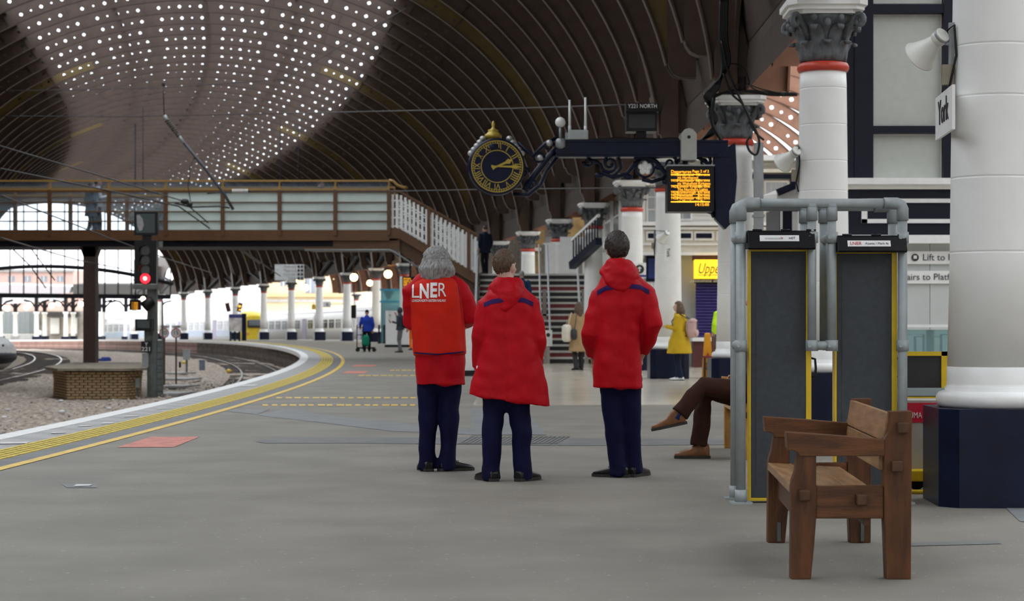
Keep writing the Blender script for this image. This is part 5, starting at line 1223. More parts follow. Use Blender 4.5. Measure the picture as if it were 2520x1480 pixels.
for i, (x, y, lab) in enumerate(((4, 754, 'leftmost pale globe lamp at the left edge'), (18, 759, 'second pale globe lamp from the left edge'), (65, 757, 'lower of the first close pair of pale globe lamps'), (73, 749, 'upper of the first close pair of pale globe lamps'), (127, 752, 'left pale globe lamp of the second pair'), (145, 746, 'upper right pale globe lamp of the second pair'), (199, 749, 'pale globe lamp just left of the bridge post'))):
    globe(x, y, CYY + 2.5, .32, M_lampg, lab, True, 'canopy globe lamps')
sw = thing('station_building', 'glazed waiting room under the far canopy', 'building', Q(80, 838, CYY + 12)); Y = CYY + 12
Mgz = glass('waiting_glass', (.6, .68, .7), .3, .1, (.30, .34, .35))
b = MB(); p, q = Q(-15, 765, Y), Q(205, 838, Y); b.b2(p.x, Y + .3, q.z - .5, q.x, Y + 4, p.z); b.build('back_wall', mat('waiting_wall', (.40, .36, .32), .8, var=.3, scale=.6), sw)
for i in range(9): x = -12 + i * 12; p, q = Q(x, 768, Y), Q(x + 11, 834, Y); b = MB(); b.b2(p.x, Y, q.z, q.x, Y + .05, p.z); b.build('window_pane', Mgz, sw)
for i in range(10): x = -13 + i * 12; p, q = Q(x, 766, Y), Q(x + 1.2, 836, Y); b = MB(); b.b2(p.x, Y - .05, q.z, q.x, Y + .1, p.z); b.build('mullion', M_grey, sw)
b = MB(); p, q = Q(110, 768, Y), Q(198, 780, Y); b.b2(p.x, Y - 1, q.z, q.x, Y, p.z); b.build('shop_fascia', mat('fascia_dark'), sw)
for (x0, x1, m) in ((124, 146, M_white), (158, 165, M_cream), (168, 175, M_cream), (178, 190, M_white)): p, q = Q(x0, 783, Y), Q(x1, 822, Y); b = MB(); b.b2(p.x, Y - .1, q.z, q.x, Y + .02, p.z); b.build('lit_window', m, sw)
fence = thing('platform_barrier', 'row of white railings in front of the waiting room', 'railing', Q(45, 838, CYY + 3)); 
for i in range(24): x = 3 + i * 3.7; p = Q(x, 823, CYY + 3); b = MB(); b.b2(p.x - .03, CYY + 3, gz(CYY) , p.x + .03, CYY + 3.06, p.z); b.build('upright', M_white, fence)
b = MB(); p, q = Q(2, 822.5, CYY + 3), Q(91, 824, CYY + 3); b.b2(p.x, CYY + 3, q.z, q.x, CYY + 3.1, p.z); b.build('top_bar', M_white, fence)
# far buildings outside, right of the tracks
def far_block(lab, x0, x1, ytop, Y, m, wins, cornice=None, depth=14, wm=None):
    rt = thing('stone_building', lab, 'building', (P((x0 + x1) / 2, 0, Y).x, Y + 5, gz(Y) - 1)); p, q = P(x0, ytop, Y), P(x1, 850, Y)
    b = MB(); b.b2(p.x, Y, q.z, q.x, Y + depth, p.z); b.build('wall', m, rt)
    if cornice:
        for (y, m2) in cornice: c = P(0, y, Y); b = MB(); b.b2(p.x - .3, Y - .5, c.z - .35, q.x + .3, Y, c.z); b.build('cornice', m2, rt)
    for (a0, b0, a1, b1) in wins:
        p, q = P(a0, b0, Y), P(a1, b1, Y); b = MB(); b.b2(p.x, Y - .06, q.z, q.x, Y + .1, p.z); w = b.build('window', wm or mat('far_window', (.22, .25, .30), .2), rt)
        b = MB(); b.b2((p.x + q.x) / 2 - .05, Y - .1, q.z, (p.x + q.x) / 2 + .05, Y - .05, p.z); b.build('glazing_bar', M_cream, w)
M_buff = mat('far_buff', (.62, .50, .32), .85, var=.1, scale=.3); M_buff2 = mat('far_buff_deep', (.60, .42, .20), .85)
far_block('buff stone building behind the grey railcars', 655, 860, 640, 300, M_buff, [(752, 686, 776, 722), (820, 690, 840, 715), (690, 680, 705, 705)], [(725, M_buff2), (738, M_flag)])
far_block('pale gabled building right of the buff one', 860, 1000, 700, 310, mat('far_cream', (.70, .60, .42), .85), [(905, 700, 918, 720)], None)
far_block('long white office block far left of the buff building', 440, 655, 690, 330, mat('far_white', (.70, .70, .70), .8), [(470 + i * 14, 728, 481 + i * 14, 746) for i in range(10)], [(750, M_white)], wm=mat('far_window_pale', (.42, .45, .52), .3))
far_block('low pink roofed block beyond the canopy', -20, 180, 664, 300, mat('far_pink', (.62, .40, .34), .85), [(20 + 40 * i, 680, 36 + 40 * i, 694) for i in range(4)], [(664, M_flag)])
# people seats at far left: two white seats

def column_arm(par, px, Y, y):
    """bracket from a fitting back to the nearest column"""
    p = P(px, y, Y); c = min(COLS, key=lambda o: (o.location.x - p.x) ** 2 + (o.location.y - p.y) ** 2); b = MB(); b.bar(p + Vector((0, .1, 0)), Vector((c.location.x, c.location.y - .2, p.z)), .05, .05); b.build('bracket', M_grey, par)
column_arm(ss, 577, 168, 757); column_arm(sn, 803, 142, 750); column_arm(yl, 772, 142, 757)
b = MB(); b.cyl(P(333, 741, 120.2), Vector((P(333, 0, 120.2).x, 120.2, roof_z(P(333, 0, 120)))), .04, n=6); b.build('hanger', M_dark, ad)
# ================================================================== CONCOURSE BUILDINGS
def Wq(x, y, Y): return P(x, y, Y)
M_clad = mat('white_cladding', (.70, .68, .62), .55, var=.04, scale=2); M_clad2 = mat('grey_cladding', (.52, .54, .53), .5, var=.04, scale=2)
M_wpane = mat('old_window_pane', (.30, .32, .33), .15, var=.2, scale=1.5)
def wbox(par, nm, x0, y0, x1, y1, Y, d0, d1, m, bevel=0):
    p, q = P(x0, y0, Y), P(x1, y1, Y); b = MB(); b.b2(p.x, Y + d0, q.z, q.x, Y + d1, p.z); return b.build(nm, m, par, bevel=bevel)
def sash(par, x0, y0, x1, y1, Y, cols, rows, fm=None):
    """window with its own panes"""
    w = wbox(par, 'window_frame', x0 - 3, y0 - 3, x1 + 3, y1 + 3, Y, -.06, .05, fm or M_white)
    for i in range(cols):
        for j in range(rows):
            a = x0 + (x1 - x0) * (i + .06) / cols; c = x0 + (x1 - x0) * (i + .94) / cols; e = y0 + (y1 - y0) * (j + .05) / rows; f = y0 + (y1 - y0) * (j + .95) / rows
            wbox(w, 'pane', a, e, c, f, Y, -.075, -.05, M_wpane)
TB = thing('timber_building', 'white timber upper storey with sash windows and navy trim over the shops', 'building', (P(1780, 0, 53).x, 54, 0)); YB = 53.0
wbox(TB, 'upper_wall', 1575, 395, 2150, 552, YB, 0, 8, M_clad)
for k in range(14): y = 400 + k * 11; wbox(TB, 'clapboard', 1576, y, 2150, y + 10.3, YB, -.03, 0, M_clad)
wbox(TB, 'cornice', 1568, 384, 2150, 397, YB, -.35, 0, M_white); wbox(TB, 'cornice_band', 1572, 430, 1990, 441, YB, -.12, 0, M_navy); wbox(TB, 'cornice_upper', 1568, 418, 1990, 426, YB, -.25, 0, M_cream)
wbox(TB, 'sill_moulding', 1570, 548, 2150, 556, YB, -.25, 0, M_white); wbox(TB, 'sill_moulding', 1570, 560, 2150, 566, YB, -.16, 0, M_white)
wbox(TB, 'lower_fascia', 1575, 552, 2150, 626, YB, -.05, 8, M_cream); wbox(TB, 'lower_moulding', 1570, 622, 2150, 629, YB, -.2, 0, M_white); wbox(TB, 'mid_moulding', 1570, 600, 2150, 604, YB, -.12, 0, M_white)
for (x0, x1) in ((1594, 1620), (1660, 1700), (1712, 1751), (1766, 1806), (1880, 1915), (1930, 1965)):
    f = wbox(TB, 'vent_frame', x0 - 4, 570, x1 + 4, 592, YB, -.10, 0, M_white); wbox(f, 'vent_pane', x0, 575, x1, 587, YB, -.115, -.1, M_navy)
sash(TB, 1594, 455, 1628, 547, YB, 2, 3); wbox(TB, 'corner_post', 1630, 440, 1646, 552, YB, -.1, 0, M_navy)
sash(TB, 1660, 455, 1700, 540, YB, 2, 3); sash(TB, 1712, 455, 1750, 520, YB, 2, 2); sash(TB, 1884, 448, 1938, 545, YB, 4, 3, M_cream); wbox(TB, 'corner_post', 1944, 440, 1960, 552, YB, -.1, 0, M_navy)
# receding side wall behind the column row
b = MB(); a0, a1 = Vector((3.22, 52.9, 0)), Vector((2.62, 72, 0))
def side_box(q0, q1, z0, z1, out, th, nm, m, par=TB):
    u = (a1 - a0); n = Vector((-u.y, u.x, 0)).normalized(); n = n if n.x < 0 else -n
    p, q = a0 + u * q0 + n * out, a0 + u * q1 + n * out; b = MB(); w = n * -th
    b.add([(p.x, p.y, z0), (q.x, q.y, z0), (q.x, q.y, z1), (p.x, p.y, z1), (p.x + w.x, p.y + w.y, z0), (q.x + w.x, q.y + w.y, z0), (q.x + w.x, q.y + w.y, z1), (p.x + w.x, p.y + w.y, z1)], [(0, 1, 2, 3), (7, 6, 5, 4), (0, 4, 5, 1), (1, 5, 6, 2), (2, 6, 7, 3), (3, 7, 4, 0)]); return b.build(nm, m, par)
side_box(0, 1, 2.9, 5.3, 0, .3, 'side_wall', M_clad); side_box(0, 1, 3.5, 3.65, .12, .12, 'side_moulding', M_white); side_box(0, 1, 5.1, 5.3, .25, .25, 'side_cornice', M_white); side_box(0, 1, 4.92, 5.04, .1, .1, 'side_band', M_navy)
for k in range(6):
    w = side_box(.04 + k * .16, .15 + k * .16, 3.7, 4.85, .05, .05, 'side_window', M_white)
    for i in range(2):
        for j in range(2): side_box(.048 + k * .16 + i * .05, .088 + k * .16 + i * .05, 3.76 + j * .54, 4.24 + j * .54, .065, .02, 'pane', M_wpane, w)
wbox(TB, 'ground_wall', 1575, 626, 2150, 905, YB, .4, 8, M_clad2)
# external stair balustrade on the building's left
bl = thing('stair_balustrade', 'sloping navy balustrade with pale handrail beside the timber building', 'balustrade', P(1440, 600, 58))
A_, B_ = P(1408, 592, 59), P(1474, 530, 57); lo = Vector((0, 0, -.75))
b = MB(); b.bar(A_, B_, .08, .07); b.build('hand_rail', M_white, bl); b = MB(); b.bar(A_ + lo, B_ + lo, .2, .22); b.build('stringer', M_navy, bl)
for k in range(10): q = A_.lerp(B_, (k + .5) / 10); b = MB(); b.cyl(q + lo, q, .022, n=8); b.build('baluster', M_navy, bl)
# Upper Crust shop
sh = thing('sandwich_shop', 'purple-shuttered sandwich shop with a glowing yellow sign', 'shop', (P(1750, 0, YB).x, YB, 0)); YS = YB - .15
wbox(sh, 'dark_soffit', 1706, 628, 1850, 641, YS, 0, .3, mat('soffit_maroon', (.05, .015, .012), .5))
wbox(sh, 'lit_sign', 1708, 640, 1862, 687, YS, -.25, .1, emis('sign_yellow', (1.0, .60, .02), .42))
text('Upper Crust', P(1716, 662, YS - .26), .40, M_txtk, sh, shear=.35, align='LEFT', fit=1.35); wbox(sh, 'underline', 1716, 677, 1780, 678.4, YS, -.262, -.25, M_txtk)
wbox(sh, 'menu_strip', 1708, 687, 1862, 697, YS, -.2, .1, mat('strip_brown', (.04, .03, .012), .5)); text('passionate about... hot and cold', P(1780, 691.5, YS - .205), .105, mat('print_cream', (.7, .68, .5), .5), sh, fit=1.75)
b = 0
for k in range(18): y = 697 + k * 7.4; p, q = P(1712, y, YS), P(1862, y + 7.4, YS); mbx = MB(); mbx.prism([(0, q.z), (-.035, q.z + .02), (-.035, p.z - .03), (0, p.z)], (p.x, YS, 0), (0, 1, 0), (0, 0, 1), (q.x - p.x, 0, 0)); mbx.build('shutter_slat', mat('shutter_purple', (.045, .030, .16), .4, var=.1), sh)
wbox(sh, 'counter_top', 1700, 831, 1862, 840, YS, -.5, .3, M_white); wbox(sh, 'counter_front', 1704, 840, 1862, 905, YS, -.35, .3, mat('counter_red', (.10, .02, .02), .5))
ub = thing('shop_side_sign', 'orange side sign with black lettering above grey doors', 'sign', (P(1635, 0, 51.5).x, 51.5, 2.5)); wbox(ub, 'panel', 1619, 645, 1656, 687, 51.5, 0, .1, mat('sign_orange', (.62, .30, .04), .5)); text('Upper Crust', P(1637, 662, 51.49), .16, M_txtk, ub, fit=.34)
b = MB(); b.tube([P(1624, 680, 51.49), P(1630, 676, 51.49), P(1638, 674, 51.49)], .015, 6); b.build('flourish', M_txtk, ub)
wbox(ub, 'hanger', 1634, 622, 1640, 646, 51.5, .02, 1.5, M_grey)
dr = struct('door_1'); wbox(dr, 'door_frame', 1620, 687, 1662, 904, 52.0, 0, .15, mat('door_grey', (.14, .15, .17), .4)); 
for (x0, x1) in ((1633, 1640), (1644, 1654)): wbox(dr, 'door_glass', x0, 715, x1, 890, 52.0, -.02, 0, M_wpane)
bp = thing('notice_board', 'blue framed panel left of the orange shop sign', 'panel', (P(1616, 0, YB).x, YB + .3, 2.3)); wbox(bp, 'frame', 1592, 629, 1638, 692, YB, .22, .4, M_navy); wbox(bp, 'board', 1597, 636, 1630, 685, YB, .2, .22, mat('royal_blue', (.015, .04, .22), .4))
wl = thing('white_hoarding', 'white panelled screen below the blue panel', 'screen', (P(1610, 0, YB).x, YB + .2, 0))
for k in range(4): wbox(wl, 'panel', 1594 + k * 8, 694, 1601 + k * 8, 838, YB, .25, .35, M_white)
wbox(wl, 'dark_kick', 1592, 838, 1626, 848, YB, .2, .35, M_navy); wbox(wl, 'lower_panel', 1592, 848, 1626, 890, YB, .25, .35, M_clad2); wbox(wl, 'plinth_strip', 1592, 890, 1626, 904, YB, .2, .35, M_dark)
sp = thing('stairs_sign', 'square white sign with a round stair symbol on a column', 'sign', (P(1573, 0, 47.5).x, 47.5, 2.2)); wbox(sp, 'panel', 1559, 647, 1590, 684, 48.4, 0, .05, M_white)
b = MB(); c = P(1574, 663, 48.39); b.cyl(c, c + Vector((0, -.01, 0)), .11, n=24); b.build('roundel', M_txtk, sp); b = MB(); c.y -= .02; b.bar(c + Vector((.0, 0, -.06)), c + Vector((0, 0, .05)), .01, .025); b.bar(c + Vector((-.04, 0, .015)), c + Vector((0, 0, .055)), .01, .02); b.bar(c + Vector((.04, 0, .015)), c + Vector((0, 0, .055)), .01, .02); b.build('arrow', M_white, sp)
wbox(sp, 'wall_fixing', 1562, 660, 1578, 666, 48.4, .05, .75, M_grey); wbox(sp, 'blue_strip', 1559, 677, 1590, 682, 48.4, -.01, 0, mat('royal_blue'))
ws = thing('wall_sign', 'small white upright sign under the horn on the yellow-coated woman\'s column', 'sign', (P(1645, 0, 41.3).x, 41.3, 2.3)); wbox(ws, 'panel', 1637, 603, 1653, 644, 41.3, 0, .05, M_white); text('York', P(1645, 622, 41.29), .09, M_txtk, ws, up=(1, 0, 0), face=(0, -1, 0))
# backdrop behind the stairs
hd = thing('ribbed_hoarding', 'grey ribbed hoarding beyond the stair landing', 'hoarding', (P(1245, 0, 98).x, 98, 0))
for k in range(22): wbox(hd, 'panel', 1150 + k * 7.4, 520, 1150 + k * 7.4 + 6.9, 858, 98, 0, .15, mat('hoarding_grey', (.36, .35, .30), .7))
wbox(hd, 'top_rail', 1148, 512, 1318, 522, 98, -.1, .2, M_navy)
bw = thing('brick_building', 'yellowish brown brick wall beyond the right of the stairs', 'wall', (P(1330, 0, 94).x, 95, 0)); wbox(bw, 'wall', 1308, 440, 1480, 862, 94, 0, 4, mat('brown_brick', (.30, .19, .07), .85, var=.25, scale=2, bump=.3, bscale=20)); wbox(bw, 'string_band', 1306, 610, 1480, 618, 94, -.1, 0, M_cream)
bn = thing('banner', 'tall white banner hanging by the dark capital above the stairs', 'banner', P(1352, 605, 80)); pts = [P(1340, 478, 80), P(1360, 470, 78), P(1366, 590, 78), P(1340, 606, 80)]
b = MB(); b.add(pts + [p + Vector((.05, .05, 0)) for p in pts], [(0, 1, 2, 3), (7, 6, 5, 4), (0, 4, 5, 1), (1, 5, 6, 2), (2, 6, 7, 3), (3, 7, 4, 0)]); b.build('sheet', M_white, bn)
for k in range(4): q = P(1352, 510 + k * 24, 79); b = MB(); b.box(q + Vector((-.03, -.3, 0)), (.22, .02, .05)); b.build('text_rule', M_txtg, bn)
b = MB(); b.cyl(P(1340, 478, 80), P(1340, 450, 80), .03, n=6); b.cyl(P(1360, 470, 78), P(1360, 440, 78), .03, n=6); b.build('cord', M_dark, bn)
# lift tower with navy framing
LT = thing('lift_tower', 'lift tower of cream panels in a heavy navy frame', 'lift tower', (P(2300, 0, 31).x, 33, 0)); YL = 31.0
M_lpan = mat('panel_sage', (.50, .53, .48), .5, var=.03); M_lnavy = mat('frame_navy', (.004, .0065, .018), .4, var=.1, spec=.25)
wbox(LT, 'core', 2100, -140, 2700, 600, YL, .1, 4, M_lpan)
for (x0, x1) in ((2100, 2146), (2319, 2342), (2560, 2600)): wbox(LT, 'frame_post', x0, -140, x1, 441, YL, -.12, .1, M_lnavy)
for (y0, y1) in ((12, 34), (311, 329), (-150, -120)): wbox(LT, 'frame_beam', 2100, y0, 2700, y1, YL, -.1, .1, M_lnavy)
for (x0, x1) in ((2146, 2319), (2342, 2560)):
    for (y0, y1) in ((34, 311), (329, 441), (-120, 12)):
        wbox(LT, 'panel_bead', x0 + 1, y0 + 1, x1 - 1, y1 - 1, YL, .02, .1, M_white); wbox(LT, 'panel', x0 + 4, y0 + 4, x1 - 4, y1 - 4, YL, .015, .03, M_lpan)
p = P(2100, 0, YL); b = MB(); b.b2(p.x - .12, YL - .1, P(0, 445, YL).z, p.x + .05, YL + .25, 7.5); b.build('corner_post', M_lnavy, LT)
for (y0, y1) in ((80, 318), (334, 432)): b = MB(); b.b2(p.x - .02, YL + .3, P(0, y1, YL).z, p.x + .02, YL + 2.2, P(0, y0, YL).z); b.build('side_panel', M_white, LT)
wbox(LT, 'white_cornice', 2070, 441, 2700, 456, YL, -.25, .3, M_white); wbox(LT, 'white_cornice', 2076, 456, 2700, 467, YL, -.16, .3, M_white)
wbox(LT, 'navy_band', 2087, 467, 2700, 582, YL, -.05, 3, M_lnavy)
for (x0, y0, x1, y1) in ((2118, 490, 2700, 500), (2118, 540, 2700, 550), (2118, 490, 2132, 550)): wbox(LT, 'moulding', x0, y0, x1, y1, YL, -.09, -.05, M_white)
wbox(LT, 'lower_cornice', 2076, 580, 2700, 600, YL, -.2, 3, M_white)
x = 2000
while x < 2600: wbox(LT, 'lower_panel', x + .6, 600, x + 57.4, 975, YL, .05, .2, M_clad2); x += 58
for (y0, y1, s, sym) in ((619, 650, 'Lift to Platforms', 1), (667, 698, 'Stairs to Platforms', 0)):
    sgn = thing('direction_sign', f'white strip sign reading {s}', 'sign', (P(2330, 0, YL).x, YL, P(0, y1, YL).z)); wbox(sgn, 'strip', 2200, y0, 2520, y1, YL, .0, .05, M_white)
    text(s, P(2270 if sym else 2213, (y0 + y1) / 2, YL - .01), .145, M_txtg if False else mat('print_slate', (.06, .07, .09), .5), sgn, align='LEFT')
    if sym:
        c = P(2252, 634, YL - .01); b = MB(); b.cyl(c, c + Vector((0, -.005, 0)), .058, n=24); b.build('lift_roundel', M_txtk, sgn); b = MB(); b.box(c + Vector((0, -.01, .005)), (.05, .006, .05)); b.build('lift_symbol', M_white, sgn)
gb = thing('glass_balustrade', 'glass balustrade with white handrail below the direction signs', 'balustrade', (P(2300, 0, 28).x, 28, 0)); wbox(gb, 'hand_rail', 2180, 799, 2520, 806, 28, 0, .1, M_white); wbox(gb, 'pane', 2180, 812, 2340, 985, 28, .03, .05, glass('aqua_glass', (.7, .86, .86), .6, .1, (.35, .5, .5)))
wbox(gb, 'pane', 2345, 812, 2520, 985, 28, .03, .05, glass('aqua_glass')); wbox(gb, 'post', 2284, 812, 2301, 995, 28, .06, .14, mat('steel_grey', (.22, .24, .24), .4))
rg = thing('blue_rail', 'dark blue tubular rail behind the glass balustrade', 'railing', (P(2290, 0, 29).x, 29, 0))
for (x0, x1, y) in ((2230, 2273, 824), (2252, 2316, 829), (2316, 2400, 824)):
    b = MB(); b.tube([Vector((P(x0, 0, 29).x, 29.0, 0)), P(x0, y, 29), P(x1, y, 29), Vector((P(x1, 0, 29).x, 29.0, 0))], .02, 8); b.build('hoop', mat('rail_blue', (.012, .03, .13), .4), rg)
kk = thing('ticket_kiosk', 'navy kiosk with purple poster edged in hazard tape behind the rack', 'kiosk', (P(1990, 0, 34).x, 35, 0)); YK = 34.0
wbox(kk, 'wall', 1922, 508, 2100, 582, YK, .2, 2, M_navy); wbox(kk, 'lower_wall', 1990, 575, 2100, 960, YK, .1, 2, M_clad2); wbox(kk, 'corner_strip', 1924, 508, 1928, 585, YK, .1, .3, M_white)
pts = [P(1912, 478, YK), P(1975, 452, YK), P(2090, 452, YK), P(2090, 490, YK), P(1912, 492, YK)]
b = MB(); b.add(pts + [q + Vector((0, 2, .1)) for q in pts], [tuple(range(5)), tuple(range(9, 4, -1))] + [(i, (i + 1) % 5, (i + 1) % 5 + 5, i + 5) for i in range(5)]); b.build('canopy', M_white, kk); b = MB(); b.bar(pts[0] + Vector((0, -.05, .02)), pts[1] + Vector((0, -.05, .02)), .1, .12); b.build('canopy_edge', M_navy, kk)
pw = wbox(kk, 'poster', 1974, 512, 2022, 566, YK, .1, .15, mat('poster_purple', (.10, .008, .10), .5)); wbox(pw, 'poster_sheet', 1952, 520, 1968, 568, YK, .1, .15, M_white)
for (x0, y0, x1, y1) in ((1968, 512, 1973, 568), (2023, 512, 2028, 568), (1968, 566, 2028, 571)):
    n_ = 8
    for i in range(n_): 
        if y1 - y0 > x1 - x0: wbox(pw, 'tape_block', x0, y0 + (y1 - y0) * i / n_, x1, y0 + (y1 - y0) * (i + 1) / n_, YK, .09, .11, M_black if i % 2 else M_yel)
        else: wbox(pw, 'tape_block', x0 + (x1 - x0) * i / n_, y0, x0 + (x1 - x0) * (i + 1) / n_, y1, YK, .09, .11, M_black if i % 2 else M_yel)
# wet floor cone, cafe chair
wc = thing('wet_floor_cone', 'tall yellow wet floor cone right of the woman in yellow', 'cone', G(1741, 931)); Y = G(1741, 931).y; x = G(1741, 931).x
M_cone = mat('cone_yellow', (.80, .36, .01), .45, var=.04); b = MB(); b.loft([[(x + sx * w, Y + sy * w * .8, z) for sx, sy in ((-1, -1), (1, -1), (1, 1), (-1, 1))] for w, z in ((.125, 0), (.125, .04), (.115, .06), (.06, .94), (.045, .96))], 0, True, False); b.build('cone_body', M_cone, wc, bevel=.01)
text('WET', (x, Y - .088, .30), .065, M_txtk, wc, face=(0, -1, .06)); text('FLOOR', (x, Y - .09, .235), .055, M_txtk, wc, face=(0, -1, .06), fit=.15); text('CAUTION', (x, Y - .076, .43), .03, mat('print_orange', (.5, .1, .02), .5), wc, face=(0, -1, .06), fit=.11)
b = MB(); b.prism([(-.045, 0), (.045, 0), (0, .075)], (x, Y - .075, .47), (1, 0, 0), (0, 0, 1), (0, .004, 0)); b.build('warning_triangle', mat('print_orange'), wc)
def cafe_chair(px, py, lab, rz):
    p = G(px, py); rt = thing('cafe_chair', lab, 'chair', p, None); Mw = mat('chair_brown', (.075, .04, .025), .5); R = Matrix.Rotation(rz, 3, 'Z')
    def bb(nm, c, s, m): b = MB(); b.box(p + R @ Vector(c), s, R); b.build(nm, m, rt, bevel=.006)
    for (sx, sy) in ((-1, -1), (1, -1), (-1, 1), (1, 1)): bb('leg', (sx * .19, sy * .19, .22 if sy < 0 else .45), (.04, .04, .44 if sy < 0 else .9), Mw)
    bb('seat', (0, 0, .455), (.44, .44, .04), mat('seat_red', (.28, .01, .03), .5)); bb('backrest', (0, .19, .78), (.40, .03, .22), Mw); bb('stretcher', (0, -.19, .2), (.36, .025, .025), Mw); bb('side_rail', (.19, 0, .2), (.025, .36, .025), Mw); bb('side_rail', (-.19, 0, .2), (.025, .36, .025), Mw)
cafe_chair(1764, 932, 'dark brown cafe chair between the wet floor cone and the clock column', 3.5)
# ================================================================== PEOPLE
M_skin = mat('skin', (.56, .30, .22), .5, var=.06, scale=20); M_skinp = mat('skin_pale', (.62, .38, .30), .5, var=.06, scale=20)
def cloth(name, col, rough=.75, var=.07, **k): return mat(name, col, rough, var=var, scale=5, bump=.12, bscale=38, spec=.15, **k)
M_coat = cloth('red_coat', (.46, .0025, .010), .6); M_vest = cloth('orange_red_vest', (.60, .018, .007), .65); M_trou = cloth('navy_trousers', (.005, .0055, .034), .75); M_shoe = mat('black_leather', (.006, .006, .007), .35, var=.2, spec=.35)
M_stripe = cloth('navy_stripe', (.03, .01, .08)); M_lnr = mat('coat_lining', (.02, .01, .03), .8)
def bake(name, mb, m, parent, voxel=None, smooth=4, disp=None, fac=.5):
    me = mb.mesh(name); mb.fix(me); ob = bpy.data.objects.new(name, me); COL.objects.link(ob)
    if voxel:
        r = ob.modifiers.new('remesh', 'REMESH'); r.mode = 'VOXEL'; r.voxel_size = voxel; r.use_smooth_shade = True
    if smooth: s = ob.modifiers.new('smooth', 'SMOOTH'); s.factor = fac; s.iterations = smooth
    dg = bpy.context.evaluated_depsgraph_get(); me2 = bpy.data.meshes.new_from_object(ob.evaluated_get(dg)); bpy.data.objects.remove(ob); bpy.data.meshes.remove(me)
    if disp:
        ns = [v.normal.copy() for v in me2.vertices]
        for v, nn in zip(me2.vertices, ns): v.co += nn * disp(v.co, nn)
    for p in me2.polygons: p.use_smooth = True
    me2.materials.clear(); return put(name, me2, m, parent)
def rings(b, rs, n=28, pw=2.4):
    """torso loft; each ring (z, cx, cy, rx, ry[, tilt])"""
    R = []
    for r in rs:
        z, cx, cy, rx, ry = r[:5]; ti = r[5] if len(r) > 5 else 0; row = []
        for j in range(n):
            a = 2 * PI * j / n; c, s = math.cos(a), math.sin(a)
            x = rx * math.copysign(abs(c) ** (2 / pw), c); y = ry * math.copysign(abs(s) ** (2 / pw), s)
            row.append((cx + x, cy + y, z + ti * x / max(rx, .01)))
        R.append(row)
    b.loft(R, 0, True, True)
def finger_hand(b, w, d, side, s=1.0, curl=.6, up=(0, 0, 1)):
    """palm with four curled fingers and a thumb; w wrist, d direction"""
    w = Vector(w); d = Vector(d).normalized(); u = Vector(up); sd = d.cross(u).normalized() * side; u = sd.cross(d).normalized() * side
    pc = w + d * .045 * s; b.tube([w - d * .02 * s, w + d * .01 * s, pc, w + d * .085 * s], [.024 * s, (.028 * s, .018 * s), (.040 * s, .019 * s), (.036 * s, .015 * s)], 10)
    for i, (o, L) in enumerate(((-.030, .070), (-.010, .080), (.010, .075), (.028, .058))):
        p = w + d * .08 * s + sd * o * s; dd = d.copy(); pts = [p - d * .02 * s, p]
        for k in range(3):
            dd = (Quaternion(sd, -curl * (.5 + .35 * k) * side) @ dd) if True else dd; pts.append(pts[-1] + dd * L * s / 3)
        b.tube(pts, [.0095 * s, .0095 * s, .009 * s, .0085 * s, .007 * s], 7)
    t0 = w + d * .02 * s - sd * .03 * s; td = (d * .7 - sd * .7).normalized(); b.tube([t0, t0 + td * .03 * s, t0 + td * .03 * s + d * .025 * s, t0 + td * .034 * s + d * .045 * s], [.012 * s, .011 * s, .010 * s, .008 * s], 7)
def head_parts(b, c, s=1.0, yaw=0, pitch=0, neck_to=None):
    """cranium, jaw, nose, ears and lips around head centre c; faces +y before yaw"""
    c = Vector(c); R = Matrix.Rotation(yaw, 3, 'Z') @ Matrix.Rotation(pitch, 3, 'X'); n0 = len(b.v)
    b.sph((0, -.012, .02), (.074, .094, .098), 20, 14); b.sph((0, .028, -.045), (.055, .062, .072), 18, 12); b.sph((0, .062, -.085), (.030, .024, .022), 12, 8)
    b.tube([(0, .088, .018), (0, .106, -.012), (0, .112, -.024), (0, .094, -.036)], [.008, .012, .015, .012], 8)
    for sx in (-1, 1):
        b.sph((sx * .076, -.008, -.012), (.012, .024, .034), 10, 8); b.sph((sx * .030, .078, .016), (.02, .012, .010), 8, 6); b.sph((sx * .036, .066, -.03), (.022, .02, .018), 8, 6)
    b.sph((0, .092, -.056), (.022, .009, .006), 10, 6); b.sph((0, .090, -.067), (.019, .009, .007), 10, 6)
    b.v[n0:] = [tuple(c + R @ (Vector(p) * s)) for p in b.v[n0:]]
    if neck_to is not None: nt = Vector(neck_to); b.tube([c + R @ Vector((0, -.025, -.03)) * s, c.lerp(nt, .6), nt], [.058 * s, .058 * s, .07 * s], 14)
    return R
def eyes(par, c, R, s):
    for sx in (-1, 1):
        b = MB(); b.sph(Vector(c) + R @ (Vector((sx * .030, .082, .014)) * s), .0125 * s, 10, 8); b.build('eye', mat('eye_white', (.6, .58, .55), .2), par)
def hair_cap(c, R, s, m, par, keep, r=(.084, .104, .108), off=(0, -.012, .022), rough=.02, nm='hair', nu=48, nv=32, seed=0, streak=1.0):
    """hair shell: stands proud where keep(dir)>0 and dips under the skin elsewhere"""
    b = MB(); c = Vector(c)
    def fn(d):
        k = max(0, min(1, keep(d) * 6 + .5)); return .80 + k * (.20 + rough * (noise.noise(Vector((d.x * 14 + seed, d.y * 14, d.z * 3.5 * streak))) + .5 * noise.noise(d * 22)))
    b.sph((0, 0, 0), r, nu, nv, fn=fn); b.v = [tuple(c + R @ ((Vector(p) + Vector(off)) * s)) for p in b.v]; return b.build(nm, m, par)
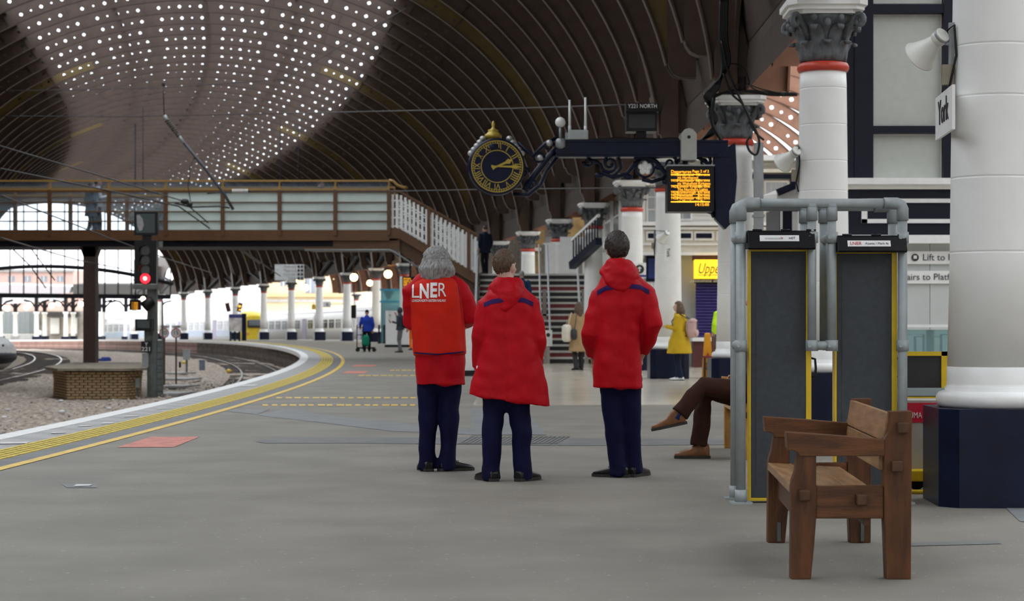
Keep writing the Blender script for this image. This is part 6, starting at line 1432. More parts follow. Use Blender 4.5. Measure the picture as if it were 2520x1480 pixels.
def shoe(par, ank, ang, L=.29, s=1.0, m=None, nm='shoe', tilt=0, W=.052, boot=1.0, tall=1.0):
    """shoe under ankle point (x, y at sole level), toe towards angle ang (0 = +y)"""
    R = Matrix.Rotation(-ang, 3, 'Z') @ Matrix.Rotation(tilt, 3, 'X'); o = Vector(ank); b = MB(); R_ = []
    for (y, w, h, zb) in ((-.075, .026, .05, .004), (-.068, .036, .075, 0), (-.03, .040, .088, 0), (.03, .040, .085, 0), (.08, .044, .068, 0), (.13, .049, .055, 0), (.17, .047, .046, 0), (.195, .036, .036, .002), (.208, .018, .022, .006)):
        q = []
        for j in range(14):
            a = 2 * PI * j / 14; cx_ = math.cos(a); sz = math.sin(a); q.append(o + R @ (Vector((w * math.copysign(abs(cx_) ** .8, cx_), y * L / .285, zb + tall * (h if y > .05 else h * boot) * (.5 + .5 * math.copysign(abs(sz) ** .6, sz)))) * s))
        R_.append(q)
    b.loft(R_, 0, True, True); sh_ = b.build(nm, m or M_shoe, par)
    b = MB(); R_ = []
    for (y, w) in ((-.082, .030), (-.06, .042), (.0, .042), (.06, .042), (.13, .053), (.18, .046), (.213, .02)):
        R_.append([o + R @ (Vector((sx * w, y * L / .285, zz)) * s) for sx, zz in ((-1, -.003), (1, -.003), (1, .020), (-1, .020))])
    b.loft(R_, 0, True, False); b.build('sole', mat('shoe_sole', (.02, .018, .016), .7), sh_)
    b = MB()
    for k in range(3): y = .035 + k * .022; b.tube([o + R @ (Vector((-.022, y, .088 - k * .008)) * s), o + R @ (Vector((0, y + .004, .094 - k * .008)) * s), o + R @ (Vector((.022, y, .088 - k * .008)) * s)], .003 * s, 5)
    b.build('laces', M_shoe, sh_); return sh_
def folds(amp, fx=7, fz=2.2, seed=0):
    def f(p, n):
        q = Vector((p.x * fx + seed, p.y * fx, p.z * fz)); r = Vector((p.x * 2.4, p.y * 2.4 + seed, p.z * 9 + p.x * 5))
        return amp * (noise.noise(q) + .55 * noise.noise(r) + .3 * noise.noise(q * 2.3))
    return f
def creases(amp, seed=0):
    """long vertical folds, soft drag lines and a centre back seam"""
    f0 = folds(amp * .7, 6, 1.5, seed)
    def f(p, n):
        w = max(0, min(1, (1.35 - p.z) / .5)); v = amp * .9 * w * noise.noise(Vector((p.x * 11 + seed, p.y * 4, p.z * 1.1)))
        d = amp * .5 * noise.noise(Vector((p.x * 9 + p.z * 8, seed, p.z * 10 - p.x * 6)))
        seam = -.006 * math.exp(-(p.x / .008) ** 2) if n.y < -.3 else 0
        return f0(p, n) + v + d + seam
    return f
def hood_drape(b, c, zt, drop, w=1.0, skew=0):
    """hood folded down: stands up round the neck and droops to a point at the back"""
    n = 40; prof = [(.050, -.03, 0), (.066, -.004, 0), (.082, .0, 0), (.108, -.028, -.02), (.138, -.07, -.22), (.152, -.105, -.52), (.146, -.125, -.80), (.118, -.13, -1.0), (.08, -.11, -.9)]
    R_ = []
    for (r, dz, kd) in prof:
        row = []
        for j in range(n):
            a = 2 * PI * j / n; k = max(0, math.cos(a - skew)) ** 1.5; fr_ = .8 + .2 * k
            row.append((c[0] + w * r * fr_ * math.sin(a) * (1.18 if r > .1 else 1), c[1] - r * (1 + .12 * k) * math.cos(a), zt + dz + kd * (drop - .13) * k + .012 * math.sin(3 * a + r * 40) * (r > .1)))
        R_.append(row)
    b.loft(R_, 0, True, True)
def hood_roll(b, c, rx, ry, w, droop, th=.05, a0=-2.35, a1=2.35, skew=0):
    """hood lying on the shoulders: a fat crescent round the neck, drooping to a point at the back"""
    pts = []; n = 22; rs = []
    R_ = []
    for i in range(n + 1):
        a = a0 + (a1 - a0) * i / n; k = max(0, math.cos(a * .62 + skew)) ** 1.6
        ctr = Vector((c[0] + rx * math.sin(a), c[1] - ry * math.cos(a), c[2] - .5 * droop * k)); out = Vector((math.sin(a), -math.cos(a), 0))
        hh = .035 + .5 * droop * k + w * .2; tt = th * (.7 + .6 * k); row = []
        for j in range(14):
            q = 2 * PI * j / 14; row.append(ctr + out * (tt * math.cos(q) + .35 * hh * (-math.sin(q))) + Vector((0, 0, hh * math.sin(q))))
        R_.append(row)
    b.loft(R_, 0, True, True)
def project(me, pts, off=.004):
    """drop 2-D (x,z) points onto the back of a garment"""
    t = BVHTree.FromPolygons([v.co for v in me.vertices], [p.vertices for p in me.polygons]); out = []
    for (x, z) in pts:
        h = t.ray_cast(Vector((x, -3, z)), Vector((0, 1, 0))); out.append(None if h[0] is None else h[0] + Vector((0, -off, 0)))
    return out
def stripe(par, me, line, wz, m, nm='shoulder_stripe', n=40):
    P2 = []
    for i in range(n + 1):
        q = i / n * (len(line) - 1); k = min(int(q), len(line) - 2); f = q - k; P2.append((line[k][0] * (1 - f) + line[k + 1][0] * f, line[k][1] * (1 - f) + line[k + 1][1] * f))
    up = project(me, [(x, z + wz / 2) for x, z in P2]); mi = project(me, P2, .005); lo = project(me, [(x, z - wz / 2) for x, z in P2]); b = MB()
    for i in range(n):
        for A, Bq in ((lo, mi), (mi, up)):
            if None in (A[i], A[i + 1], Bq[i], Bq[i + 1]): continue
            b.quad(A[i], A[i + 1], Bq[i + 1], Bq[i])
    return b.build(nm, m, par, fix=False)
def garment_text(par, me, s, x, z, size, m, fit=None, nm='lettering', off=0, space=1):
    t = text_mesh(s, size, 0, 'CENTER', res=4, off=off, space=space)
    bm = bmesh.new(); bm.from_mesh(t); bmesh.ops.subdivide_edges(bm, edges=[e for e in bm.edges if e.calc_length() > size * .25], cuts=3); bmesh.ops.triangulate(bm, faces=bm.faces); bm.to_mesh(t); bm.free()
    xs = [v.co.x for v in t.vertices]; k = (fit / (max(xs) - min(xs))) if fit else 1
    pr = project(me, [(x + v.co.x * k, z + v.co.y) for v in t.vertices], .006)
    for v, p in zip(t.vertices, pr): v.co = p if p is not None else Vector((x, -.14, z))
    return put(nm, t, m, par)

def place(body, loc, yaw, label, group=None, scale=1):
    body.location = loc; body.rotation_euler = (0, 0, yaw); body.scale = (scale,) * 3; tag(body, label, 'person', group); return body

# ---------------------------------------------------------------- the three uniformed men, measured from their outlines
def big_man(label, x0, y0, s, torso, armL, armR, legL, legR, shoes, head, hyaw, hairm, keep, hood=None, vest=None, seed=0, hair_r=None, hscale=1.0, pitch=0, longhair=None, skin=None):
    def q(x, y, dy=0): return Vector(((x - x0) / s, dy, (y0 - y) / s))
    hc = q(*head)
    # body: one surface
    b = MB(); rings(b, [((y0 - y) / s + .01, ((xl + xr) / 2 - x0) / s, cy, (xr - xl) / 2 / s * .72, ry * .8) for (y, xl, xr, ry, cy, *t) in torso if y < 860])
    R = head_parts(b, hc, hscale, hyaw, pitch, q((torso[-1][1] + torso[-1][2]) / 2, torso[-1][0] + 18))
    for arm, sd in ((armL, -1), (armR, 1)):
        pts = [q(*p) for p in arm]; b.tube(pts, [.05, .042, .03], 10); finger_hand(b, pts[-1], pts[-1] - pts[-2] + Vector((-sd * .02, .05, 0)), sd, 1.0, .7)
    for leg in (legL, legR): b.tube([q(*p) for p in leg], [.07, .05, .045], 10)
    body = bake('person', b, skin or M_skin, None, .0085, 2); eyes(body, hc, R, hscale)
    # trousers
    b = MB(); hx = ((legL[0][0] + legR[0][0]) / 2, legL[0][1] - 25); b.sph(q(*hx), (.165, .115, .16), 18, 12)
    for leg in (legL, legR):
        p = [q(*a) for a in leg]; b.tube([p[0] + Vector((0, 0, .12)), p[0], p[0].lerp(p[1], .55), p[1], p[1].lerp(p[2], .4), p[1].lerp(p[2], .8), p[2], p[2] + Vector((0, .004, -.055))], [.085, .088, .080, .073, .068, .067, .070, .074], 18)
    bake('trousers', b, M_trou, body, .011, 3, folds(.010, 6, 7, seed))
    for (x, y, a, dy) in shoes: shoe(body, (q(x, y0).x, dy, .003), a)
    # coat with sleeves
    b = MB(); rings(b, [((y0 - y) / s, ((xl + xr) / 2 - x0) / s, cy, (xr - xl) / 2 / s, ry, *t) for (y, xl, xr, ry, cy, *t) in torso])
    for arm in (armL, armR):
        p = [q(*a) for a in arm]; ncx = ((torso[-1][1] + torso[-1][2]) / 2 - x0) / s; sgx = 1 if p[0].x > ncx else -1; b.tube([Vector((ncx + sgx * .055, .01, (y0 - torso[-1][0]) / s - .045)), p[0] + Vector((-sgx * .045, 0, .012)), p[0] + Vector((sgx * .012, 0, -.035)), p[0].lerp(p[1], .5), p[1], p[1].lerp(p[2], .6), p[2]], [.062, .078, .083, .080, .076, .068, .060], 16)
    coat = bake('coat', b, M_coat, body, .011, 3, creases(.016, seed))
    if hood: b = MB(); hood_drape(b, *hood); bake('hood', b, M_coat, coat, .009, 3, folds(.016, 10, 12, seed + 3))
    # collar
    b = MB(); t = torso[-1]; z = (y0 - t[0]) / s; cx = ((t[1] + t[2]) / 2 - x0) / s; pts = [(cx + .075 * math.cos(a), t[4] + .07 * math.sin(a), z + .004) for a in rng(0, 2 * PI, 24)[:-1]]; b.tube(pts, (.011), 8, closed=True); b.build('collar', M_coat if not vest else M_vest, coat)
    hr = hair_cap(hc, R, hscale, hairm, body, keep, r=hair_r or (.084, .104, .108), seed=seed, rough=.07, nu=96, nv=64)
    return body, coat, q, R, hc
# man with grey hair and vest
def keep_short(line=-.25, back=-.55, side=-.15):
    def f(d):      # d in head frame: +y face
        if d.y > .35: return d.z - (.35 + .3 * (d.y - .35))
        if d.y < -.25: return d.z - back
        return d.z - (side + (line - side) * 0)
    return f
T1 = [(948, 1024, 1145, .165, 0), (900, 1023, 1145, .165, 0), (840, 1020, 1143, .16, 0), (780, 1016, 1140, .155, 0), (735, 1013, 1138, .145, 0), (705, 1016, 1132, .125, .0), (690, 1028, 1120, .105, .01), (676, 1046, 1102, .075, .02), (664, 1052, 1096, .068, .03)]
M_hgrey = mat('grey_hair', (.36, .355, .34), .55, scale=30, col2=(.16, .155, .15), stretch=(3, 3, .5), bump=.3, bscale=40)
m1, c1, q1, R1, h1 = big_man('', 1085, 1160, 313, T1, [(1018, 708), (1012, 792, .03), (1050, 800, .30)], [(1130, 708), (1158, 778, .0), (1150, 790, .30)],
    [(1054, 950), (1053, 1045, -.01), (1051, 1138)], [(1108, 950), (1106, 1045, -.01), (1101, 1138)], [(1051, 1160, -.25, .0), (1103, 1160, 1.15, 0)], (1072, 648, .035), .35, M_hgrey, lambda d: (.2 - d.y if d.z < .35 else .6), seed=2, hair_r=(.112, .122, .115))
b = MB()     # long locks over the collar
for i in range(26):
    a = rng(-2.2, 2.2, 25)[i]; c0 = h1 + R1 @ Vector((.088 * math.sin(a), -.012 - .10 * math.cos(a), .03)); rd = random.Random(i)
    e = h1 + R1 @ Vector((.115 * math.sin(a), -.03 - .105 * math.cos(a), -.105 - .05 * rd.random() - .03 * abs(math.sin(a)))); m_ = c0.lerp(e, .5) + R1 @ Vector((.02 * math.sin(a), -.02 * math.cos(a), .01)); m2_ = c0.lerp(e, .8) + Vector((rd.uniform(-.012, .012), rd.uniform(-.01, .01), 0))
    b.tube([c0, m_, m2_, e], [.022, .026, .022, .006], 7)
bake('hair_locks', b, M_hgrey, m1, .008, 2, lambda p, n: .008 * noise.noise(Vector((p.x * 60, p.y * 60, p.z * 9))))
b = MB(); V1 = [(874, 1018, 1148, .18, 0, .004), (840, 1016, 1147, .178, 0), (780, 1011, 1144, .172, 0), (735, 1006, 1142, .160, 0), (708, 1004, 1137, .140, 0), (692, 1016, 1126, .118, .01), (678, 1038, 1108, .086, .02), (668, 1050, 1098, .074, .03)]
rings(b, [((1160 - y) / 313, ((xl + xr) / 2 - 1085) / 313, cy, (xr - xl) / 2 / 313, ry, *t) for (y, xl, xr, ry, cy, *t) in V1])
vest = bake('hi_vis_vest', b, M_vest, m1, .011, 4, folds(.010, 5, 1.6, 5))
M_logo = mat('reflective_white', (.80, .78, .76), .4)
def Z1(y): return (1160 - y) / 313
def X1(x): return (x - 1085) / 313
garment_text(vest, vest.data, 'L', X1(1023), Z1(719), .155, M_logo, fit=.058, nm='logo_letter'); garment_text(vest, vest.data, 'N', X1(1046), Z1(719), .155, M_logo, fit=.072, nm='logo_letter', off=.006); garment_text(vest, vest.data, 'E', X1(1068.5), Z1(717), .155, M_logo, fit=.054, nm='logo_letter', off=.006); garment_text(vest, vest.data, 'R', X1(1089), Z1(716), .155, M_logo, fit=.062, nm='logo_letter')
garment_text(vest, vest.data, 'LONDON NORTH EASTERN RAILWAY', X1(1057), Z1(741), .028, M_logo, fit=.27, nm='logo_line', off=.0006)
stripe(vest, vest.data, [(X1(1021), Z1(868)), (X1(1080), Z1(872)), (X1(1144), Z1(866))], .012, M_stripe, 'vest_binding')
stripe(vest, vest.data, [(X1(1128), Z1(700)), (X1(1133), Z1(730)), (X1(1139), Z1(790)), (X1(1143), Z1(860))], .016, M_stripe, 'vest_binding')
place(m1, (X1(1085) + (1085 - CX) / 313, F / 313, .0), 0, 'man with long grey hair in an orange-red lettered vest, left of three')
# middle man with cropped hair
T2 = [(988, 1150, 1356, .20, 0, -.045), (950, 1158, 1348, .195, 0, -.03), (900, 1172, 1334, .185, 0), (840, 1182, 1322, .17, 0), (785, 1187, 1316, .155, 0), (750, 1188, 1312, .145, 0), (728, 1196, 1304, .125, .0), (710, 1212, 1288, .10, .01), (694, 1224, 1272, .072, .02)]
M_hbr = mat('brown_hair', (.13, .075, .04), .6, scale=40, col2=(.06, .034, .02), stretch=(3, 3, .6)); M_hdk = mat('dark_brown_hair', (.045, .028, .02), .55, scale=40, col2=(.018, .012, .009), stretch=(3, 3, .6))
m2, c2_, q2, R2, h2 = big_man('', 1245, 1185, 334, T2, [(1203, 742), (1182, 832, -.02), (1180, 906, .06)], [(1300, 742), (1318, 832, -.02), (1314, 906, .08)],
    [(1216, 988), (1211, 1080, -.01), (1208, 1162)], [(1276, 988), (1283, 1080, -.01), (1286, 1162)], [(1207, 1185, -.45, 0), (1288, 1185, .55, 0)], (1243, 655, .035), -.55, M_hbr, keep_short(-.1, -.92, -.12), seed=4, hair_r=(.081, .101, .105), pitch=.05,
    hood=(((1249 - 1245) / 334, .02), (1185 - 681) / 334, .265, 1.0, -.1), skin=M_skinp)
Z2 = lambda y: (1185 - y) / 334; X2_ = lambda x: (x - 1245) / 334
stripe(m2, c2_.data, [(X2_(1191), Z2(752)), (X2_(1210), Z2(744)), (X2_(1245), Z2(738)), (X2_(1290), Z2(740)), (X2_(1312), Z2(750))], .034, M_stripe)
b = MB(); b.box(project(c2_.data, [(X2_(1175), Z2(904))])[0] if project(c2_.data, [(X2_(1175), Z2(904))])[0] else (X2_(1175), -.1, Z2(904)), (.014, .008, .02)); b.build('pocket_tag', M_logo, c2_)
place(m2, ((1245 - CX) / 334, F / 334, 0), 0, 'man with cropped brown hair in a loose red coat, middle of three')
# right man
T3 = [(956, 1456, 1582, .175, 0), (910, 1457, 1580, .17, 0), (860, 1461, 1577, .165, 0), (800, 1468, 1577, .155, 0), (750, 1466, 1588, .15, 0), (712, 1470, 1592, .135, .0), (690, 1484, 1576, .11, .0), (672, 1496, 1560, .085, .01), (656, 1500, 1548, .07, .02)]
m3, c3_, q3, R3, h3 = big_man('', 1530, 1175, 326, T3, [(1482, 714), (1456, 822, -.03), (1463, 874, .10)], [(1586, 714), (1606, 796, -.05), (1584, 866, .12)],
    [(1505, 958), (1513, 1058, -.01), (1521, 1152)], [(1550, 958), (1555, 1050, .03), (1562, 1148, .06)], [(1524, 1175, -1.15, 0), (1564, 1175, .5, .06)], (1519, 612, .04), .12, M_hdk, keep_short(-.2, -.97, -.3), seed=9, hair_r=(.093, .112, .118),
    hood=(((1525 - 1530) / 326, .02), (1175 - 637) / 326, .262, 1.0, .12))
Z3 = lambda y: (1175 - y) / 326; X3_ = lambda x: (x - 1530) / 326
stripe(m3, c3_.data, [(X3_(1468), Z3(722)), (X3_(1490), Z3(710)), (X3_(1535), Z3(704)), (X3_(1575), Z3(708)), (X3_(1596), Z3(720))], .036, M_stripe)
place(m3, ((1530 - CX) / 326, F / 326, 0), 0, 'tallest dark-haired man in a knee-length red coat, right of three')

# ---------------------------------------------------------------- seated man, cross-legged on the lighter bench
sx0, sy0, ss = 1800, 1133, 288.0
def q4(x, y, dy=0): return Vector(((x - sx0) / ss, dy, (sy0 - y) / ss))
M_cord = cloth('brown_corduroy', (.040, .016, .010), .85); M_tan = mat('tan_leather', (.19, .08, .026), .35, var=.25, scale=12); M_jack = cloth('olive_jacket', (.07, .06, .045))
b = MB(); legA = [q4(1858, 968, -.10), q4(1724, 952, -.10), q4(1668, 1022, -.12)]; legB = [q4(1858, 985, .10), q4(1738, 968, .10), q4(1722, 1104, .10)]
for L in (legA, legB): b.tube(L, [.07, .05, .04], 10)
b.tube([q4(1862, 985), q4(1868, 920), q4(1876, 850), q4(1876, 805)], [(.15, .12), (.14, .12), (.17, .12), (.09, .08)], 16)
Rs = head_parts(b, q4(1868, 742), 1.0, PI / 2, 0, q4(1876, 800))
hands = [[q4(1878, 825, -.17), q4(1862, 915, -.18), q4(1824, 928, -.05)], [q4(1878, 825, .17), q4(1862, 915, .18), q4(1824, 930, .05)]]
for k, h in enumerate(hands):
    b.tube(h, [.048, .042, .028], 10); finger_hand(b, h[-1], (-.9, .5 if k == 0 else -.5, .12), 1 if k == 0 else -1, 1.0, .8)
sm = bake('person', b, M_skin, None, .0075, 1); eyes(sm, q4(1868, 742), Rs, 1)
b = MB(); b.sph(q4(1868, 975), (.16, .19, .12), 16, 10)
for L in (legA, legB):
    d = (L[2] - L[1]).normalized(); b.tube([L[0], L[0].lerp(L[1], .5), L[1] + Vector((.01, 0, .0)), L[1].lerp(L[2], .35), L[1].lerp(L[2], .75), L[2] - d * .01], [.098, .092, .078, .074, .074, .078], 18)
bake('trousers', b, M_cord, sm, .010, 3, folds(.008, 9, 9, 4))
b = MB(); b.tube([q4(1866, 980), q4(1868, 920), q4(1877, 850), q4(1877, 812), q4(1876, 795)], [(.17, .19), (.165, .18), (.13, .22), (.09, .16), (.06, .07)], 20)
for h in hands: b.tube([h[0], h[0].lerp(h[1], .5), h[1], h[1].lerp(h[2], .8)], [.075, .068, .062, .048], 14)
bake('jacket', b, M_jack, sm, .012, 4, folds(.008, 6, 5, 2))
hair_cap(q4(1868, 742), Rs, 1, M_hgrey, sm, keep_short(), seed=3)
shoe(sm, (q4(1726, 0).x + .0, .10, .004), -PI / 2, m=M_tan, boot=1.3, L=.30, tall=1.25)
o = shoe(sm, (0, 0, 0), -PI / 2, m=M_tan, boot=1.3, L=.30, tall=1.25)
# raised foot: turned outline, toe down-left
T_ = Matrix.Translation(q4(1664, 1048, -.12)) @ Matrix.Rotation(math.radians(-12), 4, 'Y')
for ob_ in [o] + list(o.children): ob_.data.transform(T_)
b = MB(); b.tube([legA[2] - (legA[2] - legA[1]).normalized() * .03, legA[2], q4(1662, 1032, -.12)], [.042, .042, .045], 12); b.build('sock', cloth('blue_sock', (.03, .04, .16)), sm)
place(sm, ((sx0 - CX) / ss, F / ss, 0), 0, 'seated man in brown corduroys with crossed legs and tan shoes')

# ---------------------------------------------------------------- background people
def walker(label, loc, h, yaw, coatm, troum, hairm, shoem=None, hem=.80, flare=.21, armL=None, armR=None, step=.06, skin=None, keep=None, vox=.02, hood=False, waist=.17, longhair=0, head_yaw=0, bald=False, coat_name='coat'):
    s = 1.0; shw = .19; armL = armL or [(-.2, 0, 1.41), (-.255, -.03, 1.13), (-.24, .06, .90)]; armR = armR or [(.2, 0, 1.41), (.255, -.03, 1.13), (.24, .06, .90)]
    b = MB(); rings(b, [(.85, 0, 0, .15, .10), (1.1, 0, 0, .13, .09), (1.38, 0, 0, .16, .09), (1.46, 0, 0, .07, .06)]); hc = Vector((0, .03, 1.625)); R = head_parts(b, hc, 1.0, head_yaw, 0, (0, 0, 1.42))
    for a, sd in ((armL, -1), (armR, 1)): b.tube(a, [.045, .04, .028], 8); finger_hand(b, a[2], Vector(a[2]) - Vector(a[1]), sd, 1.05, .6)
    legs = [[(-.09, 0, .88), (-.095, step * .6, .48), (-.10, -step, .08)], [(.09, 0, .88), (.095, step, .48), (.10, step, .08)]]
    for L in legs: b.tube(L, [.065, .05, .04], 8)
    body = bake('person', b, skin or M_skin, None, vox * .6, 1); eyes(body, hc, R, 1)
    b = MB(); b.sph((0, 0, .90), (.155, .11, .13), 14, 10)
    for L in legs: L = [Vector(p) for p in L]; b.tube([L[0], L[0].lerp(L[1], .6), L[1], L[1].lerp(L[2], .5), L[2], L[2] - Vector((0, 0, .02))], [.085, .078, .068, .064, .066, .066], 12)
    bake('trousers', b, troum, body, vox * .7, 2, folds(.006, 7, 7, h))
    for L in legs: shoe(body, (L[2][0], L[2][1], .004), .1 if L[2][0] > 0 else -.1, m=shoem)
    b = MB(); rings(b, [(hem, 0, 0, flare, flare * .78), ((hem + 1.1) / 2, 0, 0, (flare + waist) / 2 + .01, (flare + waist) / 2 * .78), (1.1, 0, 0, waist + .01, .135), (1.32, 0, 0, .195, .135), (1.42, 0, 0, .165, .11), (1.48, 0, .0, .085, .08), (1.52, 0, .01, .07, .07)])
    for a in (armL, armR): a = [Vector(p) for p in a]; b.tube([a[0] * .85 + Vector((0, 0, a[0].z * .15)), a[0], a[1], a[1].lerp(a[2], .85)], [.075, .075, .066, .052], 12)
    coat = bake(coat_name, b, coatm, body, vox * .7, 3, folds(.009, 6, 4, h + 1))
    if hood == 'up': hair_cap(hc, R, 1.0, coatm, body, lambda d: (.55 - d.y), r=(.108, .125, .13), nm='hood', rough=.03)
    else:
        hair_cap(hc, R, 1.0, hairm, body, keep or keep_short(), seed=h, nm='hair')
        if hood: b = MB(); hood_roll(b, (0, .01, 1.47), .09, .095, .08, .16, th=.05); bake('hood', b, coatm, coat, .014, 3)
    if longhair:
        b = MB(); 
        for i in range(11): a = rng(-1.6, 1.6, 10)[i]; c0 = hc + R @ Vector((.078 * math.sin(a), -.015 - .09 * math.cos(a), .02)); b.tube([c0, c0 + R @ Vector((.012 * math.sin(a), -.025 * math.cos(a), -.12)), c0 + R @ Vector((.02 * math.sin(a), -.03 * math.cos(a), -longhair))], [.026, .03, .014], 8)
        bake('hair_locks', b, hairm, body, .011, 2)
    place(body, loc, yaw, label, None, h / 1.75); return body, coat
def bag(par, nm, c, size, m, label=None, rot=0, straps=None, sm=None):
    b = MB(); b.sph((0, 0, 0), size, 20, 14, fn=lambda d: .86 / max(.62, (abs(d.x) ** 4 + abs(d.y) ** 4 + abs(d.z) ** 4) ** .25)); R = Matrix.Rotation(rot, 3, 'Z'); b.v = [tuple(Vector(c) + R @ Vector(p)) for p in b.v]
    return b
M_must = cloth('mustard_coat', (.56, .36, .02)); M_jean = cloth('dark_jeans', (.012, .018, .045)); M_whsh = mat('white_shoe', (.75, .75, .76), .5); M_pink = cloth('pink_canvas', (.56, .38, .36)); M_strap = mat('dark_strap', (.03, .03, .035), .6)
bent = lambda sx: [(sx * .2, 0, 1.41), (sx * .25, .04, 1.14), (sx * .12, .30, 1.20)]
g = Vector((P(1672, 0, 40.5).x, 40.5, 0)); M_hmid = mat('mid_brown_hair', (.15, .09, .055), .6, scale=30, col2=(.08, .045, .03))
w1, w1c = walker('woman in a mustard yellow raincoat with pink rucksack reading a paper', (g.x, g.y, 0), 1.62, 1.25, M_must, M_jean, M_hmid, M_whsh, hem=.60, flare=.34, armL=bent(-1), armR=bent(1), step=.05, skin=M_skinp, hood=True, waist=.245, longhair=.26, keep=lambda d: .25 - d.y if d.z < .4 else .5)
def worn_bag(label, body, parts, cat, name):
    """a bag carried by a person: its own top-level thing, built in the carrier's frame"""
    M = Matrix.Translation(body.location) @ Matrix.Rotation(body.rotation_euler.z, 4, 'Z') @ Matrix.Scale(body.scale.x, 4)
    rt = thing(name, label, cat, M @ Vector(parts[0][3]))
    for (nm, b, m, _) in parts: b.v = [tuple(M @ Vector(p)) for p in b.v]; b.build(nm, m, rt)
    return rt
def strap_tube(pts, r=.012): b = MB(); b.tube(pts, r, 6); return b
fl = MB(); fl.sph((0, -.30, 1.30), (.15, .10, .07), 16, 10); bk = MB(); bk.box((0, -.405, 1.22), (.03, .02, .18)); bk.box((0, -.405, 1.12), (.06, .02, .05)); pk = MB(); pk.sph((0, -.38, 1.05), (.12, .05, .09), 14, 8)
worn_bag('pink canvas rucksack on the back of the woman in yellow', w1, [('bag_body', bag(None, '', (0, -.28, 1.14), (.165, .115, .23), M_pink), M_pink, (0, -.28, .93)), ('flap', fl, M_pink, 0), ('pocket', pk, M_pink, 0), ('buckle', bk, M_strap, 0), ('strap', strap_tube([(-.10, -.2, 1.36), (-.13, .0, 1.50), (-.15, .14, 1.30), (-.16, .05, 1.0), (-.14, -.2, .98)]), M_strap, 0), ('strap', strap_tube([(.10, -.2, 1.36), (.13, .0, 1.50), (.15, .14, 1.30), (.16, .05, 1.0), (.14, -.2, .98)]), M_strap, 0)], 'rucksack', 'rucksack')
pm = MB(); pm.box((0, .42, 1.22), (.24, .01, .17), Matrix.Rotation(-.7, 3, 'X')); worn_bag('folded paper held by the woman in yellow', w1, [('sheet', pm, M_cream, (0, .42, 1.16))], 'paper', 'paper_sheet')
g = G(1424, 912); M_beige2 = cloth('beige_puffer', (.42, .28, .15))
w2, w2c = walker('woman in a long beige padded coat walking to the stairs', (g.x, g.y, 0), 1.70, .35, M_beige2, mat('black_leggings', (.012, .012, .015), .7), M_hmid, None, hem=.48, flare=.25, step=.08, waist=.2, longhair=.38)
worn_bag('cream tote bag on the shoulder of the woman in beige', w2, [('bag_body', bag(None, '', (-.34, -.03, .95), (.11, .20, .26), M_cream), M_cream, (-.34, -.03, .7)), ('handle', strap_tube([(-.33, -.12, 1.15), (-.22, -.05, 1.47), (-.33, .08, 1.15)]), M_cream, 0)], 'bag', 'tote_bag')
worn_bag('small black handbag behind the cream tote', w2, [('bag_body', bag(None, '', (-.22, -.22, .92), (.09, .07, .16), M_strap), M_strap, (-.22, -.22, .76)), ('strap', strap_tube([(-.2, -.22, 1.05), (-.1, -.14, 1.48), (-.02, .05, 1.5)]), M_strap, 0)], 'handbag', 'handbag')
g = G(903, 866); M_blue = cloth('royal_blue_jacket', (.02, .055, .40)); M_blk = cloth('black_cloth', (.010, .010, .014))
pt, ptc = walker('porter in a royal blue jacket and dark cap pushing a trolley', (g.x, g.y, 0), 1.74, .12, M_blue, M_blk, M_blk, None, hem=.84, flare=.21, armL=[(-.2, 0, 1.41), (-.27, .02, 1.14), (-.26, .22, 1.02)], step=.05, keep=lambda d: d.z + .05)
g2 = Vector((P(893, 0, g.y).x, g.y - .3, 0)); tr = thing('luggage_trolley', 'black luggage trolley loaded with a green bag in front of the porter', 'trolley', g2)
b = MB()
for dx in (-.22, .02): b.tube([g2 + Vector((dx, 0, .1)), g2 + Vector((dx, 0, 1.05)), g2 + Vector((dx, .12, 1.1))], .022, 8)
b.bar(g2 + Vector((-.22, 0, .7)), g2 + Vector((.02, 0, .7)), .03, .03); b.bar(g2 + Vector((-.22, 0, 1.0)), g2 + Vector((.02, 0, 1.0)), .03, .03); b.build('frame', M_dark, tr)
b = MB(); b.box(g2 + Vector((.15, .1, .16)), (.75, .5, .06)); b.build('deck', M_dark, tr)
for (dx, dy) in ((-.2, -.12), (.48, -.12), (-.2, .3), (.48, .3)): b = MB(); b.cyl(g2 + Vector((dx, dy, .075)), g2 + Vector((dx, dy + .05, .075)), .075, n=14); b.build('wheel', M_black, tr)
b = bag(None, '', g2 + Vector((.12, .1, .45)), (.18, .16, .28), None); o = b.build('green_bag', cloth('green_sack', (.01, .22, .13))); tag(o, 'green sack on the luggage trolley', 'bag')
g = G(985, 868); up_ = [(.2, 0, 1.41), (.24, .10, 1.16), (.08, .20, 1.48)]
hm, hmc = walker('man in a dark hooded jacket with a backpack holding a phone', (g.x, g.y, 0), 1.80, 1.3, cloth('slate_jacket', (.045, .055, .075)), cloth('grey_trousers', (.16, .155, .16)), M_hdk, None, hem=.88, flare=.2, armL=bent(-1), armR=up_, hood='up')
worn_bag('black backpack on the hooded man', hm, [('bag_body', bag(None, '', (0, -.25, 1.15), (.16, .11, .25), M_blk), M_blk, (0, -.25, .9)), ('strap', strap_tube([(-.10, -.2, 1.38), (-.13, .0, 1.50), (-.15, .12, 1.3), (-.14, -.18, 1.0)]), M_strap, 0)], 'backpack', 'backpack')
ph = MB(); ph.box((-.10, .40, 1.22), (.075, .01, .15), Matrix.Rotation(-.5, 3, 'X')); worn_bag('phone in the hooded man\'s hand', hm, [('phone_case', ph, M_black, (-.1, .4, 1.15))], 'phone', 'phone')
M_org = cloth('orange_hi_vis', (.80, .16, .01)); g = G(1016, 862)
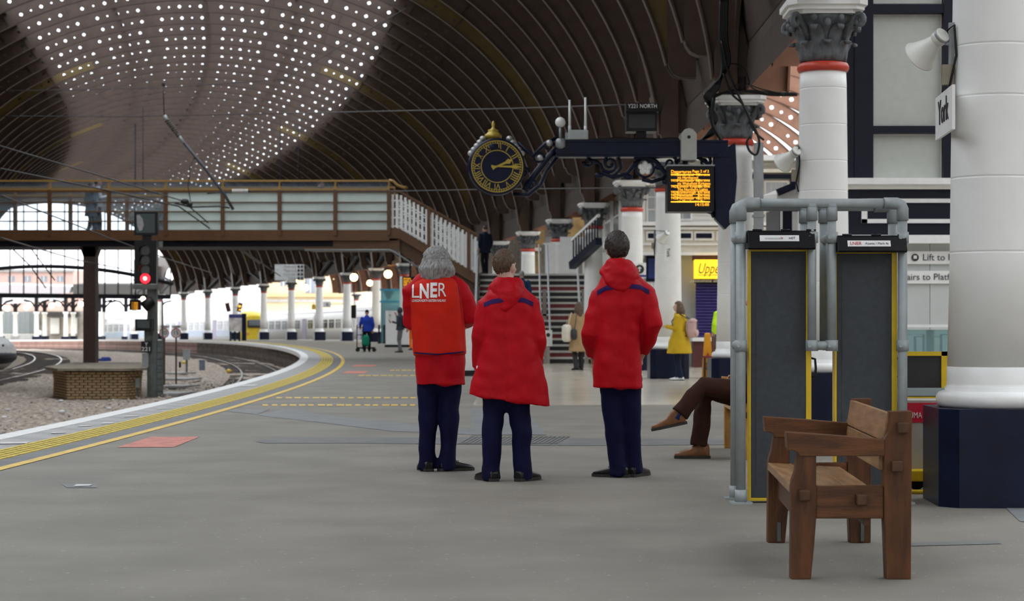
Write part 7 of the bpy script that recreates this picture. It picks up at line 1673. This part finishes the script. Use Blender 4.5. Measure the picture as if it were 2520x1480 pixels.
walker('worker in orange hi-vis mostly behind the grey-haired man', (g.x, g.y, 0), 1.76, .4, M_org, M_org, M_hdk, None, hem=.85)
M_lime = cloth('lime_hi_vis', (.50, .80, .02)); g = Vector((P(1779, 0, 47).x, 47, 0))
hv, hvc = walker('officer in a lime hi-vis jacket half hidden by the clock column', g, 1.74, .6, M_lime, M_blk, M_hdk, None, hem=.92, flare=.22, armL=[(-.2, 0, 1.41), (-.27, -.02, 1.14), (-.2, .12, .95)])
stripe(hvc, hvc.data, [(-.2, 1.36), (0, 1.39), (.2, 1.36)], .07, cloth('blue_yoke', (.05, .12, .40)), 'blue_yoke'); stripe(hvc, hvc.data, [(-.2, 1.08), (0, 1.08), (.2, 1.08)], .05, mat('reflective_tape', (.6, .62, .62), .3), 'reflective_tape')
walker('dark figure going up the left stair flight', (P(1194, 0, 63.5).x, 63.5, ZL + .02), 1.56, .6, cloth('ink_coat', (.010, .013, .03)), M_blk, M_hdk, None, hem=.75)
walker('person in a blue jacket on the stairs behind the middle man', (P(1284, 0, 59.9).x, 59.9, 1.09 + .0), 1.66, .2, cloth('denim_blue', (.02, .06, .14)), M_blk, M_hgrey, None, hem=.85)
zd = B(230, 572).z
b1_, b1c = walker('person in a pale grey top standing on the bridge', (P(240, 0, 65.6).x, 65.6, zd), 1.86, -1.2, cloth('pale_grey_top', (.40, .42, .46)), M_jean, M_hdk, None, hem=.85, armR=bent(1))
walker('person with a dark backpack close beside the one in grey on the bridge', (P(224, 0, 65.2).x, 65.2, zd), 1.74, -.8, cloth('dusk_jacket', (.06, .08, .11)), M_jean, M_hbr, None, hem=.6, flare=.24)
b2_, b2c = walker('walker on the bridge near its right end, only head and shoulders showing', (P(787, 0, 64.2).x, 64.2, B(787, 572).z), 1.76, -1.4, cloth('bridge_blue', (.05, .07, .11)), M_jean, M_hbr, None)
worn_bag('teal backpack of the walker on the bridge', b2_, [('bag_body', bag(None, '', (0, -.25, 1.25), (.16, .13, .24), M_pink), cloth('teal_canvas', (.18, .42, .42)), (0, -.25, 1.0)), ('strap', strap_tube([(-.10, -.2, 1.38), (-.13, .0, 1.50), (-.15, .12, 1.3), (-.14, -.18, 1.0)]), M_strap, 0)], 'backpack', 'backpack')
walker('distant seated-looking figure in white at the far left platform', (P(99, 0, 232).x, 232, gz(232)), 1.3, 1.0, cloth('white_top', (.7, .7, .7)), M_jean, M_hdk, None, vox=.04)
